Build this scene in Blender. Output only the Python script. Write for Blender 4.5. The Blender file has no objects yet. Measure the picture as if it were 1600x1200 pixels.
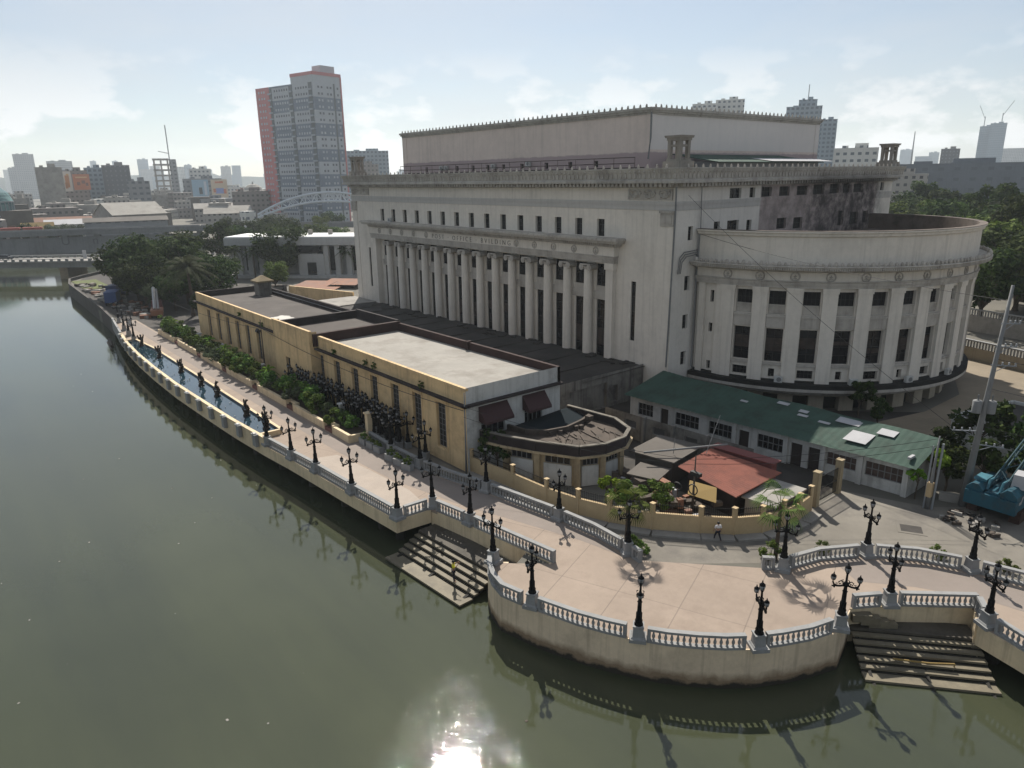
import bpy, bmesh, math, random
import numpy as np
from mathutils import Matrix, Vector
random.seed(7); np.random.seed(7)
SC = bpy.context.scene
COL = SC.collection
PI = math.pi
R = math.radians

# ------------------------------------------------------------------ camera
cam_d = bpy.data.cameras.new('camera'); cam = bpy.data.objects.new('camera', cam_d); COL.objects.link(cam)
cam_d.sensor_width = 36.0; cam_d.lens = 36.0 * 1118.0 / 1600.0
cam_d.clip_start = 0.5; cam_d.clip_end = 20000
_r = Matrix(((0.6344842, -0.2053277, 0.7451647), (0.7727999, 0.1865990, -0.6065980), (-0.0144957, 0.9607400, 0.2770713)))
cam.matrix_world = Matrix.Translation((0, 0, 29.0)) @ _r.to_4x4()
SC.camera = cam

# ------------------------------------------------------------------ world, sun, exposure
SUN_EL, SUN_AZ = 44.6, 146.8          # elevation, azimuth counted from +X towards +Y
world = bpy.data.worlds.new("World"); SC.world = world; world.use_nodes = True
wn = world.node_tree.nodes; wl = world.node_tree.links; wn.clear()
w_out = wn.new('ShaderNodeOutputWorld'); w_bg = wn.new('ShaderNodeBackground')
sky = wn.new('ShaderNodeTexSky'); sky.sky_type = 'NISHITA'; sky.sun_disc = False
sky.sun_elevation = R(SUN_EL); sky.sun_rotation = R(90 - SUN_AZ)
sky.air_density = 1.0; sky.dust_density = 0.35; sky.ozone_density = 2.0; sky.altitude = 20
w_bg.inputs['Strength'].default_value = 0.062
# clouds: thin veil plus a few cumulus low over the horizon
geo = wn.new('ShaderNodeTexCoord'); sep = wn.new('ShaderNodeSeparateXYZ'); wl.new(geo.outputs['Generated'], sep.inputs[0])
def wmath(op, a, b=None, c=None):
    n = wn.new('ShaderNodeMath'); n.operation = op
    for i, v in enumerate((a, b, c)):
        if v is None: continue
        if isinstance(v, (int, float)): n.inputs[i].default_value = v
        else: wl.new(v, n.inputs[i])
    return n.outputs[0]
zc = wmath('MAXIMUM', sep.outputs['Z'], 0.0)
den = wmath('ADD', zc, 0.12)
cx = wmath('DIVIDE', sep.outputs['X'], den); cy = wmath('DIVIDE', sep.outputs['Y'], den)
comb = wn.new('ShaderNodeCombineXYZ'); wl.new(cx, comb.inputs[0]); wl.new(cy, comb.inputs[1])
veil = wn.new('ShaderNodeTexNoise'); veil.inputs['Scale'].default_value = 0.55; veil.inputs['Detail'].default_value = 7; veil.inputs['Roughness'].default_value = 0.6
wl.new(comb.outputs[0], veil.inputs['Vector'])
vr = wn.new('ShaderNodeMapRange'); vr.inputs[1].default_value = 0.40; vr.inputs[2].default_value = 0.75; vr.inputs[3].default_value = 0.38; vr.inputs[4].default_value = 0.80
wl.new(veil.outputs['Fac'], vr.inputs[0])
mp = wn.new('ShaderNodeMapping'); mp.inputs['Scale'].default_value = (6, 6, 13); wl.new(geo.outputs['Generated'], mp.inputs['Vector'])
cum = wn.new('ShaderNodeTexNoise'); cum.inputs['Scale'].default_value = 1.6; cum.inputs['Detail'].default_value = 9; cum.inputs['Roughness'].default_value = 0.55
wl.new(mp.outputs[0], cum.inputs['Vector'])
cr = wn.new('ShaderNodeMapRange'); cr.inputs[1].default_value = 0.50; cr.inputs[2].default_value = 0.58
wl.new(cum.outputs['Fac'], cr.inputs[0])
band = wn.new('ShaderNodeMapRange'); band.inputs[1].default_value = 0.16; band.inputs[2].default_value = 0.06
wl.new(sep.outputs['Z'], band.inputs[0])
cmask = wmath('MULTIPLY', cr.outputs[0], band.outputs[0])
mixa = wn.new('ShaderNodeMixRGB'); wl.new(vr.outputs[0], mixa.inputs[0]); wl.new(sky.outputs[0], mixa.inputs[1]); 
vd = wn.new('ShaderNodeVectorMath'); vd.operation = 'DOT_PRODUCT'; wl.new(geo.outputs['Generated'], vd.inputs[0]); vd.inputs[1].default_value = (math.cos(R(SUN_EL)) * math.cos(R(SUN_AZ)), math.cos(R(SUN_EL)) * math.sin(R(SUN_AZ)), math.sin(R(SUN_EL)))
fs = wn.new('ShaderNodeMapRange'); fs.inputs[1].default_value = -0.3; fs.inputs[2].default_value = 0.75; fs.inputs[3].default_value = 0.85; fs.inputs[4].default_value = 1.0; wl.new(vd.outputs['Value'], fs.inputs[0])   # thin cloud scatters sunlight forward; unseen sky behind camera brightened as fill
vc = wn.new('ShaderNodeMixRGB'); vc.inputs[0].default_value = 1.0; vc.blend_type = 'MULTIPLY'; vc.inputs[1].default_value = (7.4, 7.8, 8.25, 1); wl.new(fs.outputs[0], vc.inputs[2]); wl.new(vc.outputs[0], mixa.inputs[2])
mixb = wn.new('ShaderNodeMixRGB'); wl.new(wmath('MULTIPLY', cmask, 0.8), mixb.inputs[0]); wl.new(mixa.outputs[0], mixb.inputs[1]); mixb.inputs[2].default_value = (10.8, 10.8, 10.8, 1)
wl.new(mixb.outputs[0], w_bg.inputs['Color']); wl.new(w_bg.outputs[0], w_out.inputs['Surface'])

sun_d = bpy.data.lights.new('sun', 'SUN'); sun_d.energy = 5.0; sun_d.angle = R(0.53); sun_d.color = (1.0, 0.94, 0.85)
sun = bpy.data.objects.new('sun', sun_d); COL.objects.link(sun)
_d = Vector((math.cos(R(SUN_EL)) * math.cos(R(SUN_AZ)), math.cos(R(SUN_EL)) * math.sin(R(SUN_AZ)), math.sin(R(SUN_EL))))
sun.rotation_euler = (-_d).to_track_quat('-Z', 'Y').to_euler()
sun.location = _d * 300
SC.view_settings.view_transform = 'Standard'; SC.view_settings.look = 'None'
SC.view_settings.exposure = 0.50; SC.view_settings.gamma = 1.0
SC.cycles.max_bounces = 6; SC.cycles.diffuse_bounces = 3; SC.cycles.glossy_bounces = 3; SC.cycles.transparent_max_bounces = 6; SC.cycles.volume_bounces = 1
SC.cycles.caustics_reflective = False; SC.cycles.caustics_refractive = False
SC.cycles.sample_clamp_indirect = 6

# ------------------------------------------------------------------ helpers
class MB:
    def __init__(s): s.v = []; s.f = []; s.m = []
    def add(s, vs, fs, m=0):
        o = len(s.v); s.v.extend([tuple(p) for p in vs]); s.f.extend([tuple(i + o for i in f) for f in fs]); s.m.extend([m] * len(fs)); return s
    def quad(s, a, b, c, d, m=0): return s.add([a, b, c, d], [(0, 1, 2, 3)], m)
    def box(s, c, d, rz=0.0, m=0, taper=1.0):
        x, y, z = d[0] / 2, d[1] / 2, d[2] / 2; ca, sa = math.cos(rz), math.sin(rz); vs = []
        for k in (-1, 1):
            t = taper if k > 0 else 1.0
            for i, j in ((-1, -1), (1, -1), (1, 1), (-1, 1)):
                px, py = i * x * t, j * y * t
                vs.append((c[0] + px * ca - py * sa, c[1] + px * sa + py * ca, c[2] + k * z))
        return s.add(vs, [(3, 2, 1, 0), (4, 5, 6, 7), (0, 1, 5, 4), (1, 2, 6, 5), (2, 3, 7, 6), (3, 0, 4, 7)], m)
    def bb(s, x0, x1, y0, y1, z0, z1, m=0): return s.box(((x0 + x1) / 2, (y0 + y1) / 2, (z0 + z1) / 2), (abs(x1 - x0), abs(y1 - y0), abs(z1 - z0)), 0, m)
    def seg(s, a, b, w, z0, z1, m=0, off=0.0):          # a wall-like bar from a to b in plan
        a = np.array(a[:2], float); b = np.array(b[:2], float); d = b - a; L = np.hypot(*d); d /= L; n = np.array((-d[1], d[0]))
        c = (a + b) / 2 + n * off
        return s.box((c[0], c[1], (z0 + z1) / 2), (L, w, z1 - z0), math.atan2(d[1], d[0]), m)
    def prism(s, pts, z0, z1, m=0, mt=None, cap=True):
        n = len(pts); vs = [(p[0], p[1], z0) for p in pts] + [(p[0], p[1], z1) for p in pts]
        a = sum(pts[i][0] * pts[(i + 1) % n][1] - pts[(i + 1) % n][0] * pts[i][1] for i in range(n))
        if a < 0: vs = [(p[0], p[1], z0) for p in pts[::-1]] + [(p[0], p[1], z1) for p in pts[::-1]]
        s.add(vs, [(i, (i + 1) % n, (i + 1) % n + n, i + n) for i in range(n)], m)
        if cap: s.add(vs, [tuple(range(n, 2 * n))], m if mt is None else mt); s.add(vs, [tuple(range(n - 1, -1, -1))], m)
        return s
    def lathe(s, prof, n=12, c=(0, 0, 0), m=0, a0=0.0, a1=2 * PI, close=True):
        full = abs(a1 - a0 - 2 * PI) < 1e-6; k = n if full else n + 1
        vs = []
        for r, z in prof:
            for i in range(k):
                t = a0 + (a1 - a0) * i / n; vs.append((c[0] + r * math.cos(t), c[1] + r * math.sin(t), c[2] + z))
        fs = []
        for j in range(len(prof) - 1):
            for i in range(n):
                i2 = (i + 1) % k; fs.append((j * k + i, j * k + i2, (j + 1) * k + i2, (j + 1) * k + i))
        s.add(vs, fs, m)
        if full and close:
            s.add(vs[:k], [tuple(range(k - 1, -1, -1))], m); s.add(vs[-k:], [tuple(range(k))], m)
        return s
    def tube(s, pts, r, n=6, m=0):
        P = [np.array(p, float) for p in pts]; rr = r if isinstance(r, (list, tuple)) else [r] * len(P); vs = []
        for i, p in enumerate(P):
            t = P[min(i + 1, len(P) - 1)] - P[max(i - 1, 0)]; t /= (np.linalg.norm(t) + 1e-9)
            u = np.cross(t, (0, 0, 1)); 
            if np.linalg.norm(u) < 0.05: u = np.cross(t, (1, 0, 0))
            u /= np.linalg.norm(u); w = np.cross(t, u)
            for k in range(n):
                a = 2 * PI * k / n; vs.append(p + rr[i] * (math.cos(a) * u + math.sin(a) * w))
        fs = [(i * n + k, i * n + (k + 1) % n, (i + 1) * n + (k + 1) % n, (i + 1) * n + k) for i in range(len(P) - 1) for k in range(n)]
        fs += [tuple(range(n - 1, -1, -1)), tuple((len(P) - 1) * n + k for k in range(n))]
        return s.add(vs, fs, m)
    def sphere(s, c, r, m=0, n=10, sz=(1, 1, 1)):
        prof = [(max(1e-3, math.sin(PI * i / (n // 2 + 1))), -math.cos(PI * i / (n // 2 + 1))) for i in range(n // 2 + 2)]
        o = len(s.v); s.lathe(prof, n, m=m, close=False)
        s.v[o:] = [(c[0] + p[0] * r * sz[0], c[1] + p[1] * r * sz[1], c[2] + p[2] * r * sz[2]) for p in s.v[o:]]
        return s
    def wall(s, P, us, vs, holes, depth=0.3, m=0, mr=None):
        """wall surface P(u,v,d) with rectangular openings (u0,u1,v0,v1) and their reveals"""
        mr = m if mr is None else mr
        U = sorted(set([round(x, 4) for x in us] + [round(h[i], 4) for h in holes for i in (0, 1)])); V = sorted(set([round(x, 4) for x in vs] + [round(h[i], 4) for h in holes for i in (2, 3)]))
        U = [u for u in U if us[0] - 1e-6 <= u <= us[-1] + 1e-6]; V = [v for v in V if vs[0] - 1e-6 <= v <= vs[-1] + 1e-6]
        def inh(u, v): return any(h[0] < u < h[1] and h[2] < v < h[3] for h in holes)
        H = [[inh((U[i] + U[i + 1]) / 2, (V[j] + V[j + 1]) / 2) for j in range(len(V) - 1)] for i in range(len(U) - 1)]
        for i in range(len(U) - 1):
            for j in range(len(V) - 1):
                a, b, c, d = U[i], U[i + 1], V[j], V[j + 1]
                if not H[i][j]: s.quad(P(a, c, 0), P(b, c, 0), P(b, d, 0), P(a, d, 0), m)
                else:
                    if i == 0 or not H[i - 1][j]: s.quad(P(a, c, 0), P(a, d, 0), P(a, d, depth), P(a, c, depth), mr)
                    if i == len(U) - 2 or not H[i + 1][j]: s.quad(P(b, c, depth), P(b, d, depth), P(b, d, 0), P(b, c, 0), mr)
                    if j == 0 or not H[i][j - 1]: s.quad(P(a, c, 0), P(a, c, depth), P(b, c, depth), P(b, c, 0), mr)
                    if j == len(V) - 2 or not H[i][j + 1]: s.quad(P(a, d, depth), P(a, d, 0), P(b, d, 0), P(b, d, depth), mr)
        return s
    def mesh(s, name, mats, off=(0, 0, 0), smooth=False):
        me = bpy.data.meshes.new(name); me.from_pydata([(p[0] - off[0], p[1] - off[1], p[2] - off[2]) for p in s.v], [], s.f)
        for mt in (mats if isinstance(mats, (list, tuple)) else [mats]): me.materials.append(mt)
        if any(s.m): me.polygons.foreach_set('material_index', s.m)
        if smooth: me.polygons.foreach_set('use_smooth', [True] * len(s.f))
        me.update(); return me

def tag(o, label=None, cat=None, group=None, kind=None):
    if label: o['label'] = label
    if cat: o['category'] = cat
    if group: o['group'] = group
    if kind: o['kind'] = kind
    return o
def thing(name, label, cat, loc=(0, 0, 0), rz=0.0, group=None):
    o = bpy.data.objects.new(name, None); COL.objects.link(o); o.location = loc; o.rotation_euler = (0, 0, rz); o.empty_display_size = 0.3
    return tag(o, label, cat, group)
def link(name, me, parent=None, loc=(0, 0, 0), rz=0.0):
    o = bpy.data.objects.new(name, me); COL.objects.link(o); o.parent = parent; o.location = loc; o.rotation_euler = (0, 0, rz); return o
def wpos(o):
    p = np.zeros(3)
    while o is not None: p += np.array(o.location); o = o.parent
    return p
def part(name, mb, mats, parent, world=True, smooth=False, label=None):
    """child mesh; vertices given in world space when world (unrotated parents), else in the parent's space"""
    o = link(name, mb.mesh(name, mats, wpos(parent) if world else (0, 0, 0), smooth), parent)
    if label: o['label'] = label
    return o
def solo(name, mb, mats, label, cat, base, group=None, smooth=False, rz=0.0):
    """a thing that is one mesh; vertices in world space, origin at base"""
    return tag(link(name, mb.mesh(name, mats, base, smooth), None, base), label, cat, group)
def struct(name, mb, mats, smooth=False, kind='structure'):
    return tag(link(name, mb.mesh(name, mats, (0, 0, 0), smooth)), kind=kind)
def dup(src, loc, rz=0.0, label=None, scale=None):
    def cp(o, par):
        c = o.copy(); COL.objects.link(c); c.parent = par
        for ch in o.children: cp(ch, c)
        return c
    c = cp(src, None); c.location = loc; c.rotation_euler = (0, 0, rz)
    if label: c['label'] = label
    if scale: c.scale = (scale,) * 3 if not isinstance(scale, tuple) else scale
    return c

# ------------------------------------------------------------------ materials
def lin(c): return tuple(c) + (1,)
def mat(name, col, rough=0.8, var=0.25, scale=0.6, col2=None, streak=0.0, fine=0.12, bump=0.15, spec=0.3, metal=0.0, dirt=None, dirt_amt=0.0, world=True):
    """procedural weathered surface: two-tone noise, fine grain, vertical rain streaks, blotches of dirt"""
    m = bpy.data.materials.new(name); m.use_nodes = True; nt = m.node_tree; N = nt.nodes; Lk = nt.links
    b = N['Principled BSDF']; b.inputs['Roughness'].default_value = rough; b.inputs['Metallic'].default_value = metal; b.inputs['Specular IOR Level'].default_value = spec
    if world: src = N.new('ShaderNodeNewGeometry').outputs['Position']
    else: src = N.new('ShaderNodeTexCoord').outputs['Object']
    def noise(sc, det=6, rgh=0.6, vec=None):
        n = N.new('ShaderNodeTexNoise'); n.inputs['Scale'].default_value = sc; n.inputs['Detail'].default_value = det; n.inputs['Roughness'].default_value = rgh
        Lk.new(vec or src, n.inputs['Vector']); return n.outputs['Fac']
    def rng(f, a, c, d=0.0, e=1.0):
        r = N.new('ShaderNodeMapRange'); r.inputs[1].default_value = a; r.inputs[2].default_value = c; r.inputs[3].default_value = d; r.inputs[4].default_value = e; Lk.new(f, r.inputs[0]); return r.outputs[0]
    def mix(f, a, c, mode='MIX'):
        x = N.new('ShaderNodeMixRGB'); x.blend_type = mode
        if isinstance(f, float): x.inputs[0].default_value = f
        else: Lk.new(f, x.inputs[0])
        for i, v in ((1, a), (2, c)):
            if isinstance(v, tuple): x.inputs[i].default_value = lin(v[:3])
            else: Lk.new(v, x.inputs[i])
        return x.outputs[0]
    c2 = col2 or tuple(max(0, v * (1 - var)) for v in col)
    cur = mix(rng(noise(scale), 0.3, 0.7), tuple(col), tuple(c2))
    fn = noise(scale * 9, 5, 0.7)
    cur = mix(rng(fn, 0.25, 0.75, 0, 1.0), cur, mix(fine, cur, (0, 0, 0)))
    if streak > 0:
        mpn = N.new('ShaderNodeMapping'); mpn.inputs['Scale'].default_value = (1.4, 1.4, 0.06); Lk.new(src, mpn.inputs['Vector'])
        st = rng(noise(1.3, 5, 0.65, mpn.outputs[0]), 0.5, 0.72, 0, streak)
        cur = mix(st, cur, dirt or tuple(v * 0.35 for v in col))
    if dirt_amt > 0:
        cur = mix(rng(noise(scale * 0.9 + 0.05, 8, 0.7), 0.5, 0.66, 0, dirt_amt), cur, dirt or tuple(v * 0.3 for v in col))
    Lk.new(cur, b.inputs['Base Color'])
    if bump > 0:
        bp = N.new('ShaderNodeBump'); bp.inputs['Strength'].default_value = bump; bp.inputs['Distance'].default_value = 0.05; Lk.new(fn, bp.inputs['Height']); Lk.new(bp.outputs[0], b.inputs['Normal'])
    m['cur'] = 1
    return m
def nodes_of(m): return m.node_tree.nodes, m.node_tree.links, m.node_tree.nodes['Principled BSDF']
def base_socket(m):
    b = m.node_tree.nodes['Principled BSDF']; return b.inputs['Base Color'].links[0].from_socket
def simple(name, col, rough=0.6, metal=0.0, spec=0.5):
    m = bpy.data.materials.new(name); m.use_nodes = True; b = m.node_tree.nodes['Principled BSDF']
    b.inputs['Base Color'].default_value = lin(col); b.inputs['Roughness'].default_value = rough; b.inputs['Metallic'].default_value = metal; b.inputs['Specular IOR Level'].default_value = spec
    return m
def overlay(m, fn):
    """fn(N, L, position socket, current colour socket) -> new colour socket"""
    N, Lk, b = nodes_of(m); g = N.new('ShaderNodeNewGeometry').outputs['Position']; Lk.new(fn(N, Lk, g, base_socket(m)), b.inputs['Base Color']); return m
def nmath(N, Lk, op, a, b=None):
    n = N.new('ShaderNodeMath'); n.operation = op
    for i, v in enumerate((a, b)):
        if v is None: continue
        if isinstance(v, (int, float)): n.inputs[i].default_value = v
        else: Lk.new(v, n.inputs[i])
    return n.outputs[0]
def nmix(N, Lk, f, a, c):
    x = N.new('ShaderNodeMixRGB')
    if isinstance(f, float): x.inputs[0].default_value = f
    else: Lk.new(f, x.inputs[0])
    for i, v in ((1, a), (2, c)):
        if isinstance(v, tuple): x.inputs[i].default_value = lin(v)
        else: Lk.new(v, x.inputs[i])
    return x.outputs[0]
def nrange(N, Lk, f, a, b, c=0.0, d=1.0):
    r = N.new('ShaderNodeMapRange'); r.inputs[1].default_value = a; r.inputs[2].default_value = b; r.inputs[3].default_value = c; r.inputs[4].default_value = d; Lk.new(f, r.inputs[0]); return r.outputs[0]
def nnoise(N, Lk, v, sc, det=6, rgh=0.6):
    n = N.new('ShaderNodeTexNoise'); n.inputs['Scale'].default_value = sc; n.inputs['Detail'].default_value = det; n.inputs['Roughness'].default_value = rgh; Lk.new(v, n.inputs['Vector']); return n.outputs['Fac']

M = {}
M['stone'] = mat('pale painted stone', (0.72, 0.665, 0.585), 0.85, 0.10, 0.2, streak=0.32, dirt=(0.25, 0.23, 0.20), dirt_amt=0.16, bump=0.05)
M['stone_trim'] = mat('weathered stone trim', (0.50, 0.465, 0.415), 0.85, 0.25, 0.5, streak=0.45, dirt=(0.15, 0.13, 0.11), dirt_amt=0.3)
M['dark_ledge'] = mat('mossy dark ledge', (0.03, 0.03, 0.028), 0.95, 0.5, 0.8)
M['glass'] = mat('dark window glass', (0.012, 0.014, 0.018), 0.25, 0.5, 0.8, spec=0.3, bump=0)
M['frame'] = simple('grey window frame', (0.16, 0.16, 0.16), 0.6)
M['frame_dark'] = simple('dark window frame', (0.035, 0.033, 0.032), 0.7)
M['void'] = simple('dark interior', (0.01, 0.01, 0.01), 0.9)
M['yellow'] = mat('stained cream plaster', (0.70, 0.505, 0.275), 0.85, 0.15, 0.4, streak=0.5, dirt=(0.22, 0.155, 0.095), dirt_amt=0.42)
M['fence'] = mat('cream wall paint', (0.52, 0.39, 0.225), 0.85, 0.15, 0.6, streak=0.2, dirt=(0.25, 0.18, 0.11), dirt_amt=0.15)
M['deck'] = mat('pinkish beige concrete', (0.335, 0.268, 0.214), 0.9, 0.16, 0.22, fine=0.10, dirt=(0.22, 0.172, 0.135), dirt_amt=0.55)
M['deckside'] = mat('cream deck wall', (0.72, 0.58, 0.38), 0.85, 0.15, 0.4, streak=0.45, dirt=(0.22, 0.17, 0.12), dirt_amt=0.25)
M['balus'] = mat('grey cast stone', (0.29, 0.29, 0.285), 0.8, 0.2, 1.2, streak=0.25)
M['iron'] = mat('black painted iron', (0.007, 0.007, 0.008), 0.6, 0.4, 3, bump=0.1, spec=0.12)
M['lampglass'] = simple('lamp globe glass', (0.22, 0.225, 0.235), 0.35)
M['concrete'] = mat('grey concrete', (0.33, 0.31, 0.28), 0.9, 0.3, 0.3, dirt=(0.12, 0.11, 0.10), dirt_amt=0.5)
M['road'] = mat('dusty concrete road', (0.22, 0.20, 0.168), 0.9, 0.35, 0.18, dirt=(0.11, 0.10, 0.09), dirt_amt=0.75)
M['soil'] = mat('city ground', (0.17, 0.16, 0.135), 0.95, 0.4, 0.05)
M['darkroof'] = mat('dark stained roofing', (0.065, 0.058, 0.052), 0.9, 0.5, 0.25, dirt=(0.03, 0.03, 0.028), dirt_amt=0.8)  # stains, with yard and annex shade deepened into the tone
M['paleroof'] = mat('pale roof screed', (0.34, 0.32, 0.285), 0.9, 0.2, 0.2, dirt=(0.20, 0.18, 0.155), dirt_amt=0.8)
M['greyroof'] = mat('grey brown roof screed', (0.13, 0.115, 0.10), 0.9, 0.35, 0.2, dirt=(0.1, 0.09, 0.08), dirt_amt=0.5)
M['blackwall'] = mat('near black parapet', (0.045, 0.035, 0.035), 0.9, 0.5, 0.6)  # near-black tone for parapets, ledges and the hut wall
M['brownwall'] = mat('red brown parapet', (0.055, 0.03, 0.027), 0.9, 0.5, 0.6)
M['white'] = mat('white wall paint', (0.55, 0.55, 0.525), 0.8, 0.15, 0.5, streak=0.45, dirt=(0.16, 0.15, 0.135), dirt_amt=0.35)
M['oldwall'] = mat('mould streaked old wall', (0.24, 0.225, 0.20), 0.9, 0.35, 0.5, streak=0.85, dirt=(0.06, 0.055, 0.05), dirt_amt=0.6)  # mould streaks; base tone also lowered to carry the annex shade
M['greentin'] = mat('green painted tin', (0.042, 0.082, 0.062), 0.85, 0.35, 0.5, dirt=(0.026, 0.042, 0.032), dirt_amt=0.85)
M['redtin'] = mat('red painted tin', (0.28, 0.105, 0.075), 0.9, 0.2, 0.5, dirt=(0.16, 0.07, 0.055), dirt_amt=0.6)
M['rust'] = mat('rusted tin sheet', (0.28, 0.125, 0.07), 0.85, 0.5, 0.5, col2=(0.18, 0.11, 0.085))
M['whitetin'] = mat('white tin sheet', (0.40, 0.40, 0.41), 0.6, 0.15, 0.6)
M['teal'] = mat('teal machine paint', (0.010, 0.085, 0.125), 0.55, 0.35, 1.5, dirt=(0.03, 0.04, 0.042), dirt_amt=0.6, world=False)
M['steel'] = mat('grey galvanised steel', (0.30, 0.32, 0.34), 0.5, 0.2, 1.0, metal=0.3)
M['pole'] = mat('grey concrete pole', (0.21, 0.215, 0.215), 0.8, 0.2, 1.0, streak=0.3)
M['wood'] = mat('weathered wood', (0.10, 0.08, 0.065), 0.9, 0.4, 2)
M['rubber'] = simple('black rubber', (0.012, 0.012, 0.012), 0.8)
M['bronze'] = mat('dark bronze', (0.035, 0.027, 0.02), 0.5, 0.5, 4, metal=0.3)
M['bark'] = mat('tree bark', (0.10, 0.075, 0.055), 0.95, 0.4, 3)
M['planter_soil'] = mat('planter soil', (0.07, 0.055, 0.04), 0.95, 0.4, 3)
M['skin'] = simple('skin', (0.30, 0.17, 0.11), 0.6)
M['hair'] = simple('black hair', (0.01, 0.009, 0.008), 0.6)
M['shirt_yellow'] = simple('yellow shirt cloth', (0.62, 0.55, 0.03), 0.9)
M['shirt_white'] = simple('white shirt cloth', (0.6, 0.58, 0.58), 0.9)
M['trousers'] = simple('dark trousers cloth', (0.015, 0.016, 0.025), 0.9)
M['maroon'] = simple('maroon canvas', (0.04, 0.015, 0.016), 0.85)
M['steps'] = mat('worn wet step concrete', (0.21, 0.18, 0.125), 0.7, 0.35, 0.8, dirt=(0.09, 0.08, 0.06), dirt_amt=0.6)
M['stepdark'] = mat('near black riser', (0.03, 0.027, 0.022), 0.8, 0.4, 1.0)  # near-black tone for risers and stringers
M['brick'] = mat('red brick', (0.2, 0.09, 0.07), 0.9, 0.3, 2)
M['blue'] = simple('blue tarpaulin', (0.025, 0.06, 0.18), 0.6)
M['tarp'] = simple('yellow tarpaulin', (0.24, 0.16, 0.05), 0.9)
M['wire'] = simple('black cable', (0.01, 0.01, 0.01), 0.7)
M['acwhite'] = simple('air conditioner casing', (0.45, 0.45, 0.43), 0.6)

def leafmat(name, c1, c2, c3):
    m = bpy.data.materials.new(name); m.use_nodes = True; N, Lk, b = nodes_of(m)
    g = N.new('ShaderNodeNewGeometry'); oi = N.new('ShaderNodeObjectInfo')
    cr = N.new('ShaderNodeValToRGB'); cr.color_ramp.elements[0].color = lin(c1); cr.color_ramp.elements[1].color = lin(c3)
    e = cr.color_ramp.elements.new(0.55); e.color = lin(c2); Lk.new(g.outputs['Random Per Island'], cr.inputs[0])
    hs = N.new('ShaderNodeHueSaturation'); Lk.new(cr.outputs[0], hs.inputs['Color'])
    Lk.new(nrange(N, Lk, oi.outputs['Random'], 0, 1, 0.475, 0.525), hs.inputs['Hue']); Lk.new(nrange(N, Lk, oi.outputs['Random'], 0, 1, 0.75, 1.25), hs.inputs['Value'])
    Lk.new(hs.outputs[0], b.inputs['Base Color']); b.inputs['Roughness'].default_value = 0.85; b.inputs['Specular IOR Level'].default_value = 0.08
    tr = N.new('ShaderNodeBsdfTranslucent'); Lk.new(hs.outputs[0], tr.inputs['Color']); mx = N.new('ShaderNodeMixShader'); mx.inputs[0].default_value = 0.25
    Lk.new(b.outputs[0], mx.inputs[1]); Lk.new(tr.outputs[0], mx.inputs[2]); Lk.new(mx.outputs[0], N['Material Output'].inputs['Surface'])
    return m
M['leaf'] = leafmat('broad leaves', (0.014, 0.025, 0.007), (0.030, 0.052, 0.013), (0.064, 0.088, 0.022))
M['leaf_bush'] = leafmat('sunny shrub leaves', (0.035, 0.065, 0.015), (0.08, 0.14, 0.028), (0.16, 0.235, 0.055))
M['leaf_light'] = leafmat('light leaves', (0.042, 0.07, 0.013), (0.08, 0.12, 0.022), (0.13, 0.165, 0.04))
M['leaf_grey'] = leafmat('greyish leaves', (0.045, 0.06, 0.03), (0.07, 0.085, 0.045), (0.10, 0.115, 0.07))
M['leaf_bright'] = leafmat('bright leaves', (0.08, 0.16, 0.015), (0.14, 0.24, 0.02), (0.2, 0.3, 0.04))

def city(name, wall, win, fw=3.0, fh=3.3, ww=0.5, wh=0.45, band=None, base_var=0.15):
    """distant facade: rows of windows laid out in the object's own space"""
    m = mat(name, wall, 0.85, base_var, 0.08, streak=0.2, world=False)
    N, Lk, b = nodes_of(m); tc = N.new('ShaderNodeTexCoord').outputs['Object']; sp = N.new('ShaderNodeSeparateXYZ'); Lk.new(tc, sp.inputs[0])
    nr = N.new('ShaderNodeNewGeometry')
    u = nmath(N, Lk, 'ADD', sp.outputs[0], sp.outputs[1])
    fu = nmath(N, Lk, 'FRACT', nmath(N, Lk, 'DIVIDE', u, fw)); fv = nmath(N, Lk, 'FRACT', nmath(N, Lk, 'DIVIDE', sp.outputs[2], fh))
    mu = nmath(N, Lk, 'LESS_THAN', nmath(N, Lk, 'ABSOLUTE', nmath(N, Lk, 'SUBTRACT', fu, 0.5)), ww / 2); mv = nmath(N, Lk, 'LESS_THAN', nmath(N, Lk, 'ABSOLUTE', nmath(N, Lk, 'SUBTRACT', fv, 0.5)), wh / 2)
    sn = N.new('ShaderNodeSeparateXYZ'); Lk.new(nr.outputs['Normal'], sn.inputs[0]); side = nmath(N, Lk, 'LESS_THAN', sn.outputs[2], 0.5)
    k = nmath(N, Lk, 'MULTIPLY', nmath(N, Lk, 'MULTIPLY', mu, mv), side)
    Lk.new(nmix(N, Lk, k, base_socket(m), win), b.inputs['Base Color']); return m
M['octagon'] = mat('grimy cream plaster', (0.46, 0.365, 0.23), .9, .2, .5, streak=.7, dirt=(.13, .10, .07), dirt_amt=.5)
M['gatepost'] = mat('dirty cream pillar', (0.40, 0.32, 0.20), .9, .2, .8, streak=.5, dirt=(.15, .12, .08), dirt_amt=.4)
M['c_pale'] = city('pale tower facade', (0.42, 0.43, 0.44), (0.12, 0.14, 0.17), 3.2, 3.3)
M['c_grey'] = city('grey block facade', (0.24, 0.25, 0.26), (0.09, 0.10, 0.12), 4, 3.6, 0.55, 0.4)
M['c_blue'] = city('bluish block facade', (0.22, 0.28, 0.33), (0.07, 0.09, 0.12), 3.5, 3.5, 0.6, 0.5)
M['c_white'] = city('white block facade', (0.6, 0.6, 0.57), (0.1, 0.12, 0.14), 3.4, 3.4, 0.5, 0.4)
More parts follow.
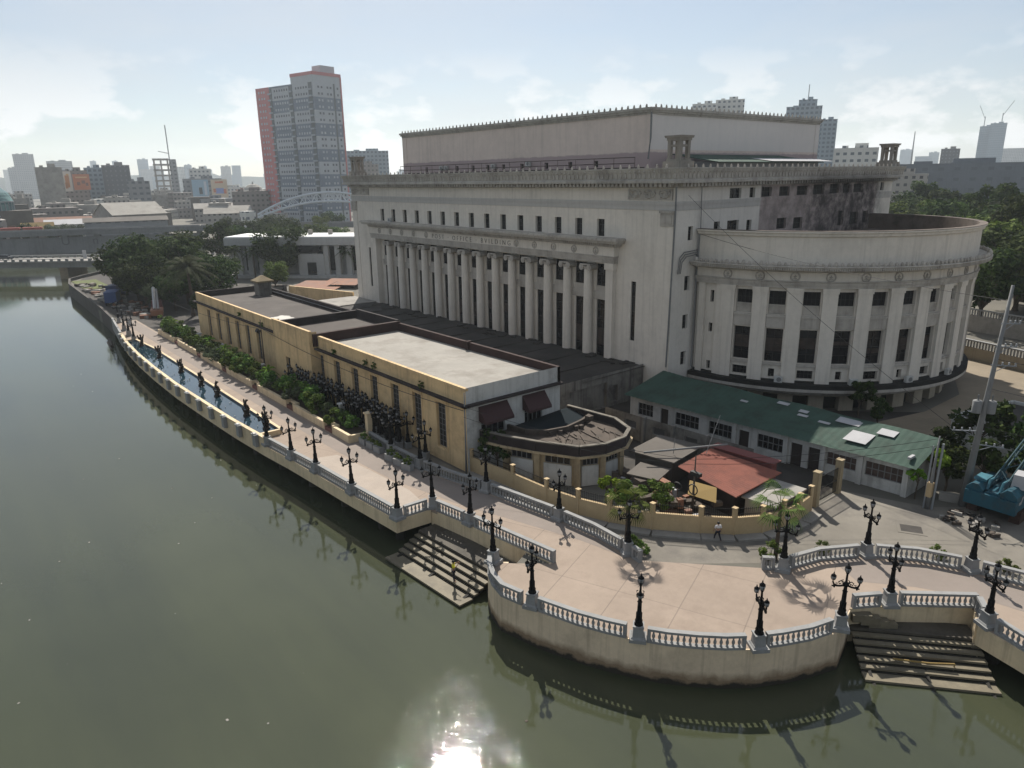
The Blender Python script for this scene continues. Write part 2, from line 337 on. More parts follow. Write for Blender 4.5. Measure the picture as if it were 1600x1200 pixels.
M['c_dark'] = city('dark block facade', (0.10, 0.11, 0.125), (0.16, 0.17, 0.19), 3.2, 3.4, 0.3, 0.35)
M['c_glass'] = city('glass tower facade', (0.30, 0.37, 0.44), (0.20, 0.26, 0.32), 2.5, 3.6, 0.8, 0.7)  # wall tone paled bluish, part of the distance haze is in the colour
M['c_flat'] = city('long grey blue facade', (0.17, 0.19, 0.215), (0.12, 0.135, 0.155), 7.0, 5.0, 0.35, 0.3)
M['c_low'] = city('low shop facade', (0.36, 0.34, 0.31), (0.06, 0.06, 0.065), 3.0, 3.2, 0.45, 0.4)
M['c_brown'] = city('brownish shop facade', (0.23, 0.205, 0.19), (0.05, 0.05, 0.05), 3.0, 3.2, 0.45, 0.4)

# ================================================================== SETTING: water, land, roads, deck
def water_material():
    m = bpy.data.materials.new('river water'); m.use_nodes = True; N, Lk, b = nodes_of(m)
    g = N.new('ShaderNodeNewGeometry').outputs['Position']
    n1 = nnoise(N, Lk, g, 0.035, 4); c = nmix(N, Lk, nrange(N, Lk, n1, 0.35, 0.65), (0.042, 0.048, 0.027), (0.054, 0.060, 0.034))
    mq = N.new('ShaderNodeMapping'); mq.inputs['Scale'].default_value = (0.018, 0.11, 1); mq.inputs['Rotation'].default_value = (0, 0, 0.06); Lk.new(g, mq.inputs['Vector']); c = nmix(N, Lk, nrange(N, Lk, nnoise(N, Lk, mq.outputs[0], 1.0, 6, .62), .42, .66, 0.0, .55), c, (0.030, 0.035, 0.024))
    Lk.new(c, b.inputs['Base Color']); b.inputs['Roughness'].default_value = 0.02; b.inputs['IOR'].default_value = 1.45; b.inputs['Specular IOR Level'].default_value = 0.5
    bp = N.new('ShaderNodeBump'); bp.inputs['Strength'].default_value = 1.0; bp.inputs['Distance'].default_value = 0.0042
    a = nnoise(N, Lk, g, 2.2, 3, 0.55); d = nnoise(N, Lk, g, 0.35, 2, 0.5)
    mp = N.new('ShaderNodeMapping'); mp.inputs['Scale'].default_value = (1, 2.2, 1); Lk.new(g, mp.inputs['Vector']); e = nnoise(N, Lk, mp.outputs[0], 6.0, 3, 0.6)
    h = nmath(N, Lk, 'ADD', nmath(N, Lk, 'ADD', nmath(N, Lk, 'MULTIPLY', a, 0.32), nmath(N, Lk, 'MULTIPLY', d, 0.7)), nmath(N, Lk, 'MULTIPLY', e, 0.22))
    sp_ = nnoise(N, Lk, g, 5.5, 0, 0.5); h = nmath(N, Lk, 'ADD', h, nmath(N, Lk, 'MULTIPLY', nmath(N, Lk, 'POWER', nmath(N, Lk, 'MINIMUM', nmath(N, Lk, 'MULTIPLY', sp_, 1.35), 0.90), 24.0), 1.7))
    Lk.new(h, bp.inputs['Height']); Lk.new(bp.outputs[0], b.inputs['Normal']); return m
M['water'] = water_material()
wb = MB(); wb.quad((-1500, -900, 0), (400, -900, 0), (400, 400, 0), (-1500, 400, 0)); struct('river', wb, M['water'])

BANK = [(600, -170), (30, 31.5), (-8, 46.6), (-11.8, 48.2), (-17.6, 42.5), (-17.8, 38.6), (-19.8, 33.8), (-24.4, 29.6), (-30.5, 27.4), (-34.5, 27.3), (-36.6, 31.6), (-46.6, 31.6), (-158, 30.0)]
BANK2 = [(-158, 27.4), (-190, 28.6), (-225, 29.6), (-237, 31.5), (-243, 35), (-262, 52), (-330, 112), (-352, 130), (-400, 20), (-480, -200), (-950, -1600)]
GZ = 2.5
land = BANK + BANK2 + [(-3300, -1600), (-3300, 3300), (3300, 3300), (3300, -170)]
gb = MB(); gb.prism(land, -1.0, GZ); go = struct('ground', gb, M['soil'])
bm = bmesh.new(); bm.from_mesh(go.data); bmesh.ops.triangulate(bm, faces=[f for f in bm.faces if len(f.verts) > 4]); bm.to_mesh(go.data); bm.free()

def sheet(name, pts, z, mt, th=None):
    b = MB(); 
    if th: b.prism(pts, z - th, z)
    else:
        a = sum(pts[i][0] * pts[(i + 1) % len(pts)][1] - pts[(i + 1) % len(pts)][0] * pts[i][1] for i in range(len(pts)))
        p = pts if a > 0 else pts[::-1]; b.add([(x, y, z) for x, y in p], [tuple(range(len(p)))])
    o = struct(name, b, mt); bm = bmesh.new(); bm.from_mesh(o.data); bmesh.ops.triangulate(bm, faces=[f for f in bm.faces if len(f.verts) > 4]); bm.to_mesh(o.data); bm.free(); return o

# access road between the terrace and the cream wall, and the yard to the right
sheet('road', [(-66, 33.4), (-54, 33.4), (-46, 34.9), (-38, 36.1), (-29, 36), (-23.8, 42.2), (-20, 48.6), (-14.2, 52.2), (30, 54), (30, 75), (-10, 72), (-20, 60.2), (-26.3, 58), (-26, 51), (-26.4, 45.4), (-29.4, 42), (-35.4, 37.5), (-41, 36.3), (-50.8, 35.6), (-66, 35.6)], GZ + 0.008, M['road'])
sheet('yard', [(-34, 72), (40, 72), (40, 118), (-52, 118), (-52, 113), (-42, 110), (-34, 104), (-30.5, 96), (-30.5, 86)], GZ + 0.006, mat('sunny dirt yard', (0.29, 0.24, 0.175), 0.95, 0.3, 0.15, dirt=(0.17, 0.14, 0.1), dirt_amt=0.5))
sheet('courtyard', [(-128, 47.5), (-26, 47.5), (-30, 86), (-45, 71), (-52, 66), (-128, 66)], GZ + 0.004, M['darkroof'])
sheet('lot', [(-152, 31.5), (-128, 31.5), (-128, 66), (-240, 66), (-262, 53), (-243, 36), (-225, 30.6), (-158, 29)], GZ + 0.005, mat('shaded parking ground', (0.08, 0.072, 0.065), 0.95, 0.5, 0.2, dirt=(0.06, 0.055, 0.05), dirt_amt=0.5))

# esplanade deck
DZ = 2.6
EDGE_W = [(-157.5, 27.0), (-140.3, 25.0), (-130.6, 24.0), (-120.4, 23.4), (-110.2, 23.1), (-98.9, 23.0), (-90.8, 23.2), (-83.8, 23.4), (-78.3, 23.6), (-70.4, 24.1), (-65.0, 24.6), (-60.3, 24.9), (-53.7, 25.3), (-46.7, 25.8)]
CURVE = [(-36.5, 27.5), (-35.2, 26.4), (-34.0, 25.8), (-32.6, 25.45), (-31.2, 25.75), (-29.6, 26.1), (-27.1, 27.0), (-25.4, 27.75), (-23.8, 28.6), (-22.3, 29.6), (-21.0, 30.7), (-19.9, 31.8), (-18.8, 33.2), (-18.0, 34.6), (-17.2, 36.3), (-16.5, 38.4)]
INNER = [(-29.6, 35.8), (-34.0, 35.95), (-38.2, 35.7), (-42.3, 35.1), (-46.2, 34.5), (-50.4, 33.6), (-54.6, 33.0), (-59.8, 32.85), (-65.0, 33.2)]
INNER_R = [(-23.4, 41.4), (-22.4, 42.4), (-21.6, 45.2), (-19.6, 48.4), (-17.0, 50.4), (-14.0, 51.6), (-11.2, 52.3), (-6, 53.2), (10, 55)]
OUT_R = [(-17.2, 41.2), (-15.8, 43.4), (-12.2, 47.2), (-11.3, 45.3), (-9.0, 44.6), (30, 32)]
deck = EDGE_W + [(-46.5, 28.9), (-42.2, 29.7), (-33.4, 30.8), (-35.3, 28.6)] + CURVE + OUT_R + [(30, 56), (10, 55)] + INNER_R[::-1][1:] + INNER + [(-65, 31.0), (-158, 31.3)]
def joints(N, Lk, g, cur):
    sp = N.new('ShaderNodeSeparateXYZ'); Lk.new(g, sp.inputs[0]); out = cur
    u = nmath(N, Lk, 'ADD', nmath(N, Lk, 'MULTIPLY', sp.outputs[0], 0.93), nmath(N, Lk, 'MULTIPLY', sp.outputs[1], 0.37)); v = nmath(N, Lk, 'SUBTRACT', nmath(N, Lk, 'MULTIPLY', sp.outputs[1], 0.93), nmath(N, Lk, 'MULTIPLY', sp.outputs[0], 0.37))
    for q, w, k in ((u, 4.1, 0.45), (v, 5.3, 0.3)):
        out = nmix(N, Lk, nmath(N, Lk, 'MULTIPLY', nmath(N, Lk, 'LESS_THAN', nmath(N, Lk, 'ABSOLUTE', nmath(N, Lk, 'SUBTRACT', nmath(N, Lk, 'FRACT', nmath(N, Lk, 'DIVIDE', q, w)), 0.5)), 0.009), k), out, (0.11, 0.09, 0.075))
        n = N.new('ShaderNodeTexWhiteNoise'); n.noise_dimensions = '2D'; cb = N.new('ShaderNodeCombineXYZ'); Lk.new(nmath(N, Lk, 'FLOOR', nmath(N, Lk, 'ADD', nmath(N, Lk, 'DIVIDE', u, 4.1), 0.5)), cb.inputs[0]); Lk.new(nmath(N, Lk, 'FLOOR', nmath(N, Lk, 'ADD', nmath(N, Lk, 'DIVIDE', v, 5.3), 0.5)), cb.inputs[1]); Lk.new(cb.outputs[0], n.inputs['Vector'])
    return nmix(N, Lk, nmath(N, Lk, 'MULTIPLY', n.outputs['Value'], 0.13), out, (0.17, 0.13, 0.105))
overlay(M['deck'], joints)
sheet('esplanade', deck, DZ, M['deck'], 0.2)
M['deck_shade'] = mat('shade darkened concrete', (0.035, 0.032, 0.027), .9, .4, .4)  # under-deck shade put into the colour of soffit, wall and piles
sheet('deck_soffit', [(x, y + .3) for x, y in EDGE_W] + [(-46.6, 31.5), (-157, 30.3)], DZ - 0.21, M['deck_shade'], 0.06)
# greyer paving lane along the inner side of the esplanade
M['lane'] = mat('grey brown paving', (0.245, 0.207, 0.18), 0.9, 0.15, 0.25, fine=0.08, dirt=(0.25, 0.2, 0.17), dirt_amt=0.3)
lane = [(-157, 28.6), (-120, 28.7), (-88, 28.7), (-64, 29.0), (-54, 29.6), (-46, 31.2), (-40, 33.0), (-34.5, 34.6), (-31, 35.2)] + INNER[1:] + [(-65, 31.05), (-157, 31.2)]
sheet('paving_lane', [(x, y - (0.3 if i > 8 else 0)) for i, (x, y) in enumerate(lane)], DZ + 0.005, M['lane'])
sheet('paving_lane', [(-21.9, 46.6), (-19.3, 47.9), (-16.6, 50.0), (-13.8, 51.2), (-6, 52.8), (12, 55), (12, 51), (-6, 49.6), (-12.2, 48.6), (-15.6, 46.8), (-18.4, 44.6)], DZ + 0.005, M['lane'])
sheet('pale_paving', [(-64, 25.3), (-52, 26.0), (-47, 26.6), (-47.0, 29.0), (-51, 29.6), (-57, 29.2), (-63, 28.6)], DZ + 0.004, mat('pale worn paving', (0.385, 0.328, 0.277), 0.9, 0.12, 0.4, dirt=(0.4, 0.33, 0.27), dirt_amt=0.4))

# deck edge walls, quay wall and piles: things that carry the deck
def edge_wall(name, label, pts, z0, z1, th, mt, closed=False, batter=0.0):
    b = MB()
    for i in range(len(pts) - 1):
        a = np.array(pts[i], float); c = np.array(pts[i + 1], float); d = (c - a) / np.hypot(*(c - a)); n = np.array((d[1], -d[0]))
        pa = np.array(pts[max(i - 1, 0)], float); pc = np.array(pts[min(i + 2, len(pts) - 1)], float)
        def nrm(p, q): t = (q - p) / (np.hypot(*(q - p)) + 1e-9); return np.array((t[1], -t[0]))
        na = nrm(pa, a) + n if i > 0 else n; na = na / np.hypot(*na); nc = nrm(c, pc) + n if i < len(pts) - 2 else n; nc = nc / np.hypot(*nc)
        o0 = a + na * (0.12 - batter); o1 = c + nc * (0.12 - batter); t0 = a + na * 0.12; t1 = c + nc * 0.12; i0 = a - na * th; i1 = c - nc * th
        q = [(*o0, z0), (*o1, z0), (*t1, z1), (*t0, z1), (*i0, z0), (*i1, z0), (*i1, z1), (*i0, z1)]
        b.add(q, [(0, 1, 2, 3), (3, 2, 6, 7), (5, 4, 7, 6), (4, 5, 1, 0)] + ([(4, 0, 3, 7)] if i == 0 else []) + ([(1, 5, 6, 2)] if i == len(pts) - 2 else []))
    m = pts[len(pts) // 2]
    return solo(name, b, mt, label, 'wall', (m[0], m[1], max(z0, 0)))
edge_wall('deck_edge_wall', 'cream side beam of the esplanade deck overhanging the dark water', [EDGE_W[1]] + EDGE_W[2:] + [(-46.5, 28.9)], 1.45, 2.592, 0.35, M['deckside'])
edge_wall('recess_wall', 'cream wall behind the left landing steps, below the upper balustrade', [(-46.5, 29.05), (-42.2, 29.7), (-33.4, 30.8)], 0.2, 2.594, 0.3, M['deckside'])
TERR = mat('stained terrace wall', (0.76, 0.61, 0.43), 0.85, 0.18, 0.35, streak=0.5, dirt=(0.2, 0.16, 0.12), dirt_amt=0.25)
def tide(N, Lk, g, cur):
    s = N.new('ShaderNodeSeparateXYZ'); Lk.new(g, s.inputs[0]); n = nnoise(N, Lk, g, 1.1, 5)
    z = nmath(N, Lk, 'ADD', s.outputs[2], nmath(N, Lk, 'MULTIPLY', nmath(N, Lk, 'SUBTRACT', n, 0.5), 0.9))
    c = nmix(N, Lk, nrange(N, Lk, z, 1.05, 0.55), cur, (0.24, 0.17, 0.105)); return nmix(N, Lk, nrange(N, Lk, z, 0.42, 0.22), c, (0.035, 0.03, 0.022))
overlay(TERR, tide)
edge_wall('terrace_wall', 'curved cream river wall of the rounded terrace with a brown tide line', [(-35.6, 28.4)] + CURVE + [(-17.2, 41.0)], -0.6, 2.592, 0.4, TERR, batter=-0.05)
edge_wall('recess_wall', 'cream wall behind the right landing steps, below the straight balustrade', [(-17.3, 41.2), (-15.8, 43.4), (-12.2, 47.3), (-11.4, 45.4)], 0.2, 2.593, 0.3, M['deckside'])
edge_wall('deck_edge_wall', 'cream deck beam right of the right landing steps at the picture edge', [(-11.3, 45.3), (-9.0, 44.6), (30, 32)], 1.3, 2.592, 0.35, M['deckside'])
q = MB()
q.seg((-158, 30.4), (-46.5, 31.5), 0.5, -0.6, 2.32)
solo('retaining_wall', q, M['deck_shade'], 'dark retaining wall in shadow under the esplanade deck', 'wall', (-100, 31, 0))
q = MB(); q.seg((-11, 48.6), (30, 38), 0.5, -0.6, 2.3); solo('retaining_wall', q, M['deck_shade'], 'dark retaining wall under the deck beyond the right landing', 'wall', (0, 46, 0))
proto = None; k = 0
for i, x in enumerate(list(np.arange(-150, -47, 6.2)) + [-48.2]):
    for dy in (1.2, 3.6):
        y = np.interp(x, [p[0] for p in EDGE_W], [p[1] for p in EDGE_W]) + dy
        if y > 30: continue
        if proto is None:
            b = MB(); b.lathe([(0.42, -0.6), (0.42, 1.7), (0.6, 1.75), (0.6, 2.33)], 10); proto = tag(link('deck_pile', b.mesh('deck_pile', M['deck_shade']), None, (x, y, 0)), 'round concrete pile under the esplanade deck in the dark', 'pile', 'concrete piles under the esplanade deck')
        else: dup(proto, (x, y, 0))
for p in ((-10.6, 46.4), (-6.0, 45.0), (-1.5, 43.6)): dup(proto, (p[0], p[1], 0), label='round concrete pile under the deck beside the right landing steps')

qm = mat('grey quay concrete', (0.10, 0.09, 0.08), 0.9, 0.35, 0.4, streak=0.6, dirt=(0.05, 0.045, 0.04), dirt_amt=0.5)
q = MB(); pts = [(-157.7, 27.1), (-175, 28.1), (-190, 28.6), (-225, 29.6), (-237, 31.5), (-243, 35.5), (-258, 48)]
for a, c in zip(pts, pts[1:]): q.seg(a, c, 0.5, -0.6, 3.35, 0, -0.2)
solo('quay_wall', q, qm, 'grey concrete quay wall curving past the parked trucks towards the bridge', 'wall', (-195, 28.6, 0))

# landing steps
M['landing'] = mat('wet landing with painted shade', (0.10, 0.088, 0.07), .8, .4, .6, dirt=(.03, .028, .022), dirt_amt=.6)  # wall shadow deepened into the colour of the wet, stained landing
def steps(name, label, a, b, out, n, run, z_top, z_bot, back, apron):
    """straight flight from line a-b going down in direction out"""
    t = thing(name, label, 'steps', ((a[0] + b[0]) / 2, (a[1] + b[1]) / 2, 0)); a = np.array(a, float); b = np.array(b, float); o = np.array(out, float); o /= np.hypot(*o)
    m = MB(); rs = MB()
    bk = -o * back; m.add([(*(a + bk), z_top), (*(b + bk), z_top), (*b, z_top), (*a, z_top)], [(3, 2, 1, 0)] if np.cross(b - a, o) > 0 else [(0, 1, 2, 3)])
    P = MB(); P.prism([tuple(a + bk), tuple(b + bk), tuple(b), tuple(a)], z_top - 0.5, z_top); part('landing', P, M['landing'], t)
    for i in range(n):
        z1 = z_top - (i + 1) * (z_top - z_bot) / n
        ai, bi, ao, bo = a + o * run * i, b + o * run * i, a + o * run * (i + 0.80), b + o * run * (i + 0.80)
        if i == n - 1: ao, bo = a + o * (run * n + apron), b + o * (run * n + apron)
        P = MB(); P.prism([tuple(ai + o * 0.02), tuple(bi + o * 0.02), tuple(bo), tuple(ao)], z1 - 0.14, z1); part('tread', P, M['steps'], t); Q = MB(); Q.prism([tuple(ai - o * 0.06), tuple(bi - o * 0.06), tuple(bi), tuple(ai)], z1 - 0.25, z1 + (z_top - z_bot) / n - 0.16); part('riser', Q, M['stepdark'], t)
    for f in (0.06, 0.5, 0.94):
        S = MB(); p = a + (b - a) * f; q2 = p + o * (run * n + 0.7)
        S.add([(p[0] - .12, p[1], -0.5), (q2[0] - .12, q2[1], -0.5), (q2[0] - .12, q2[1], z_bot - 0.2), (p[0] - .12, p[1], z_top - 0.55), (p[0] + .12, p[1], -0.5), (q2[0] + .12, q2[1], -0.5), (q2[0] + .12, q2[1], z_bot - 0.2), (p[0] + .12, p[1], z_top - 0.55)], [(0, 1, 2, 3), (7, 6, 5, 4), (3, 2, 6, 7), (1, 5, 6, 2), (0, 3, 7, 4)])
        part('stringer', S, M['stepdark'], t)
    return t
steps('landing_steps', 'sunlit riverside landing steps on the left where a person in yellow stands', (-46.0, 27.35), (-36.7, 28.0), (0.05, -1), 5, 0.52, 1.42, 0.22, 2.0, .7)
steps('landing_steps', 'riverside landing steps on the right half in balustrade shadow', (-16.9, 41.0), (-11.3, 45.7), (0.66, -0.72), 6, 0.5, 1.45, 0.15, 1.5, .25)
b = MB()
for i in range(5):
    f = i / 5; b.prism([(-34.2 - f * 2.2 - 0.02, 30.5 - 0.1 * i), (-35.0 - f * 2.1, 28.7), (-35.0 - (f + .2) * 2.1, 28.65), (-34.2 - (f + .2) * 2.2, 30.4 - 0.1 * i)], 0.4, 2.55 - 0.24 * (i + 1))
solo('side_stairs', b, M['steps'], 'short side stairs from the terrace down to the left landing', 'stairs', (-35.5, 29.5, 1.2))
b = MB()
for i in range(4): b.box((-16.6 + 0.35 * i, 41.6 + 0.4 * i, 2.1 - 0.2 * i), (1.2, 0.5, 0.5), 0.8)
solo('side_stairs', b, M['steps'], 'short side stairs from the terrace down to the right landing', 'stairs', (-16.2, 42, 1.2))
b = MB(); pts = [(-14.2, 40.9, 0.75), (-13.6, 41.4, 0.72), (-12.6, 42.2, 0.7), (-11.6, 43.1, 0.78)]; b.tube(pts, 0.06, 6); b.tube([pts[-1], (-11.6, 43.1, 0.1)], 0.04, 6)
solo('handrail', b, M['tarp'], 'yellow pipe handrail on the lower right landing steps', 'handrail', (-13, 42, 0.2))

# ================================================================== BALUSTRADES AND LAMP POSTS
def baluster_mesh():
    b = MB(); b.lathe([(0.085, 0), (0.085, 0.05), (0.05, 0.09), (0.095, 0.22), (0.10, 0.30), (0.05, 0.47), (0.045, 0.53), (0.08, 0.57), (0.08, 0.62)], 8); return b.mesh('baluster', M['balus'], smooth=True)
BAL = baluster_mesh()
def balustrade(pts, label, z=DZ, gap=0.34, trim=(0.62, 0.62), group='grey stone balustrades of the esplanade'):
    """one length of balustrade along a polyline, trimmed at the lamp pedestals"""
    P = [np.array(p, float) for p in pts]
    L = [np.hypot(*(P[i + 1] - P[i])) for i in range(len(P) - 1)]; S = np.concatenate([[0], np.cumsum(L)])
    def at(s): return np.array([np.interp(s, S, [p[0] for p in P]), np.interp(s, S, [p[1] for p in P])])
    s0, s1 = trim[0], S[-1] - trim[1]; mid = at((s0 + s1) / 2)
    t = thing('balustrade', label, 'balustrade', (mid[0], mid[1], z), 0, group)
    kn = [s0] + [s for s in S if s0 + 0.1 < s < s1 - 0.1] + [s1]; base = MB(); rail = MB()
    for m, w, z0, z1 in ((base, 0.30, 0.0, 0.16), (rail, 0.34, 0.80, 0.96), (rail, 0.26, 0.78, 0.80)):
        lo, hi = [], []
        for i, s in enumerate(kn):
            d = at(min(s + 0.05, S[-1])) - at(max(s - 0.05, 0)); d /= np.hypot(*d); n = np.array((-d[1], d[0])) * w / 2; lo.append(at(s) - n); hi.append(at(s) + n)
        m.prism([tuple(p) for p in lo + hi[::-1]], z + z0, z + z1)
    part('plinth', base, M['balus'], t); part('top_rail', rail, M['balus'], t)
    for s in (s0 + 0.09, s1 - 0.09):
        d = at(min(s + 0.05, S[-1])) - at(max(s - 0.05, 0)); e = MB(); p = at(s); e.box((p[0], p[1], z + 0.47), (0.19, 0.29, 0.62), math.atan2(d[1], d[0])); part('end_post', e, M['balus'], t)
    n = max(2, int(round((s1 - s0 - 0.36) / gap)))
    for i in range(n):
        p = at(s0 + 0.18 + (s1 - s0 - 0.36) * (i + 0.5) / n); link('baluster', BAL, t, (p[0] - mid[0], p[1] - mid[1], 0.16))
    return t

def make_lamp():
    t = thing('lamp_post', 'black three lantern lamp post', 'lamp post')
    b = MB(); b.box((0, 0, 0.11), (1.0, 1.0, 0.22)); b.box((0, 0, 0.27), (0.84, 0.84, 0.10), taper=0.86); b.box((0, 0, 0.62), (0.66, 0.66, 0.62), taper=0.84); b.box((0, 0, 0.97), (0.66, 0.66, 0.09)); part('pedestal', b, M['balus'], t, False)
    b = MB(); b.lathe([(0.27, 1.01), (0.27, 1.08), (0.21, 1.14), (0.235, 1.3), (0.17, 1.42), (0.165, 1.75), (0.19, 1.80), (0.14, 1.86), (0.125, 2.5), (0.16, 2.55), (0.11, 2.6), (0.10, 2.86), (0.17, 2.92), (0.19, 3.0), (0.14, 3.1), (0.07, 3.18), (0.06, 3.7), (0.10, 3.74), (0.05, 3.8)], 10)
    for i in range(8): a = PI / 4 * i; b.box((0.165 * math.cos(a), 0.165 * math.sin(a), 1.6), (0.035, 0.05, 0.42), a)
    for i in range(4): a = PI / 2 * i + PI / 4; b.tube([(0.1 * math.cos(a), 0.1 * math.sin(a), 3.05), (0.26 * math.cos(a), 0.26 * math.sin(a), 2.95), (0.3 * math.cos(a), 0.3 * math.sin(a), 3.12), (0.2 * math.cos(a), 0.2 * math.sin(a), 3.2)], 0.03, 5)
    part('pole', b, M['iron'], t, False, True)
    for s in (-1, 1):
        b = MB(); b.tube([(0.05 * s, 0, 2.95), (0.3 * s, 0, 2.86), (0.5 * s, 0, 2.84), (0.66 * s, 0, 2.92), (0.72 * s, 0, 3.08), (0.72 * s, 0, 3.2)], [0.06, 0.06, 0.065, 0.06, 0.05, 0.045], 6)
        b.tube([(0.12 * s, 0, 3.12), (0.3 * s, 0, 3.2), (0.42 * s, 0, 3.1), (0.36 * s, 0, 2.98), (0.28 * s, 0, 3.03)], 0.035, 5); b.tube([(0.5 * s, 0, 2.84), (0.55 * s, 0, 3.02), (0.44 * s, 0, 3.0)], 0.03, 5); b.sphere((0.72 * s, 0, 2.8), 0.05, n=6); b.lathe([(0.04, 2.7), (0.09, 2.84), (0.03, 2.9)], 6, (0.62 * s, 0, 0))
        part('arm', b, M['iron'], t, False, True)
    for x, z, sc in ((-0.72, 3.2, 0.9), (0.72, 3.2, 0.9), (0, 3.8, 1.05)):
        b = MB(); b.lathe([(0.06, 0), (0.12, 0.05), (0.165, 0.2), (0.15, 0.31), (0.05, 0.34)], 8); b.v = [(p[0] * sc + x, p[1] * sc, p[2] * sc + z) for p in b.v]; ln = part('lantern', b, M['lampglass'], t, False, True)
        b = MB(); b.lathe([(0.05, -0.02), (0.13, 0.03), (0.13, 0.05), (0.06, 0.05)], 8); b.lathe([(0.175, 0.29), (0.17, 0.33), (0.06, 0.44), (0.03, 0.46), (0.045, 0.5), (0.01, 0.6)], 8)
        for i in range(4): a = PI / 2 * i; b.tube([(0.12 * math.cos(a), 0.12 * math.sin(a), 0.04), (0.172 * math.cos(a), 0.172 * math.sin(a), 0.2), (0.16 * math.cos(a), 0.16 * math.sin(a), 0.31)], 0.014, 4)
        b.v = [(p[0] * sc + x, p[1] * sc, p[2] * sc + z) for p in b.v]; part('lantern_cage', b, M['iron'], ln, False, True)
    return t
LAMP = make_lamp(); LAMP['group'] = 'black three lantern lamp posts'
def tang(pts, i): a = np.array(pts[max(i - 1, 0)]); b = np.array(pts[min(i + 1, len(pts) - 1)]); d = b - a; return math.atan2(d[1], d[0])
LAMPS = [ # x, y, arm angle, label
 ((-70.4, 24.35), 90, 'lamp post on the river rail at the near corner of the long pool'),
 ((-65.0, 24.75), 92, 'river rail lamp post, first one clear of the long pool end'),
 ((-60.3, 25.15), 92, 'lamp post on the bulging pedestal where the river rail kinks'),
 ((-53.7, 25.5), 93, 'river rail lamp post midway along the straight rail before the steps corner'),
 ((-46.8, 25.95), 95, 'lamp post on the outer corner above the left landing steps'),
 ((-46.7, 29.3), 60, 'lamp post on the inner corner where the rail turns behind the left landing'),
 ((-42.2, 29.85), 100, 'lamp post on the upper rail directly above the left landing wall'),
 ((-36.3, 27.6), 20, 'lamp post at the left tip of the curved terrace beside the yellow clad person'),
 ((-30.4, 26.15), 112, 'lamp post first around the curved terrace rail from the left landing'),
 ((-23.8, 28.7), 128, 'lamp post at the middle of the curved terrace rail'),
 ((-18.7, 33.3), 148, 'lamp post on the right part of the curved terrace rail'),
 ((-16.6, 38.7), 215, 'lamp post at the right tip of the curved terrace above the right steps'),
 ((-15.8, 43.4), 135, 'lamp post on the straight rail behind the right landing steps'),
 ((-11.0, 45.6), 150, 'lamp post right of the right landing near the picture edge'),
 ((-59.8, 32.9), 88, 'inner rail lamp post next to the square gate post and flower boxes'),
 ((-54.6, 33.1), 92, 'inner rail lamp post in front of the last window of the cream building'),
 ((-46.2, 34.55), 105, 'inner rail lamp post in front of the octagonal building corner'),
 ((-38.2, 35.75), 100, 'inner rail lamp post casting a long shadow across the terrace'),
 ((-30.9, 35.75), 60, 'inner rail lamp post beside the fan palm left of the road gap'),
 ((-22.4, 42.2), 20, 'lamp post beside the fan palm right of the road gap'),
 ((-19.6, 48.4), 150, 'lamp post at the top of the curved inner rail on the right'),
 ((-14.0, 51.75), 155, 'inner rail lamp post in front of the teal crane')]
for i, (p, a, lb) in enumerate(LAMPS):
    lb = 'black ' + lb
    o = LAMP if i == 0 else dup(LAMP, (0, 0, 0))
    o.location = (p[0], p[1], DZ); o.rotation_euler = (R(0.9 * math.sin(i * 2.3)), R(0.9 * math.cos(i * 3.1)), R(a + 4 * math.sin(i * 1.7))); o['label'] = lb
for i, p in enumerate([(-157.0, 28.0), (-147.5, 27.0), (-141.5, 26.5), (-135.2, 26.0)]):
    dup(LAMP, (p[0], p[1], DZ), R(80 + 10 * i), 'black lamp post in the cluster beyond the pool, ' + ['farthest of four', 'second farthest of four', 'third farthest of four', 'nearest of four'][i])
# lamp posts waiting to be installed, crowded along the cream building
rs = random.Random(3); n = 0; used = []
for i in range(900):
    if n >= 54: break
    x = rs.uniform(-88, -58.5); y = rs.uniform(33.9, 35.3)
    if x > -62 and rs.random() < 0.6: continue
    if any(abs(x - u) + abs(y - v) * 0.6 < 0.5 for u, v in used): continue
    used.append((x, y)); n += 1
    dup(LAMP, (x, y, GZ - 0.35), rs.uniform(0, PI), 'black lamp post stored upright in the crowded row against the cream building')['group'] = 'lamp posts stored along the cream building'
dup(LAMP, (-56.5, 34.9, GZ - 0.3), 0.4, 'single black lamp post standing apart near the last window of the cream building')

RV = [l[0] for l in LAMPS]
for i, lb in ((0, 'balustrade length between the pool corner lamp and the next river lamp'), (1, 'balustrade length just left of the bulging lamp pedestal'), (2, 'river balustrade length just right of the bulging lamp pedestal'), (3, 'river balustrade length ending at the outer corner above the left landing')):
    balustrade([RV[i], RV[i + 1]], 'grey ' + lb)
balustrade([RV[4], RV[5]], 'short grey balustrade return facing right above the left landing')
balustrade([(-46.6, 29.15), (-42.2, 29.8)], 'grey balustrade length from the inner corner along the top of the left landing wall')
balustrade([(-42.2, 29.8), (-33.4, 30.9)], 'grey balustrade length ending free on the terrace behind the left landing', trim=(0.62, 0.05))
def sub(pts, a, b): return pts[a:b + 1]
balustrade([(-36.4, 27.4)] + CURVE[1:5] + [(-30.4, 26.0)], 'grey curved balustrade wrapping the left tip of the terrace')
balustrade([(-30.4, 26.0)] + CURVE[6:8] + [(-23.8, 28.6)], 'grey curved balustrade between the first two terrace lamps')
balustrade([(-23.8, 28.6)] + CURVE[9:12] + [(-18.8, 33.2)], 'grey curved balustrade at the nearest bulge of the terrace')
balustrade([(-18.8, 33.2)] + CURVE[13:15] + [(-16.6, 38.5)], 'grey curved balustrade leading to the right tip of the terrace')
balustrade([(-17.2, 41.25), (-15.8, 43.4)], 'very short grey balustrade left of the lamp behind the right landing', trim=(0.1, 0.62))
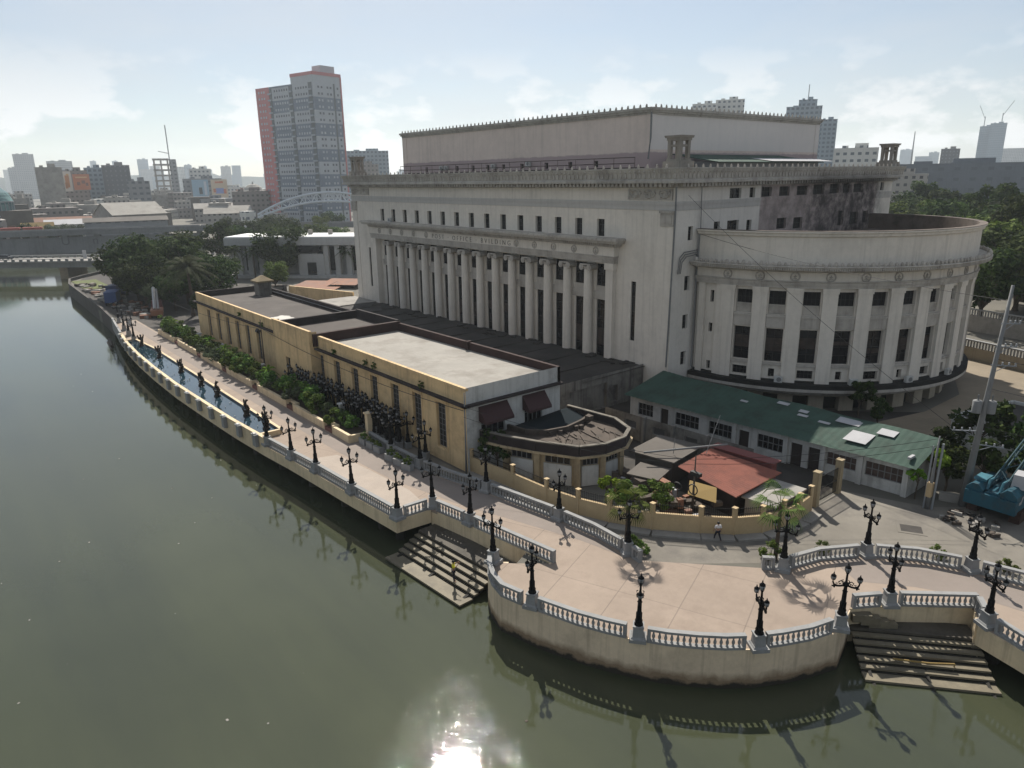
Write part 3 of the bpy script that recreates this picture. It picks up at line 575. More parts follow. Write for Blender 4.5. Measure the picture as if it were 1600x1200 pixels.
balustrade([(-15.8, 43.4), (-12.15, 47.3)], 'grey straight balustrade right of the lamp behind the right landing', trim=(0.62, 0.05))
balustrade([(-12.1, 47.2), (-11.0, 45.5)], 'stubby grey balustrade return down the right side of the right landing', trim=(0.2, 0.6))
balustrade([(-11.0, 45.5), (-9.0, 44.7), (-3.5, 42.9)], 'grey balustrade running out of the picture at the right edge over the water')
balustrade([(-64.9, 33.2), RV[14]], 'grey inner balustrade between the square gate post and the first inner lamp', trim=(0.3, 0.62))
balustrade([RV[14], RV[15]], 'grey inner balustrade behind the flower boxes')
balustrade([RV[15], (-50.4, 33.6), RV[16]], 'grey inner balustrade below the cream building corner')
balustrade([RV[16], (-42.3, 35.15), RV[17]], 'grey inner balustrade with long lacy shadow below the octagonal building')
balustrade([RV[17], (-34.5, 36.0), RV[18]], 'grey inner balustrade curving down to the road gap')
balustrade([RV[18], (-29.4, 35.5)], 'tiny grey balustrade stub at the left side of the road gap', trim=(0.6, 0.05))
balustrade([(-23.5, 41.2), RV[19]], 'tiny grey balustrade stub at the right side of the road gap', trim=(0.05, 0.6))
balustrade([RV[19], (-21.5, 45.3), RV[20]], 'grey rising curved balustrade right of the road gap')
balustrade([RV[20], (-17.0, 50.5), RV[21]], 'grey curved balustrade with green plants behind it on the right')
balustrade([RV[21], (-11.2, 52.4), (-5, 53.4)], 'grey inner balustrade running off at the right picture edge')

# long parapet beside the pool, with a cap and little light boxes
PP = EDGE_W[1:10]; b = MB(); c = MB()
for a, d in zip(PP, PP[1:]): b.seg(a, d, 0.28, DZ, DZ + 0.86); c.seg(a, d, 0.42, DZ + 0.86, DZ + 0.98)
t = thing('pool_parapet', 'long cream parapet between the reflecting pool and the river', 'parapet', (-105, 23.2, DZ)); part('parapet_wall', b, M['deckside'], t); part('parapet_cap', c, M['deckside'], t)
S = np.concatenate([[0], np.cumsum([math.dist(PP[i], PP[i + 1]) for i in range(len(PP) - 1)])])
for i in range(17):
    s = 1.5 + i * (S[-1] - 3) / 16; x = np.interp(s, S, [p[0] for p in PP]); y = np.interp(s, S, [p[1] for p in PP])
    b = MB(); b.box((x, y - 0.34, DZ + 0.28), (0.9, 0.35, 1.25)); b.box((x, y - 0.36, DZ + 0.95), (1.0, 0.5, 0.1)); part('parapet_pier', b, M['balus'], t)
    b = MB(); b.box((x, y - 0.4, DZ + 1.06), (0.5, 0.28, 0.12)); part('light_box', b, M['white'], t)
b = MB()
for a, d in zip(EDGE_W[:2], EDGE_W[1:3]): pass
b.seg(EDGE_W[0], EDGE_W[1], 0.35, 1.3, DZ + 1.1)
solo('end_parapet', b, M['balus'], 'pale solid parapet at the far end of the esplanade next to the lamp cluster', 'parapet', (-149, 26, DZ))

# reflecting pool
t = thing('reflecting_pool', 'long narrow reflecting pool with pale rim beside the river parapet', 'pool', (-104, 25.4, DZ))
inner_line = [(-135.5, 26.0), (-124.6, 26.7), (-100, 26.75), (-72.9, 26.7)]; outer_line = [(x, y + 0.3) for x, y in EDGE_W[2:9]] + [(-72.9, 24.2)]
ring = [(-135.5, 24.7)] + outer_line[0:] ; poly = [(-135.5, 24.75)] + outer_line + inner_line[::-1]
b = MB(); p2 = [(x, y) for x, y in poly]; b.add([(x, y, DZ + 0.34) for x, y in p2], [tuple(range(len(p2)))]); 
pm = bpy.data.materials.new('clear pool water'); pm.use_nodes = True; N, Lk, bs = nodes_of(pm); bs.inputs['Base Color'].default_value = (0.016, 0.036, 0.05, 1); bs.inputs['Roughness'].default_value = 0.02; bs.inputs['IOR'].default_value = 1.75
part('pool_water', b, pm, t)
tile = simple('dark blue pool tile', (0.015, 0.025, 0.05), 0.3)
b = MB(); c = MB(); loop = inner_line + [(-72.9, 24.3)]
for a, d in zip(loop, loop[1:]): b.seg(a, d, 0.22, DZ, DZ + 0.52, 0, 0.12); c.seg(a, d, 0.34, DZ + 0.52, DZ + 0.60, 0, 0.14)
b.seg((-135.5, 24.6), (-135.5, 26.1), 0.3, DZ, DZ + 0.55); part('pool_wall', b, M['deckside'], t); part('pool_rim', c, M['deckside'], t)
b = MB()
for a, d in zip(loop, loop[1:]): b.seg(a, d, 0.03, DZ + 0.3, DZ + 0.56, 0, -0.02)
part('tile_band', b, tile, t)
rs = random.Random(5); b = MB()
for i in range(60):
    x = rs.uniform(-132, -75); y0 = np.interp(x, [p[0] for p in EDGE_W], [p[1] for p in EDGE_W]) + 0.5; b.lathe([(0.03, 0.3), (0.03, 0.44), (0.05, 0.46), (0.05, 0.5)], 5, (x, rs.uniform(y0, 26.3), DZ))
part('spout', b, M['white'], t)
# sea-creature sculptures standing in the pool
def statue():
    t = thing('pool_statue', 'dark statue', 'statue')
    b = MB(); b.lathe([(0.42, 0.25), (0.42, 0.5), (0.3, 0.56), (0.3, 0.75), (0.38, 0.8), (0.38, 0.86)], 8); part('plinth', b, M['bronze'], t, False)
    b = MB(); b.tube([(0.1, 0, 0.86), (0.22, 0.05, 1.1), (0.1, 0.1, 1.4), (-0.08, 0.02, 1.7), (0.0, 0, 2.0), (0.16, 0, 2.2), (0.34, 0, 2.14)], [0.2, 0.26, 0.24, 0.2, 0.15, 0.16, 0.05], 8); b.tube([(0.1, 0, 0.86), (-0.25, 0.1, 0.95), (-0.4, 0.05, 1.25), (-0.3, 0, 1.45)], [0.16, 0.13, 0.08, 0.03], 6)
    part('figure', b, M['bronze'], t, False, True)
    for s in (-1, 1):
        b = MB(); pts = [(0, 0.1 * s, 1.25), (-0.1, 0.4 * s, 1.5), (-0.12, 0.55 * s, 2.05), (-0.06, 0.42 * s, 2.3), (0, 0.3 * s, 1.95), (0, 0.12 * s, 1.75)]
        b.add(pts + [(x + 0.06, y, z) for x, y, z in pts], [(0, 1, 2, 3, 4, 5), (11, 10, 9, 8, 7, 6)] + [(i, i + 6, (i + 1) % 6 + 6, (i + 1) % 6) for i in range(6)]); part('wing', b, M['bronze'], t, False)
    return t
ST = statue(); ST['group'] = 'dark winged statues in the reflecting pool'
for i, (x, lb) in enumerate([(-129.5, 'farthest pool statue near the lamp cluster'), (-118.5, 'second pool statue from the far end'), (-106.8, 'third pool statue from the far end'), (-97.5, 'middle pool statue, fourth of seven'), (-91.0, 'fifth pool statue from the far end with spread wings'), (-80.6, 'second nearest pool statue, sixth of seven'), (-74.6, 'nearest pool statue beside the corner lamp')]):
    o = ST if i == 0 else dup(ST, (0, 0, 0)); o.location = (x, 25.9, DZ); o.rotation_euler = (0, 0, 0.3 * i); o['label'] = 'dark bronze ' + lb

# ================================================================== POST OFFICE BUILDING
X0, X1, Y0, Y1 = -129.8, -52.2, 66.5, 120.0
PO = thing('post_office_building', 'huge pale neoclassical building with a colonnade, rounded wing and fire blackened end', 'building', (-91, 93, GZ))
FP = lambda u, v, d: (u, Y0 + d, v)                # front face
SP = lambda u, v, d: (X1 - d, u, v)                # right end face
BAYX = [-91.0 + 3.905 * (i - 7) for i in range(15)]
# soot and raw brick on the burnt end wall (a stain with its own shape)
burnt = mat('fire stained end wall', (0.70, 0.66, 0.60), 0.88, 0.10, 0.2, streak=0.25, dirt=(0.25, 0.23, 0.20), dirt_amt=0.16, bump=0.05)
def burn(N, Lk, g, cur):
    s = N.new('ShaderNodeSeparateXYZ'); Lk.new(g, s.inputs[0]); n = nnoise(N, Lk, g, 0.22, 7, 0.65); n2 = nnoise(N, Lk, g, 0.5, 8, 0.7)
    w = nmath(N, Lk, 'MULTIPLY', nmath(N, Lk, 'SUBTRACT', n, 0.5), 3.0)
    y = nmath(N, Lk, 'ADD', s.outputs[1], w); z = nmath(N, Lk, 'ADD', s.outputs[2], nmath(N, Lk, 'MULTIPLY', w, 0.3))
    m1 = nmath(N, Lk, 'MULTIPLY', nrange(N, Lk, s.outputs[1], 83.2, 83.5), nrange(N, Lk, y, 115.2, 114.6))
    lowz = nrange(N, Lk, z, 23.6, 23.9); m2 = nmath(N, Lk, 'MULTIPLY', m1, nmath(N, Lk, 'MAXIMUM', lowz, nrange(N, Lk, y, 79, 80)))
    raw = nmix(N, Lk, nrange(N, Lk, n2, 0.4, 0.62), (0.37, 0.31, 0.29), (0.20, 0.17, 0.162))
    c = nmix(N, Lk, m2, cur, raw)
    so = nmath(N, Lk, 'MULTIPLY', nmath(N, Lk, 'MULTIPLY', nrange(N, Lk, y, 92.0, 97.0), nrange(N, Lk, y, 119.5, 113.5)), nrange(N, Lk, n2, 0.36, 0.60, 0.12, 0.92))
    return nmix(N, Lk, so, c, (0.035, 0.028, 0.027))
overlay(burnt, burn)
ow = mat('weathered cornice with soot', (0.47, 0.44, 0.395), 0.85, 0.25, 0.5, streak=0.45, dirt=(0.15, 0.13, 0.11), dirt_amt=0.35)
def soot2(N, Lk, g, cur):
    s = N.new('ShaderNodeSeparateXYZ'); Lk.new(g, s.inputs[0]); n = nnoise(N, Lk, g, 0.4, 7, 0.65); y = nmath(N, Lk, 'ADD', s.outputs[1], nmath(N, Lk, 'MULTIPLY', nmath(N, Lk, 'SUBTRACT', n, 0.5), 8.0))
    xm = nrange(N, Lk, s.outputs[0], -53.2, -52.6); k = nmath(N, Lk, 'MULTIPLY', nmath(N, Lk, 'MULTIPLY', nrange(N, Lk, y, 88, 96), nrange(N, Lk, y, 119, 112)), nmath(N, Lk, 'MULTIPLY', xm, 0.85))
    return nmix(N, Lk, nmath(N, Lk, 'MULTIPLY', k, nrange(N, Lk, s.outputs[2], 29.2, 27.8)), cur, (0.03, 0.025, 0.024))
overlay(ow, soot2); M['po_trim'] = ow

M['blind'] = mat('faded brown blind', (0.085, 0.065, 0.055), .8, .6, 1.5)
def window_mesh(w, h, nx, nz, bar=0.07, name='window', glass=None, blind=None, fr=None):
    """recessed window: pane with a grid of bars, centred at its foot; faces -Y"""
    b = MB(); b.quad((-w / 2, 0, 0), (w / 2, 0, 0), (w / 2, 0, h), (-w / 2, 0, h), 1)
    if blind: b.quad((-w / 2, -.004, h * blind[0]), (w / 2, -.004, h * blind[0]), (w / 2, -.004, h * blind[1]), (-w / 2, -.004, h * blind[1]), 2)
    for i in range(nx + 1): x = -w / 2 + w * i / nx; b.bb(max(-w / 2, x - bar / 2), min(w / 2, x + bar / 2), -0.06, -0.01, 0, h, 0)
    for j in range(nz + 1): z = h * j / nz; b.bb(-w / 2, w / 2, -0.055, -0.012, max(0, z - bar / 2), min(h, z + bar / 2), 0)
    return b.mesh(name, [fr or M['frame'], glass or M['glass'], M['blind']])
def put(name, me, parent, loc, rz=0.0):
    p = wpos(parent); return link(name, me, parent, (loc[0] - p[0], loc[1] - p[1], loc[2] - p[2]), rz)

front_holes = [(x - 0.65, x + 0.65, 21.78, 23.9) for x in BAYX] + [(-121.6, -60.9, 6.0, 18.62), (-58.35, -57.6, 9.3, 16.65), (-124.35, -123.6, 9.3, 16.65)]
b = MB(); b.wall(FP, [X0, X1], [GZ, 29.2], front_holes, 0.55)
for k in range(2): pass
part('front_wall', b, M['stone'], PO)
wm = window_mesh(1.3, 2.12, 2, 3, 0.05, fr=M['frame_dark'])
for x in BAYX: put('attic_window', wm, PO, (x, Y0 + 0.42, 21.78))
wm = window_mesh(0.75, 7.35, 1, 4, 0.05, fr=M['frame_dark'])
for x in (-57.97, -123.97): put('slit_window', wm, PO, (x, Y0 + 0.25, 9.3))
# colonnade back wall
YB = Y0 + 0.55
h2 = [(x - 1.05, x + 1.05, 15.5, 18.3) for x in BAYX] + [(x - 0.95, x + 0.95, 6.2, 13.7) for x in BAYX]
b = MB(); b.wall(lambda u, v, d: (u, YB + d, v), [-121.6, -60.9], [6.0, 18.62], h2, 0.5); b.quad((-121.6, Y0, 6.0), (-60.9, Y0, 6.0), (-60.9, YB, 6.0), (-121.6, YB, 6.0)); part('colonnade_wall', b, M['stone'], PO)
wmu = window_mesh(2.1, 2.8, 2, 2, 0.05, fr=M['frame_dark']); wml2 = [window_mesh(1.9, 7.5, 2, 6, 0.04, blind=q3, fr=M['frame_dark']) for q3 in ((.45, .62), None, (.2, .5))]
for x in BAYX:
    b = MB(); put('colonnade_window', wmu, PO, (x, YB + 0.2, 15.5)); put('colonnade_window', wml2[int(x * 7) % 3], PO, (x, YB + 0.2, 6.2))
    b.bb(x - 1.4, x + 1.4, YB - 0.16, YB + 0.02, 13.75, 14.75); b.bb(x - 1.05, x + 1.05, YB - 0.08, YB + 0.25, 14.75, 15.5); part('spandrel', b, M['stone_trim'], PO)
# columns: fluted shaft, ionic capital
def column_mesh():
    b = MB(); prof = [(0.78, 0), (0.78, 0.22), (0.70, 0.3)]; b.lathe(prof, 16)
    n = 40; vs = []
    for z, r in ((0.3, 0.66), (3.5, 0.66), (7.5, 0.62), (11.55, 0.56)):
        for i in range(n): a = 2 * PI * i / n; rr = r * (1.0 if i % 2 else 0.975); vs.append((rr * math.cos(a), rr * math.sin(a), z))
    b.add(vs, [(j * n + i, j * n + (i + 1) % n, (j + 1) * n + (i + 1) % n, (j + 1) * n + i) for j in range(3) for i in range(n)]); return b.mesh('column', M['stone'])
def capital_mesh():
    b = MB(); b.lathe([(0.60, 0), (0.66, 0.08), (0.6, 0.16), (0.72, 0.4)], 16); b.box((0, 0, 0.62), (1.75, 1.45, 0.16))
    for sx in (-1, 1):
        o = len(b.v); b.lathe([(0.40, -0.68), (0.34, -0.3), (0.34, 0.3), (0.40, 0.68)], 12); b.v[o:] = [(p[0] + sx * 0.70, p[2], p[1] + 0.28) for p in b.v[o:]]
        o = len(b.v); b.lathe([(0.18, -0.74), (0.18, 0.74)], 10); b.v[o:] = [(p[0] + sx * 0.70, p[2], p[1] + 0.28) for p in b.v[o:]]
    return b.mesh('capital', M['stone_trim'])
cm, kp = column_mesh(), capital_mesh()
for i in range(14):
    x = -91 + 3.905 * (i - 6.5); c = put('column', cm, PO, (x, Y0 - 0.05, 6.0)); link('capital', kp, c, (0, 0, 11.55))
    b = MB(); b.bb(x - 0.66, x + 0.66, YB - 0.14, YB + 0.01, 6.0, 18.6); part('pier', b, M['stone'], PO)
for x in (-121.0, -61.5):
    b = MB(); b.bb(x - 0.6, x + 0.6, Y0 - 0.6, Y0 + 0.9, 6.0, 17.8); b.bb(x - 0.75, x + 0.75, Y0 - 0.72, Y0 + 1.0, 17.8, 18.62); part('pilaster', b, M['stone'], PO)
# colonnade entablature with lettering and wreaths
b = MB(); b.bb(-121.9, -60.6, Y0 - 0.75, Y0 + 1.0, 18.62, 19.0); b.bb(-121.9, -60.6, Y0 - 0.82, Y0 + 0.05, 19.0, 19.4); b.bb(-122.0, -60.5, Y0 - 0.9, Y0 + 0.05, 19.4, 19.5); part('architrave', b, M['stone_trim'], PO)
b = MB(); b.bb(-121.9, -60.6, Y0 - 0.8, Y0 + 0.05, 19.5, 20.62); part('frieze', b, M['stone'], PO)
b = MB(); b.bb(-122.2, -60.3, Y0 - 0.95, Y0 + 0.05, 20.62, 20.75)
for i in range(170): x = -122.0 + 61.6 * (i + 0.5) / 170; b.bb(x - 0.11, x + 0.11, Y0 - 1.2, Y0 - 0.9, 20.75, 21.1)
b.bb(-122.4, -60.1, Y0 - 1.0, Y0 + 0.05, 20.75, 21.1)
b.bb(-123.6, -59.6, Y0 - 1.6, Y0 + 0.05, 21.1, 21.4); b.bb(-123.9, -59.4, Y0 - 1.85, Y0 + 0.05, 21.4, 21.62); b.bb(-123.8, -59.5, Y0 - 1.75, Y0 + 0.05, 21.62, 21.74); part('lower_cornice', b, M['stone_trim'], PO)
def wreath_mesh(r=0.42):
    b = MB(); b.tube([(r * math.cos(a), 0, r * math.sin(a)) for a in np.linspace(0, 2 * PI, 17)], 0.09, 5); b.lathe([(0.2, -0.02), (0.16, 0.06)], 8); o = len(b.v) - 32
    b.v = [(p[0], min(p[1], 0.05), p[2]) for p in b.v]; b.box((0, 0, -0.05), (0.1, 0.1, 0.55)); b.tube([(0, -0.02, -0.1), (-0.3, -0.02, -0.32)], 0.05, 4); b.tube([(0, -0.02, -0.1), (0.3, -0.02, -0.32)], 0.05, 4); return b.mesh('wreath', M['stone_trim'])
wr = wreath_mesh()
for i in (0, 1, 2, 3, 4, 10, 11, 12, 13, 14): put('wreath', wr, PO, (BAYX[i], Y0 - 0.82, 20.06))
cu = bpy.data.curves.new('lettering', 'FONT'); cu.body = 'POST \u00b7 OFFICE \u00b7 BVILDING \u00b7'; cu.size = 1.0; cu.extrude = 0.03; cu.offset = -0.012; cu.space_character = 1.75; cu.align_x = 'CENTER'
to = bpy.data.objects.new('lettering_curve', cu); COL.objects.link(to); bpy.context.view_layer.update()
me = bpy.data.meshes.new_from_object(to.evaluated_get(bpy.context.evaluated_depsgraph_get())); bpy.data.objects.remove(to)
wx = max(v.co.x for v in me.vertices) - min(v.co.x for v in me.vertices); sx = 21.6 / wx
for v in me.vertices: v.co = (v.co.x * sx, -v.co.z, v.co.y)
lettering_me = me
me.materials.clear(); me.materials.append(simple('carved shadow stone', (0.17, 0.155, 0.135), 0.9)); me.name = 'lettering'
bm = bmesh.new(); bm.from_mesh(me); bm.verts.ensure_lookup_table(); seen = set(); isl = []
for v0 in bm.verts:
    if v0.index in seen: continue
    st = [v0]; cur = []; seen.add(v0.index)
    while st:
        v = st.pop(); cur.append(v.index)
        for e in v.link_edges:
            w = e.other_vert(v)
            if w.index not in seen: seen.add(w.index); st.append(w)
    isl.append(set(cur))
faces = [[v.index for v in f.verts] for f in bm.faces]; cos = [tuple(v.co) for v in bm.verts]; bm.free()
for cur in isl:
    ids = sorted(cur); mp2 = {j: i for i, j in enumerate(ids)}; cx4 = sum(cos[j][0] for j in ids) / len(ids); lm = MB(); lm.add([(cos[j][0] - cx4, cos[j][1], cos[j][2]) for j in ids], [tuple(mp2[j] for j in f) for f in faces if f[0] in cur])
    put('carved_letter', lm.mesh('carved_letter', list(me.materials)), PO, (-90.1 + cx4, Y0 - 0.82, 19.66))

# end wall
rows = [(76.7, 79.1, 26.2, 27.4), (80.9, 82.1, 26.2, 27.4), (83.5, 85.8, 26.2, 27.4), (87.6, 90.1, 26.2, 27.4), (91.9, 94.5, 26.2, 27.4), (96.1, 99.0, 26.2, 27.5), (100.6, 103.2, 26.2, 27.5), (104.4, 106.3, 26.2, 27.5), (107.5, 110.4, 26.2, 27.4), (116.0, 117.2, 26.3, 27.5),
        (73.9, 75.1, 22.3, 23.6), (76.6, 79.0, 22.2, 23.6), (80.7, 81.8, 22.0, 23.5), (87.6, 89.9, 22.0, 23.4), (91.7, 94.0, 21.8, 23.3), (103.8, 105.4, 21.6, 23.7), (107.3, 109.8, 21.6, 23.4), (111.3, 112.9, 21.6, 23.4),
        (69.0, 69.9, 21.7, 23.3), (68.8, 69.8, 15.9, 17.6), (68.8, 69.8, 11.3, 13.0), (68.8, 69.8, 6.8, 8.5)]
b = MB(); b.wall(SP, [Y0, Y1], [GZ, 29.2], rows, 0.45); part('end_wall', b, burnt, PO)
b = MB(); b.quad((X0, Y1, GZ), (X0, Y0, GZ), (X0, Y0, 29.2), (X0, Y1, 29.2)); b.quad((X1, Y1, GZ), (X0, Y1, GZ), (X0, Y1, 29.2), (X1, Y1, 29.2)); part('rear_wall', b, M['stone'], PO)
cache = {}
for r in rows:
    k = (round(r[1] - r[0], 1), round(r[3] - r[2], 1))
    if k not in cache: cache[k] = window_mesh(k[0], k[1], 2 if k[0] > 1.3 else 1, 2, 0.05, fr=M['frame_dark'], glass=M['void'] if r[0] > 83 and r[2] > 20 else M['glass'])
    put('end_window', cache[k], PO, (X1 - 0.38, (r[0] + r[1]) / 2, r[2]), PI / 2)
# main entablature round all four sides
def ring(z0, z1, out, m=None, name=None, mt=None, inn=0.3):
    b = m if m is not None else MB()
    b.bb(X0 - out, X1 + out, Y0 - out, Y0 + inn - 0.31, z0, z1); b.bb(X0 - out, X1 + out, Y1 - inn + 0.31, Y1 + out, z0, z1); b.bb(X1 - inn + 0.31, X1 + out, Y0, Y1, z0, z1); b.bb(X0 - out, X0 + inn - 0.31, Y0, Y1, z0, z1); return b
b = ring(25.15, 25.75, 0.06); ring(25.75, 26.12, 0.12, b); part('band', b, overlay(mat('grey band', (.50, .48, .45), .85, .1, .3, streak=.3), burn), PO)
b = ring(27.62, 27.75, 0.25); ring(27.75, 28.1, 0.3, b)
for i in range(118): x = X0 + (X1 - X0) * (i + 0.5) / 118; b.bb(x - 0.18, x + 0.18, Y0 - 0.85, Y0 - 0.28, 27.76, 28.14)
for i in range(82): y = Y0 + (Y1 - Y0) * (i + 0.5) / 82; b.bb(X1 + 0.28, X1 + 0.85, y - 0.18, y + 0.18, 27.76, 28.14)
ring(28.15, 28.45, 1.15, b); part('main_cornice', b, M['po_trim'], PO)
# flared decorated gutter with antefixes
b = MB(); A = [(X0, Y0), (X1, Y0), (X1, Y1), (X0, Y1)]
def off(o): return [(X0 - o, Y0 - o), (X1 + o, Y0 - o), (X1 + o, Y1 + o), (X0 - o, Y1 + o)]
prof = [(1.15, 28.45), (1.0, 28.6), (1.05, 29.1), (1.3, 29.72), (1.3, 29.82), (0.7, 29.82), (0.7, 29.2)]
vs = [(*p, z) for o, z in prof for p in off(o)]
b.add(vs, [(j * 4 + i, j * 4 + (i + 1) % 4, (j + 1) * 4 + (i + 1) % 4, (j + 1) * 4 + i) for j in range(len(prof) - 1) for i in range(4)])
n = 110
for i in range(n): x = X0 - 1 + (X1 - X0 + 2) * (i + 0.5) / n; b.bb(x - 0.14, x + 0.14, Y0 - 1.13, Y0 - 0.95, 28.7, 29.3); 
for i in range(n): x = X0 - 1 + (X1 - X0 + 2) * (i + 0.5) / n; b.sphere((x, Y0 - 1.14, 29.4), 0.16, n=6)
for i in range(76): y = Y0 - 1 + (Y1 - Y0 + 2) * (i + 0.5) / 76; b.bb(X1 + 0.95, X1 + 1.13, y - 0.14, y + 0.14, 28.7, 29.3); b.sphere((X1 + 1.14, y, 29.4), 0.16, n=6)
part('parapet_gutter', b, M['po_trim'], PO)
def antefix(b, x, y, z, s=1.0, ax='x'):
    w = 0.16 * s; d = 0.07 * s
    if ax == 'x': b.box((x, y, z + 0.12 * s), (2 * w, 2 * d, 0.24 * s)); b.sphere((x, y, z + 0.3 * s), 0.17 * s, n=6, sz=(1, 0.5, 1.1))
    else: b.box((x, y, z + 0.12 * s), (2 * d, 2 * w, 0.24 * s)); b.sphere((x, y, z + 0.3 * s), 0.17 * s, n=6, sz=(0.5, 1, 1.1))
ab = MB(); antefix(ab, 0, 0, 0, 0.85); AF = ab.mesh('antefix', M['stone_trim'])
for i in range(57): put('antefix', AF, PO, (X0 + (X1 - X0) * (i + 0.5) / 57, Y0 - 1.0, 29.8))
for i in range(40): put('antefix', AF, PO, (X1 + 1.0, Y0 + (Y1 - Y0) * (i + 0.5) / 40, 29.8), PI / 2)
b = MB(); b.quad((X0 - 0.7, Y0 - 0.7, 29.25), (X1 + 0.7, Y0 - 0.7, 29.25), (X1 + 0.7, Y1 + 0.7, 29.25), (X0 - 0.7, Y1 + 0.7, 29.25)); part('roof_deck', b, M['darkroof'], PO)
# corner relief panels, pilaster strips
for xa, xb in ((-59.2, -52.6), (-129.4, -122.8)):
    b = MB(); b.bb(xa, xb, Y0 - 0.08, Y0 + 0.01, 26.3, 27.5)
    for i in range(3):
        cx2 = xa + (xb - xa) * (i + 0.5) / 3; b.tube([(cx2 + 0.42 * math.cos(a), Y0 - 0.1, 26.9 + 0.38 * math.sin(a)) for a in np.linspace(0, 2 * PI, 13)], 0.12, 4)
        for s in (-1, 1): b.tube([(cx2 + 0.5 * s, Y0 - 0.1, 26.6), (cx2 + 0.85 * s, Y0 - 0.1, 27.0), (cx2 + 0.65 * s, Y0 - 0.1, 27.3)], 0.12, 4)
        b.box((cx2, Y0 - 0.1, 26.9), (0.3, 0.08, 0.3), 0)
    for x in (xa + 0.1, xb - 0.1): b.bb(x - 0.1, x + 0.1, Y0 - 0.14, Y0, 26.3, 27.5)
    part('relief_panel', b, M['stone_trim'], PO)
for x in (-53.2, -128.8):
    b = MB(); b.bb(x - 0.9, x + 0.9, Y0 - 0.1, Y0 + 0.01, GZ, 23.4); part('corner_strip', b, M['stone'], PO)
    b = MB(); b.bb(x - 0.95, x + 0.95, Y0 - 0.2, Y0 + 0.01, 23.4, 25.0); b.bb(x - 0.7, x + 0.7, Y0 - 0.26, Y0 - 0.2, 23.7, 24.6); b.bb(x - 1.1, x + 1.1, Y0 - 0.28, Y0 + 0.01, 24.85, 25.12); part('strip_capital', b, M['stone_trim'], PO)

# attic block
AX0, AX1, AY0, AY1 = -120.6, -61.7, 73.0, 113.5
am = mat('faded attic plaster', (0.74, 0.62, 0.545), 0.9, 0.08, 0.15, streak=0.28, dirt=(0.36, 0.31, 0.27), dirt_amt=0.2, bump=0.04)
def purple(N, Lk, g, cur):
    s = N.new('ShaderNodeSeparateXYZ'); Lk.new(g, s.inputs[0]); n = nnoise(N, Lk, g, 0.6, 6); k = nrange(N, Lk, nmath(N, Lk, 'ADD', s.outputs[2], nmath(N, Lk, 'MULTIPLY', n, 0.5)), 32.15, 32.0)
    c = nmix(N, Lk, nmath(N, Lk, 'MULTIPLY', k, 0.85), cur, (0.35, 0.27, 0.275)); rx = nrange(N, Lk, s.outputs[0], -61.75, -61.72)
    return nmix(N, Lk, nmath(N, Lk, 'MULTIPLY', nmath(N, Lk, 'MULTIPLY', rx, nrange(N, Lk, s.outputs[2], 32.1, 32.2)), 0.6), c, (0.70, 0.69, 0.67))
overlay(am, purple)
sm = [(x - 0.4, x + 0.4, 30.15, 31.0) for x in (-113, -108, -103.5, -99, -95, -91, -86.5, -81, -76, -71)]
b = MB(); b.wall(lambda u, v, d: (u, AY0 + d, v), [AX0, AX1], [29.2, 36.3], sm, 0.4); b.quad((AX1, AY0, 29.2), (AX1, AY1, 29.2), (AX1, AY1, 36.3), (AX1, AY0, 36.3)); b.quad((AX0, AY1, 29.2), (AX0, AY0, 29.2), (AX0, AY0, 36.3), (AX0, AY1, 36.3)); b.quad((AX1, AY1, 29.2), (AX0, AY1, 29.2), (AX0, AY1, 36.3), (AX1, AY1, 36.3))
for h in sm: b.quad((h[0], AY0 + .38, h[2]), (h[1], AY0 + .38, h[2]), (h[1], AY0 + .38, h[3]), (h[0], AY0 + .38, h[3]), 1)
for xx, yy in ((AX1, AY0), (AX1, AY1), (AX0, AY0)): b.box((xx - 0.6 if xx == AX1 else xx + 0.6, yy + (0.5 if yy == AY0 else -0.5), 32.8), (1.36, 1.14, 7.0))
part('attic_wall', b, [am, M['void']], PO)
b = MB(); o = 0.25
for oo, z0, z1 in ((0.12, 36.3, 36.55), (0.3, 36.55, 36.8), (0.45, 36.8, 37.1)): b.bb(AX0 - oo, AX1 + oo, AY0 - oo, AY1 + oo, z0, z1)
part('attic_cornice', b, M['po_trim'] if False else M['stone_trim'], PO)
ab = MB(); antefix(ab, 0, 0, 0, 0.85); AF = ab.mesh('attic_antefix', M['stone_trim'])
for i in range(58): put('attic_antefix', AF, PO, (AX0 + (AX1 - AX0) * (i + 0.5) / 58, AY0 - 0.3, 37.1))
for i in range(40): put('attic_antefix', AF, PO, (AX1 + 0.3, AY0 + (AY1 - AY0) * (i + 0.5) / 40, 37.1), PI / 2)
b = MB()
for i in range(17): x = -118 + 56 * i / 16; b.tube([(x, 70.6, 29.2), (x, 70.6, 31.2)], 0.04, 4)
for z in (30.5, 31.2): b.tube([(-118, 70.6, z), (-62, 70.6, z)], 0.05, 4)
part('roof_railing', b, M['wood'], PO)
b = MB(); b.bb(-120, -62.4, 72.85, 72.99, 29.2, 30.05); part('attic_skirting', b, M['blackwall'], PO)
b = MB(); b.tube([(-61.3, 72.6, 36.5), (-61.3, 72.6, 33.5), (-61.5, 72.5, 31)], 0.12, 6); b.tube([(-52.05, 66.3, 29), (-52.0, 66.3, 24.8), (-52.4, 66.35, 7)], 0.10, 6); part('rain_pipe', b, M['pole'], PO)
b = MB()
for k2 in range(3): d = 0.25 * k2; b.tube([(-52.0, 71.6, 20.6 - d), (-52.0, 68.2 + d, 20.4 - d), (-52.0, 67.4 + d, 19.8 - d), (-52.0, 67.2 + d, 18)], 0.06, 5)
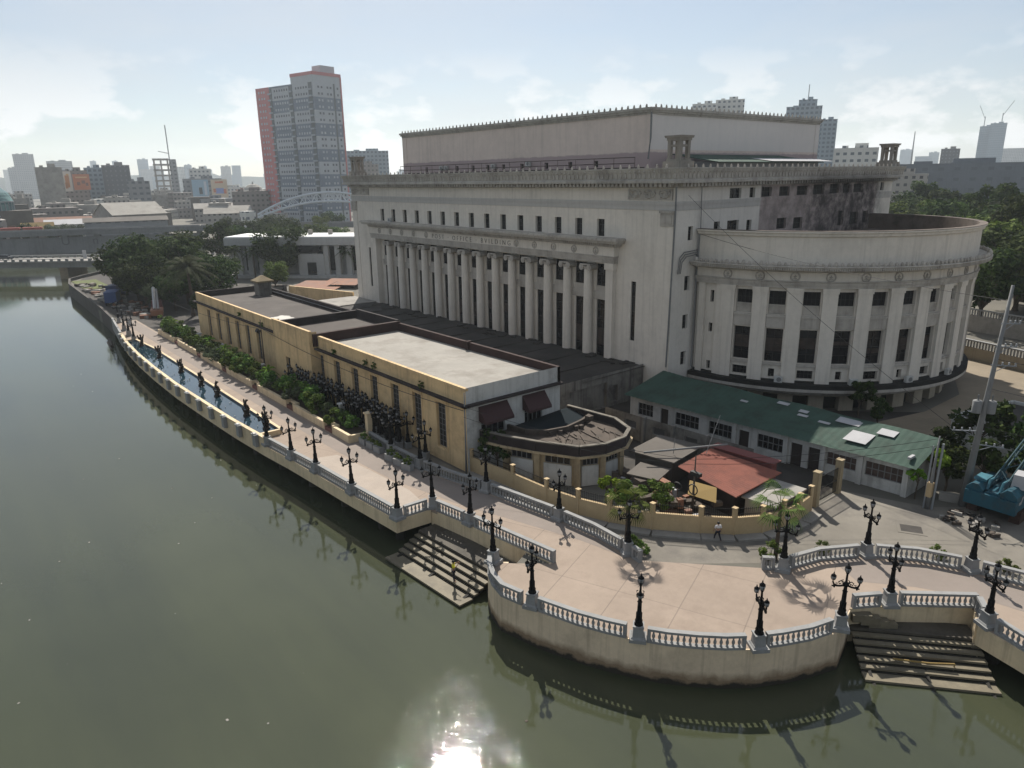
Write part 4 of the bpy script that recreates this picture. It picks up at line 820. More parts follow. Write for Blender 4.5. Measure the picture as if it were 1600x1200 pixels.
b.tube([(-51.9, 70.7, 29), (-51.9, 71.0, 22)], 0.06, 5); b.tube([(-51.9, 70.9, 22.6), (-51.9, 70.6, 17), (-51.8, 70.4, 6.5)], 0.10, 5); part('conduit', b, M['frame'], PO)
# roof pavilions
def pavilion():
    b = MB(); b.box((0, 0, 0.35), (2.9, 2.9, 0.7)); b.box((0, 0, 0.8), (2.3, 2.3, 0.3))
    c = MB()
    for sx in (-1, 1):
        for sy in (-1, 1): c.box((sx * 0.8, sy * 0.8, 1.9), (0.45, 0.45, 2.0), taper=1.15)
    for sx in (-1, 1): c.box((sx * 0.8, 0, 2.35), (0.3, 1.1, 0.22)); c.box((0, sx * 0.8, 2.35), (1.1, 0.3, 0.22))
    d = MB(); d.box((0, 0, 3.02), (2.3, 2.3, 0.28)); d.box((0, 0, 3.28), (2.6, 2.6, 0.26), taper=1.06)
    M['lantern_stone'] = mat('sooty lantern stone', (.33, .30, .26), .9, .3, .6, streak=.4)
    for q3 in (b, c, d): q3.v = [(p[0] * .85, p[1] * .85, p[2]) for p in q3.v]
    return b.mesh('pavilion_base', M['lantern_stone']), c.mesh('pavilion_pillars', M['lantern_stone']), d.mesh('pavilion_roof', M['lantern_stone'])
pv = pavilion()
for x, y in ((X1 - 0.6, Y0 + 0.9), (X0 + 1.5, Y0 + 0.9), (X1 - 0.9, Y1 - 0.4)):
    r = put('roof_pavilion', pv[0], PO, (x, y, 29.8)); link('pavilion_pillars', pv[1], r); link('pavilion_roof', pv[2], r)
b = MB(); b.bb(-60.5, -54.5, 77, 101, 29.2, 30.6); part('roof_shed', b, M['frame'], PO); b = MB(); b.add([(-61, 76.5, 31.6), (-53.9, 76.5, 30.5), (-53.9, 101.5, 30.5), (-61, 101.5, 31.6), (-61, 76.5, 31.5), (-53.9, 76.5, 30.4), (-53.9, 101.5, 30.4), (-61, 101.5, 31.5)], [(0, 1, 2, 3), (7, 6, 5, 4), (0, 4, 5, 1), (1, 5, 6, 2), (2, 6, 7, 3), (3, 7, 4, 0)]); part('roof_shed_roof', b, M['greentin'], PO)
b = MB(); b.add([(-57, 88, 31.05), (-53.8, 88, 30.6), (-53.8, 104, 30.6), (-57, 104, 31.05)], [(0, 1, 2, 3)]); part('roof_sheet', b, M['whitetin'], PO)

# ---- rounded wing
RC = (-52.0, 92.1)
def RP(r0): return lambda u, v, d: (RC[0] + (r0 - d) * math.cos(R(u)), RC[1] + (r0 - d) * math.sin(R(u)), v)
PIT = 9.83; BAYS = [-73.7 + PIT * i for i in range(16)]; PIL = [-78.6 + PIT * i for i in range(17)]
US = list(np.arange(-90, 90.1, 2.0)) 
hs = []
for i, a in enumerate(BAYS):
    hs += [(a - 2.45, a + 2.45, 13.8, 16.45), (a - 2.5, a + 2.5, 8.3, 12.15)]
    hs += [(a - 2.3, a + 2.3, 6.5, 7.5)] if i % 2 == 0 else [(a - 0.9, a + 0.9, 6.5, 7.5)]
for a in (-84.3, 84.3): hs += [(a - 0.65, a + 0.65, 14.6, 16.0), (a - 0.65, a + 0.65, 11.0, 12.1), (a - 0.65, a + 0.65, 6.45, 7.5)]
b = MB(); b.wall(RP(21.0), US, [6.0, 19.4], hs, 0.55); part('rotunda_wall', b, M['stone'], PO)
def cwin(a, w, z, h, nx, nz, gl=None, bl=None, key={}):
    k = (w, h, nx, nz, gl, bl)
    if k not in key: key[k] = window_mesh(w, h, nx, nz, 0.04, glass=gl, blind=bl, fr=M['frame_dark'])
    p = RP(20.52)(a, z, 0); put('rotunda_window', key[k], PO, p, R(a + 90))
for i, a in enumerate(BAYS):
    if a > 25: continue
    cwin(a, 1.78, 13.8, 2.65, 4, 3, M['void']); cwin(a, 1.82, 8.3, 3.85, 2, 4, None, ((.35, .72), (.3, .7), (.42, .75), (.55, .66), (.3, .45))[i % 5]); cwin(a, 1.68 if i % 2 == 0 else 0.66, 6.5, 1.0, 4 if i % 2 == 0 else 1, 2)
cwin(-84.3, 0.48, 14.6, 1.4, 1, 2); cwin(-84.3, 0.48, 11.0, 1.1, 1, 2); cwin(-84.3, 0.48, 6.45, 1.05, 1, 2)
b = MB(); c = MB()
def arcbox(b, a0, a1, r0, r1, z0, z1, n=1):
    for i in range(n):
        u0 = a0 + (a1 - a0) * i / n; u1 = a0 + (a1 - a0) * (i + 1) / n; pts = [(RC[0] + r * math.cos(R(u)), RC[1] + r * math.sin(R(u))) for r, u in ((r0, u0), (r1, u0), (r1, u1), (r0, u1))]; b.prism(pts, z0, z1)
for a in PIL:
    pb = MB(); arcbox(pb, a - 2.1, a + 2.1, 20.9, 21.38, 6.0, 16.3, 2); arcbox(pb, a - 2.3, a + 2.3, 20.9, 21.46, 16.3, 16.85, 2); arcbox(pb, a - 2.4, a + 2.4, 20.9, 21.5, 16.6, 16.86, 2)
    if a < 40: part('rotunda_pilaster', pb, M['stone'], PO)
for a in (-87.6, -81.4):
    pb = MB(); arcbox(pb, a - 1.1, a + 1.1, 20.9, 21.3, 6.0, 16.85, 1); part('rotunda_pilaster', pb, M['stone'], PO)
for a in BAYS:
    arcbox(b, a - 2.75, a + 2.75, 20.9, 21.2, 12.3, 13.5, 2); arcbox(b, a - 2.8, a + 2.8, 20.9, 21.3, 13.5, 13.75, 2); arcbox(b, a - 2.8, a + 2.8, 20.9, 21.25, 7.95, 8.25, 2)
    arcbox(b, a - 2.4, a + 2.4, 20.6, 20.8, 13.82, 14.75, 2); arcbox(b, a - 2.4, a + 2.4, 20.6, 20.9, 14.75, 14.88, 2)
part('rotunda_spandrel', b, M['stone_trim'], PO)
def rl(prof, mt, name, a0=-90, a1=90, n=72): b = MB(); b.lathe([(r, z) for r, z in prof], n, (RC[0], RC[1], 0), 0, R(a0), R(a1)); part(name, b, mt, PO)
rl([(21.0, 16.86), (21.45, 16.86), (21.45, 17.2), (21.55, 17.2), (21.55, 17.5), (21.65, 17.55), (21.65, 17.65), (21.3, 17.65)], M['stone_trim'], 'rotunda_architrave')
rl([(21.4, 17.65), (21.4, 18.6), (21.6, 18.62)], M['stone'], 'rotunda_frieze')
rl([(21.4, 18.6), (21.7, 18.65), (21.8, 18.8), (22.4, 18.85), (22.6, 19.05), (22.75, 19.3), (22.7, 19.38), (21.2, 19.38)], M['stone_trim'], 'rotunda_cornice')
rl([(21.25, 19.3), (21.25, 22.35), (21.5, 22.45), (21.55, 22.7), (21.7, 22.8), (21.7, 22.96)], M['stone'], 'rotunda_parapet')
M['rim'] = mat('brown stained parapet', (0.15, 0.12, 0.10), .9, .4, .5, dirt=(.04, .035, .03), dirt_amt=.6)
rl([(21.7, 22.96), (21.72, 23.02), (20.9, 23.02)], M['rim'], 'rotunda_rim')
rl([(20.9, 23.02), (20.9, 20.8), (0.5, 20.8)], M['rim'], 'rotunda_roof')
wr2 = wreath_mesh(0.46)
for i in range(18):
    a = -79.0 + 9.8 * i; p = RP(21.42)(a, 18.12, 0)
    if a < 40: put('wreath', wr2, PO, p, R(a + 90))
b = MB()
for i in range(110):
    a = -89 + 178 * (i + 0.5) / 110; p = RP(22.45)(a, 19.36, 0); b.sphere((p[0], p[1], p[2] + 0.2), 0.24 if i % 3 else 0.32, n=6, sz=(0.8, 0.8, 1.1))
for i in range(300): a = -89 + 178 * (i + .5) / 300; arcbox(b, a - 0.17, a + 0.17, 22.3, 22.72, 18.92, 19.18)
part('rotunda_cresting', b, M['stone_trim'], PO)
rl([(20.9, 6.3), (21.2, 6.3), (21.25, 6.1), (22.0, 6.05), (22.0, 5.55)], M['dark_ledge'], 'rotunda_ledge')
rl([(22.0, 5.55), (22.0, 5.2), (21.4, 5.0), (21.2, 4.7), (19.6, 4.7)], M['stone_trim'], 'rotunda_ledge_band')
hs = [(a - 2.5, a + 2.5, 2.4, 4.2) for a in BAYS]
b = MB(); b.wall(RP(19.8), US, [2.4, 4.9], hs, 1.0); part('rotunda_arcade', b, mat('cream arcade wall', (0.50, 0.44, 0.34), 0.85, 0.2, 0.4, streak=0.3, dirt=(0.2, 0.17, 0.13), dirt_amt=0.2), PO)
rl([(18.8, 2.4), (18.8, 4.9)], M['void'], 'arcade_interior')
# air conditioners: things that hang on or stand on the building
def aircon():
    b = MB(); b.box((0, 0, 0.35), (0.9, 0.4, 0.7)); t = thing('air_conditioner', 'air conditioner', 'air conditioner', (0, 0, 0), 0, 'air conditioner units on the post office'); part('casing', b, M['acwhite'], t, False)
    b = MB(); o = len(b.v); b.lathe([(0.27, 0), (0.25, 0.03)], 12); b.v = [(p[0] + 0.08, -0.2 - p[2], p[1] + 0.35) for p in b.v]; part('fan', b, M['frame'], t, False); return t
AC = aircon(); first = True
for loc, rz, lb in [(RP(21.6)(-61.5, 6.12, 0), R(28), 'white air conditioner on the rounded ledge, leftmost one'), (RP(21.7)(-40.3, 6.12, 0), R(50), 'white air conditioner at the middle of the rounded ledge'), (RP(21.7)(-22.5, 6.12, 0), R(68), 'white air conditioner beside a small window on the right part of the rounded ledge'), (RP(21.7)(-4, 6.12, 0), R(86), 'white air conditioner at the far right end of the rounded ledge'),
      ((-84.6, 72.6, 30.6), 0, 'larger white air conditioner at the foot of the purple attic band'), ((-107.6, 72.6, 30.4), 0, 'air conditioner at the attic foot, left one of a pair'), ((-106.2, 72.6, 30.4), 0, 'air conditioner at the attic foot, right one of a pair'), ((-93, 72.6, 30.4), 0, 'air conditioner in the middle of the attic foot'), ((-59.5, 74.3, 30), PI / 2, 'tall grey unit at the attic corner behind the near roof pavilion'), ((-114.8, 65.9, 21.74), 0, 'dark unit on the lower cornice between the left attic windows')]:
    o = AC if first else dup(AC, loc); first = False; o.location = loc; o.rotation_euler = (0, 0, rz); o['label'] = lb

# ================================================================== CREAM BUILDING ALONG THE ESPLANADE
CB = thing('cream_building', 'long low cream building with tall narrow windows and flat walled roofs', 'building', (-91, 42, GZ))
CY0, CY1, CX0, CX1 = 35.9, 47.6, -131.0, -50.8
wx = [-124.7, -119.9, -115.3, -110.9, -106.5, -102.1, -81.3, -76.9, -72.4, -68.0, -63.5, -59.2, -54.9]
hs = [(x - 0.8, x + 0.8, 3.9, 8.4) for x in wx]
b = MB(); b.wall(lambda u, v, d: (u, CY0 + d, v), [CX0, -93.6], [GZ, 10.5], [h for h in hs if h[1] < -94], 0.35); b.wall(lambda u, v, d: (u, CY0 + d, v), [-82.0, CX1], [GZ, 10.5], [h for h in hs if h[0] > -90], 0.35)
b.wall(lambda u, v, d: (u, 34.9 + d, v), [-93.6, -82.0], [GZ, 11.2], [(-90.1, -88.7, 2.6, 6.8)], 0.5)
b.quad((-93.6, CY0, GZ), (-93.6, 34.9, GZ), (-93.6, 34.9, 11.2), (-93.6, CY0, 11.2)); b.quad((-82, 34.9, GZ), (-82, CY0, GZ), (-82, CY0, 11.2), (-82, 34.9, 11.2))
b.quad((CX0, CY1, GZ), (CX0, CY0, GZ), (CX0, CY0, 10.5), (CX0, CY1, 10.5)); b.quad((CX1, CY1, GZ), (CX0, CY1, GZ), (CX0, CY1, 10.5), (CX1, CY1, 10.5)); part('front_wall', b, M['yellow'], CB)
wm = window_mesh(1.6, 4.5, 3, 8, 0.05, glass=mat('grimy louvre glass', (0.04, 0.037, 0.034), 0.5, 0.6, 1.5, bump=0.1))
hm = MB(); 
for s in (-1, 1): hm.bb(s * 0.9 - 0.09, s * 0.9 + 0.09, -0.06, 0.02, -0.1, 4.6)
hm.bb(-0.95, 0.95, -0.06, 0.02, 4.6, 4.78); hm.bb(-1.0, 1.0, -0.12, 0.02, 4.78, 4.86); hm.bb(-0.95, 0.95, -0.1, 0.02, -0.22, -0.08); hm = hm.mesh('window_surround', M['yellow'])
for x in wx: w = put('window', wm, CB, (x, CY0 + 0.3, 3.9)); link('window_surround', hm, w, (0, -0.3, 0))
put('doorway', window_mesh(1.4, 4.2, 2, 4, 0.08), CB, (-89.4, 35.3, 2.6))
b = MB()
for i in range(34): x = CX0 + 1.2 + 79 * i / 34; 
b.bb(CX0 - 0.45, -93.6, CY0 - 0.5, CY0, 9.0, 9.18); b.bb(-82.0, CX1 + 0.5, CY0 - 0.5, CY0, 9.0, 9.18); part('eave_ledge', b, M['blackwall'], CB)
b = MB(); b.bb(CX0 - 0.02, -93.6, CY0 - 0.05, CY0 + 0.3, 10.45, 10.7); b.bb(-82.0, CX1 + 0.02, CY0 - 0.05, CY0 + 0.3, 10.45, 10.7); b.bb(-93.7, -81.9, 34.85, 35.2, 11.15, 11.35); part('coping', b, M['yellow'], CB)
# parapets inside, roofs
b = MB(); b.bb(CX0, -93.6, CY1 - 0.3, CY1 + 0.02, GZ, 10.7); b.bb(CX0 - 0.03, CX0 + 0.3, CY0 + 0.3, CY1, 9.0, 10.7); b.bb(-94.2, -93.62, CY0 + 0.35, CY1, 9.4, 10.9); b.bb(-93.6, -82, CY1 - 0.32, CY1 + 0.02, 9.0, 11.1); part('black_parapet', b, M['blackwall'], CB)
b = MB(); b.bb(-82.3, -81.7, 35.3, CY1, 9.4, 10.95); b.bb(-81.7, CX1, CY1 - 0.35, CY1 + 0.03, 9.2, 10.75); b.bb(-66.2, -65.8, CY1 - 0.6, CY1 + 0.05, 9.2, 10.9); part('brown_parapet', b, M['brownwall'], CB)
b = MB(); b.quad((-81.7, CY0 + 0.3, 9.75), (CX1 - 0.3, CY0 + 0.3, 9.95), (CX1 - 0.3, CY1 - 0.3, 9.95), (-81.7, CY1 - 0.3, 9.75)); part('pale_roof', b, M['paleroof'], CB)
gr = mat('grey roof with white patch', (0.085, 0.072, 0.064), 0.9, 0.35, 0.2, dirt=(0.1, 0.09, 0.08), dirt_amt=0.5)
def patch(N, Lk, g, cur):
    s = N.new('ShaderNodeSeparateXYZ'); Lk.new(g, s.inputs[0]); n = nnoise(N, Lk, g, 0.8, 5); w = nmath(N, Lk, 'MULTIPLY', nmath(N, Lk, 'SUBTRACT', n, 0.5), 8.0)
    dx = nmath(N, Lk, 'DIVIDE', nmath(N, Lk, 'ADD', s.outputs[0], 100.5), 3.2); dy = nmath(N, Lk, 'DIVIDE', nmath(N, Lk, 'SUBTRACT', s.outputs[1], 39.2), 1.8)
    r = nmath(N, Lk, 'ADD', nmath(N, Lk, 'ADD', nmath(N, Lk, 'MULTIPLY', dx, dx), nmath(N, Lk, 'MULTIPLY', dy, dy)), nmath(N, Lk, 'MULTIPLY', w, 0.3)); return nmix(N, Lk, nrange(N, Lk, r, 1.0, 0.8), cur, (0.50, 0.48, 0.44))
overlay(gr, patch)
b = MB(); b.quad((CX0 + 0.3, CY0 + 0.3, 9.75), (-94.2, CY0 + 0.3, 9.75), (-94.2, CY1 - 0.3, 9.75), (CX0 + 0.3, CY1 - 0.3, 9.75)); b.quad((-93.6, 35.2, 9.9), (-82.3, 35.2, 9.9), (-82.3, CY1 - 0.3, 9.9), (-93.6, CY1 - 0.3, 9.9)); part('grey_roof', b, gr, CB)
b = MB(); b.tube([(-126, CY1 - 0.5, 10.3), (-103, CY1 - 0.5, 10.2), (-95, CY1 - 0.6, 10.2)], 0.06, 5); part('roof_pipe', b, M['pole'], CB)
# white right end face with awnings
b = MB(); hw = [(37.6, 40.4, 5.7, 7.9), (42.9, 45.2, 5.7, 7.9)]; b.wall(lambda u, v, d: (CX1 - d, u, v), [CY0, CY1], [GZ, 10.75], hw, 0.3); part('end_wall', b, M['white'], CB)
b = MB(); b.bb(CX1, CX1 + 0.5, CY0 - 0.5, CY1, 9.0, 9.2); part('eave_ledge', b, M['blackwall'], CB)
for u0, u1, z0, z1 in hw:
    put('end_window', window_mesh(u1 - u0, 2.2, 4, 2), CB, (CX1 - 0.25, (u0 + u1) / 2, z0), PI / 2)
    b = MB(); a, c = u0 - 0.3, u1 + 0.3; b.add([(CX1 + 0.02, a, 8.7), (CX1 + 0.02, c, 8.7), (CX1 + 1.1, c, 7.4), (CX1 + 1.1, a, 7.4), (CX1 + 1.1, c, 7.15), (CX1 + 1.1, a, 7.15), (CX1 + 0.02, a, 7.3), (CX1 + 0.02, c, 7.3)], [(0, 3, 2, 1), (3, 5, 4, 2), (0, 6, 5, 3), (1, 2, 4, 7)]); part('awning', b, M['maroon'], CB)
# little rooftop kiosk
b = MB(); b.bb(-126.9, -124.6, 44.8, 47.0, 9.4, 12.0); kq = thing('roof_kiosk', 'small square kiosk with brown tiled cap at the far corner of the cream building roof', 'kiosk', (-125.7, 46, 9.75)); part('kiosk_wall', b, M['oldwall'], kq)
b = MB(); b.box((-125.75, 45.9, 12.15), (3.2, 3.0, 0.3)); b.box((-125.75, 45.9, 12.7), (3.0, 2.8, 0.8), taper=0.15); part('kiosk_roof', b, mat('mossy brown tiles', (0.28, 0.22, 0.13), 0.9, 0.4, 0.8), kq)

# low flat roofed annex between the cream building and the colonnade
t = thing('annex', 'low annex with dark flat roof in shadow at the foot of the colonnade', 'building', (-90, 58, GZ))
b = MB(); b.bb(-122, -56.3, 51.0, 66.4, GZ, 6.2); part('annex_wall', b, M['oldwall'], t)
b = MB(); b.add([(-122.3, 50.5, 6.22), (-56.0, 50.5, 6.22), (-55.6, 66.45, 6.5), (-122.3, 66.45, 6.5)], [(0, 1, 2, 3)]); 
for x in np.arange(-118, -57, 5.2): b.box((x, 58, 6.45), (0.12, 15.4, 0.10))
rs = random.Random(11)
for i in range(40): b.box((rs.uniform(-120, -58), rs.uniform(63.5, 66), 6.55), (rs.uniform(.4, 2.2), rs.uniform(.3, .9), rs.uniform(.1, .3)), rs.uniform(0, 3))
part('annex_roof', b, M['darkroof'], t)
b = MB(); SPw = lambda u, v, d: (-55.9 - d, u, v); b.wall(SPw, [50.6, 66.45], [GZ, 6.75], [(53.9, 60.0, 2.6, 5.6), (60.7, 61.9, 3.0, 5.0)], 0.9, mr=0); b.bb(-57.0, -56.9, 50.6, 66, GZ, 6, 1); part('annex_end_wall', b, [M['oldwall'], M['void']], t)
solo('flat_roof', MB().bb(-131.5, -122.5, 58.5, 66.3, GZ, 6.55), M['concrete'], 'pale concrete roof half in sun at the left foot of the post office', 'building', (-127, 62, GZ))
solo('boundary_wall', MB().seg((-150, 60.5), (-131.6, 66.2), 0.4, GZ, 7.3), M['yellow'], 'stained yellowish wall behind the sunlit concrete roof', 'wall', (-141, 63, GZ))

# rusty market roofs
rs = random.Random(21)
for i, (x, y, w, d, z, mt, lb) in enumerate([(-168, 74, 9, 8, 4.4, 'rust', 'orange rusted tin market roof, brightest one'), (-159, 70, 9, 9, 4.2, 'rust', 'long brownish tin market roof before the pale hall'), (-151, 67.5, 7, 6, 4.0, 'rust', 'low rust streaked tin roof next to the yellowish wall'), (-170, 83, 10, 6, 4.0, 'rust', 'rusty tin roof close to the left edge of the post office'), (-176, 66, 8, 6, 3.6, 'greyroof', 'grey tin stall roof at the left of the rusty market'), (-188, 55, 10, 4.5, 4.1, 'whitetin', 'pale pinkish tin roof behind the palm and cream building')]):
    t = thing('market_stall', lb, 'stall', (x, y, GZ), R(35)); b = MB(); b.add([(-w / 2, -d / 2, z - 0.5 - GZ), (w / 2, -d / 2, z - 0.4 - GZ), (w / 2, d / 2, z + 0.4 - GZ), (-w / 2, d / 2, z + 0.3 - GZ), (-w / 2, -d / 2, z - 0.56 - GZ), (w / 2, -d / 2, z - 0.46 - GZ), (w / 2, d / 2, z + 0.34 - GZ), (-w / 2, d / 2, z + 0.24 - GZ)], [(0, 1, 2, 3), (7, 6, 5, 4), (0, 4, 5, 1), (1, 5, 6, 2), (2, 6, 7, 3), (3, 7, 4, 0)]); part('stall_roof', b, M[mt], t, False)
    b = MB(); 
    for sx in (-1, 1):
        for sy in (-1, 1): b.box((sx * w * .45, sy * d * .45, (z - 0.5 - GZ) / 2), (0.12, 0.12, z - 0.5 - GZ))
    b.box((0, d * .3, 0.7), (w * .8, d * .2, 1.4)); part('stall_frame', b, M['wood'], t, False)

# octagonal building
OC = [(-50.7, 48.6), (-44.7, 49.2), (-41.8, 48.0), (-40.6, 46.0), (-40.5, 43.4), (-41.5, 41.2), (-45.0, 39.3), (-48.2, 38.0), (-50.7, 37.4)]
cxo, cyo = -46.0, 43.6
def scl(k): return [(cxo + (x - cxo) * k, cyo + (y - cyo) * k) if x > -50 else (x, cyo + (y - cyo) * k) for x, y in OC]
t = thing('octagon_building', 'low many sided building with a dark debris strewn roof behind the cream wall', 'building', (cxo, cyo, GZ))
b = MB(); b.prism(scl(0.93), GZ, 5.5); part('octagon_wall', b, M['octagon'], t)
b = MB(); b.prism(scl(1.06), 5.35, 5.55); part('octagon_eave', b, M['octagon'], t)
b = MB(); P2 = scl(1.0)
for a, c in zip(P2, P2[1:]): b.seg(a, c, 0.28, 5.56, 6.42)
part('octagon_parapet', b, M['blackwall'], t)
b = MB()
for a, c in zip(P2, P2[1:]): b.seg(a, c, 0.36, 6.42, 6.52)
part('octagon_coping', b, mat('stained coping', (.2, .18, .15), .9, .4, 1.2, dirt=(.04, .035, .03), dirt_amt=.7), t)
b = MB(); b.add([(x, y, 5.75) for x, y in P2], [tuple(range(len(P2)))[::-1]]); part('octagon_roof', b, mat('brown weathered roof', (0.095, 0.074, 0.058), 0.9, 0.4, 0.5, dirt=(0.04, 0.035, 0.03), dirt_amt=0.7), t)
b = MB(); pts = [(-50.6, 40.6), (-48.4, 40.9), (-46.9, 42.3), (-46.4, 44.4), (-46.9, 46.9), (-47.6, 48.6)]
for a, c in zip(pts, pts[1:]): b.seg(a, c, 0.25, 5.7, 6.3)
part('inner_kerb', b, M['wood'], t)
b = MB(); b.add([(-50.6, 40.7, 5.9)] + [(x - 0.1, y, 5.85) for x, y in pts[1:]] + [(-50.6, 48.5, 6.3)], [(0, 1, 2, 3, 4, 5, 6)]); part('dark_roofing', b, simple('blue black roofing', (0.014, 0.02, 0.024), 1.0, 0, 0.1), t)
W5 = scl(0.94)
for i in range(3, 8):
    a, c = np.array(W5[i]), np.array(W5[i + 1]); d = c - a; Ln = np.hypot(*d); ang = math.atan2(d[1], d[0]); m = (a + c) / 2
    if Ln < 2: continue
    p = wpos(t); link('octagon_window', window_mesh(Ln * 0.62, 0.75, 4, 1), t, (m[0] - p[0], m[1] - p[1], 4.55 - p[2]), ang + PI)
    b = MB(); b.box((0, -0.03, 0.95), (Ln * 0.7, 0.08, 1.9)); o = link('wall_panel', b.mesh('wall_panel', M['white']), t, (m[0] - p[0], m[1] - p[1], 0.05), ang + PI)
    b = MB(); b.box((a[0], a[1], 3.9), (0.5, 0.5, 2.9), ang); part('corner_pier', b, M['octagon'], t)
rs = random.Random(4); b = MB()
for i in range(26):
    x, y = rs.uniform(-45.8, -42), rs.uniform(41.5, 47.5); L = rs.uniform(0.5, 3); a = rs.uniform(2.2, 3.1); b.box((x, y, 5.82), (L, 0.07, 0.07), a)
for i in range(8): b.box((-46.6 + rs.uniform(-.3, .5), 42.5 + i * 0.5, 5.95), (0.4, 0.35, 0.35), rs.uniform(0, 3))
b.box((-46.6, 47.6, 6.35), (0.6, 0.6, 0.5))
solo('roof_debris', b, M['wood'], 'scattered planks and junk on the octagonal roof', 'debris', (-44, 44, 5.75))['kind'] = 'stuff'

# old low wall behind the octagon with openings, white fronted green roofed row house
b = MB(); b.wall(lambda u, v, d: (u, 54.2 + (u + 46) * 0.05 + d, v), [-50.5, -33], [GZ, 5.2], [(x, x + 1.5, 3.7, 4.5) for x in (-47.8, -44.2, -40.4, -36.6)], 0.25); 
for x in (-45.2, -41.6, -37.8): b.box((x, 54.1 + (x + 46) * .05, 3.9), (0.3, 0.5, 2.8))
solo('compound_wall', b, M['oldwall'], 'mould streaked low wall with square openings before the green roofed house', 'wall', (-42, 54.3, GZ))
GHx0, GHx1 = -51.6, -21.9
def ghy(x): return 58.2 + (x - GHx0) * (60.1 - 58.2) / (GHx1 - GHx0)
t = thing('green_roof_house', 'long white row house under a green tin roof with white patch sheets', 'house', (-34, 61, GZ))
hs = [(-50.2, -48.2, 3.3, 4.7), (-47.2, -46.2, 2.6, 4.7), (-45.3, -42.4, 3.3, 4.7), (-41.2, -38.6, 3.3, 4.7), (-37.8, -36.7, 2.5, 4.6), (-35.8, -33.2, 3.3, 4.7), (-32.4, -31.3, 2.5, 4.7), (-30.7, -29.6, 2.5, 4.7), (-29.0, -26.4, 3.5, 4.7), (-25.6, -22.5, 3.5, 4.8)]
b = MB(); b.wall(lambda u, v, d: (u, ghy(u) + 0.75 + d, v), [GHx0 + 0.3, GHx1 - 0.1], [GZ, 5.6], hs, 0.25); x = GHx1 - 0.1; b.quad((x, ghy(x) + .75, GZ), (x, 64.5, GZ), (x, 64.5, 6.6), (x, ghy(x) + .75, 5.5)); x = GHx0 + .3; b.quad((x, 64.5, GZ), (x, ghy(x) + .75, GZ), (x, ghy(x) + .75, 5.5), (x, 64.5, 6.6)); part('house_wall', b, M['white'], t)
for h in hs:
    w = h[1] - h[0]; p = (h[0] + h[1]) / 2
    if h[2] > 3: put('house_window', window_mesh(w, h[3] - h[2], int(w / 0.5), 2, 0.07, glass=mat('brown shutters', (0.10, 0.07, 0.06), 0.7, 0.5, 2) if h[0] > -31 else M['glass']), t, (p, ghy(p) + 0.95, h[2]), math.atan2(2.4, 28.2))
    else: b = MB(); b.bb(h[0], h[1], ghy(p) + 0.9, ghy(p) + 0.98, h[2], h[3]); part('door', b, simple('dark door', (0.025, 0.018, 0.016), 0.7), t)
for x in (-38.2, -32.85, -29.3, -26.0, -22.25): b = MB(); b.box((x, ghy(x) + .7, 4.0), (0.45, 0.35, 3.0)); part('house_pier', b, M['white'], t)
b = MB(); n = 94; vs = []
for i in range(n + 1):
    x = GHx0 + (GHx1 - GHx0 + 0.6) * i / n; dz = 0.02 * (i % 2); wv = 0.06 * math.sin(x * 0.7)
    vs += [(x, ghy(x) - 0.1, 5.45 + dz + wv * 0.3), (x, (ghy(x) + 64.9) / 2, 6.2 + dz + wv), (x, 64.9, 6.95 + dz + wv)]
b.add(vs, [(3 * i + j, 3 * i + 3 + j, 3 * i + 4 + j, 3 * i + 1 + j) for i in range(n) for j in range(2)]); part('green_roof', b, M['greentin'], t)
def onroof(x, f): y = ghy(x) - 0.1 + f * (65.3 - ghy(x)); return (x, y, 5.45 + f * 1.5 + 0.14 + 0.1 * math.sin(x * .7))
for x, f, w, df in ((-27.0, 0.40, 2.0, 0.34), (-25.3, 0.70, 1.5, 0.2), (-29.0, 0.80, 2.2, 0.17), (-33.3, 0.74, .9, 0.08), (-35.8, 0.84, 1.2, 0.08), (-33.0, .62, 1.0, .06), (-30.8, 0.6, 1.1, 0.06), (-39.5, 0.66, 0.8, 0.05)):
    b = MB(); p = [onroof(x - w / 2, f - df / 2), onroof(x + w / 2, f - df / 2), onroof(x + w / 2, f + df / 2), onroof(x - w / 2, f + df / 2)]; zt = max(q3[2] - 1.5 * ((q3[1] - ghy(q3[0])) / 7.3) for q3 in p); p = [(a, c, zt + 1.5 * ((c - ghy(a)) / 7.3) - 0.04) for a, c, _ in p]
    b.add(p + [(a, c, z - 0.04) for a, c, z in p], [(0, 1, 2, 3), (7, 6, 5, 4), (0, 4, 5, 1), (1, 5, 6, 2), (2, 6, 7, 3), (3, 7, 4, 0)]); part('patch_sheet', b, M['whitetin'], t)
b = MB(); p = onroof(-22.2, 0.22); b.box((p[0], p[1], p[2] + 0.1), (0.25, 0.9, 0.2)); part('roof_brick', b, M['whitetin'], t)

# cream perimeter wall with posts and iron railing
FP0 = [(-50.7, 36.3), (-45.2, 36.75), (-41.0, 36.95), (-37.8, 37.5), (-35.2, 38.4), (-32.2, 40.0), (-29.4, 42.3), (-27.6, 44.0), (-26.4, 45.9), (-25.9, 48.0), (-25.7, 50.0), (-25.9, 52.0)]
t = thing('perimeter_wall', 'curved cream perimeter wall with square posts and iron railing along the road', 'wall', (-35, 39, GZ))
b = MB(); r = MB()
for a, c in zip(FP0, FP0[1:]):
    b.seg(a, c, 0.24, GZ, GZ + 1.55); d = np.array(c) - np.array(a); L = np.hypot(*d)
    for z in (1.75, 2.2): r.seg(a, c, 0.03, GZ + z, GZ + z + 0.04)
    for i in range(int(L / 0.16)): p = np.array(a) + d * (i + .5) * 0.16 / L; r.box((p[0], p[1], GZ + 1.92), (0.022, 0.022, 0.8))
part('wall_body', b, M['fence'], t); part('iron_railing', r, M['iron'], t)
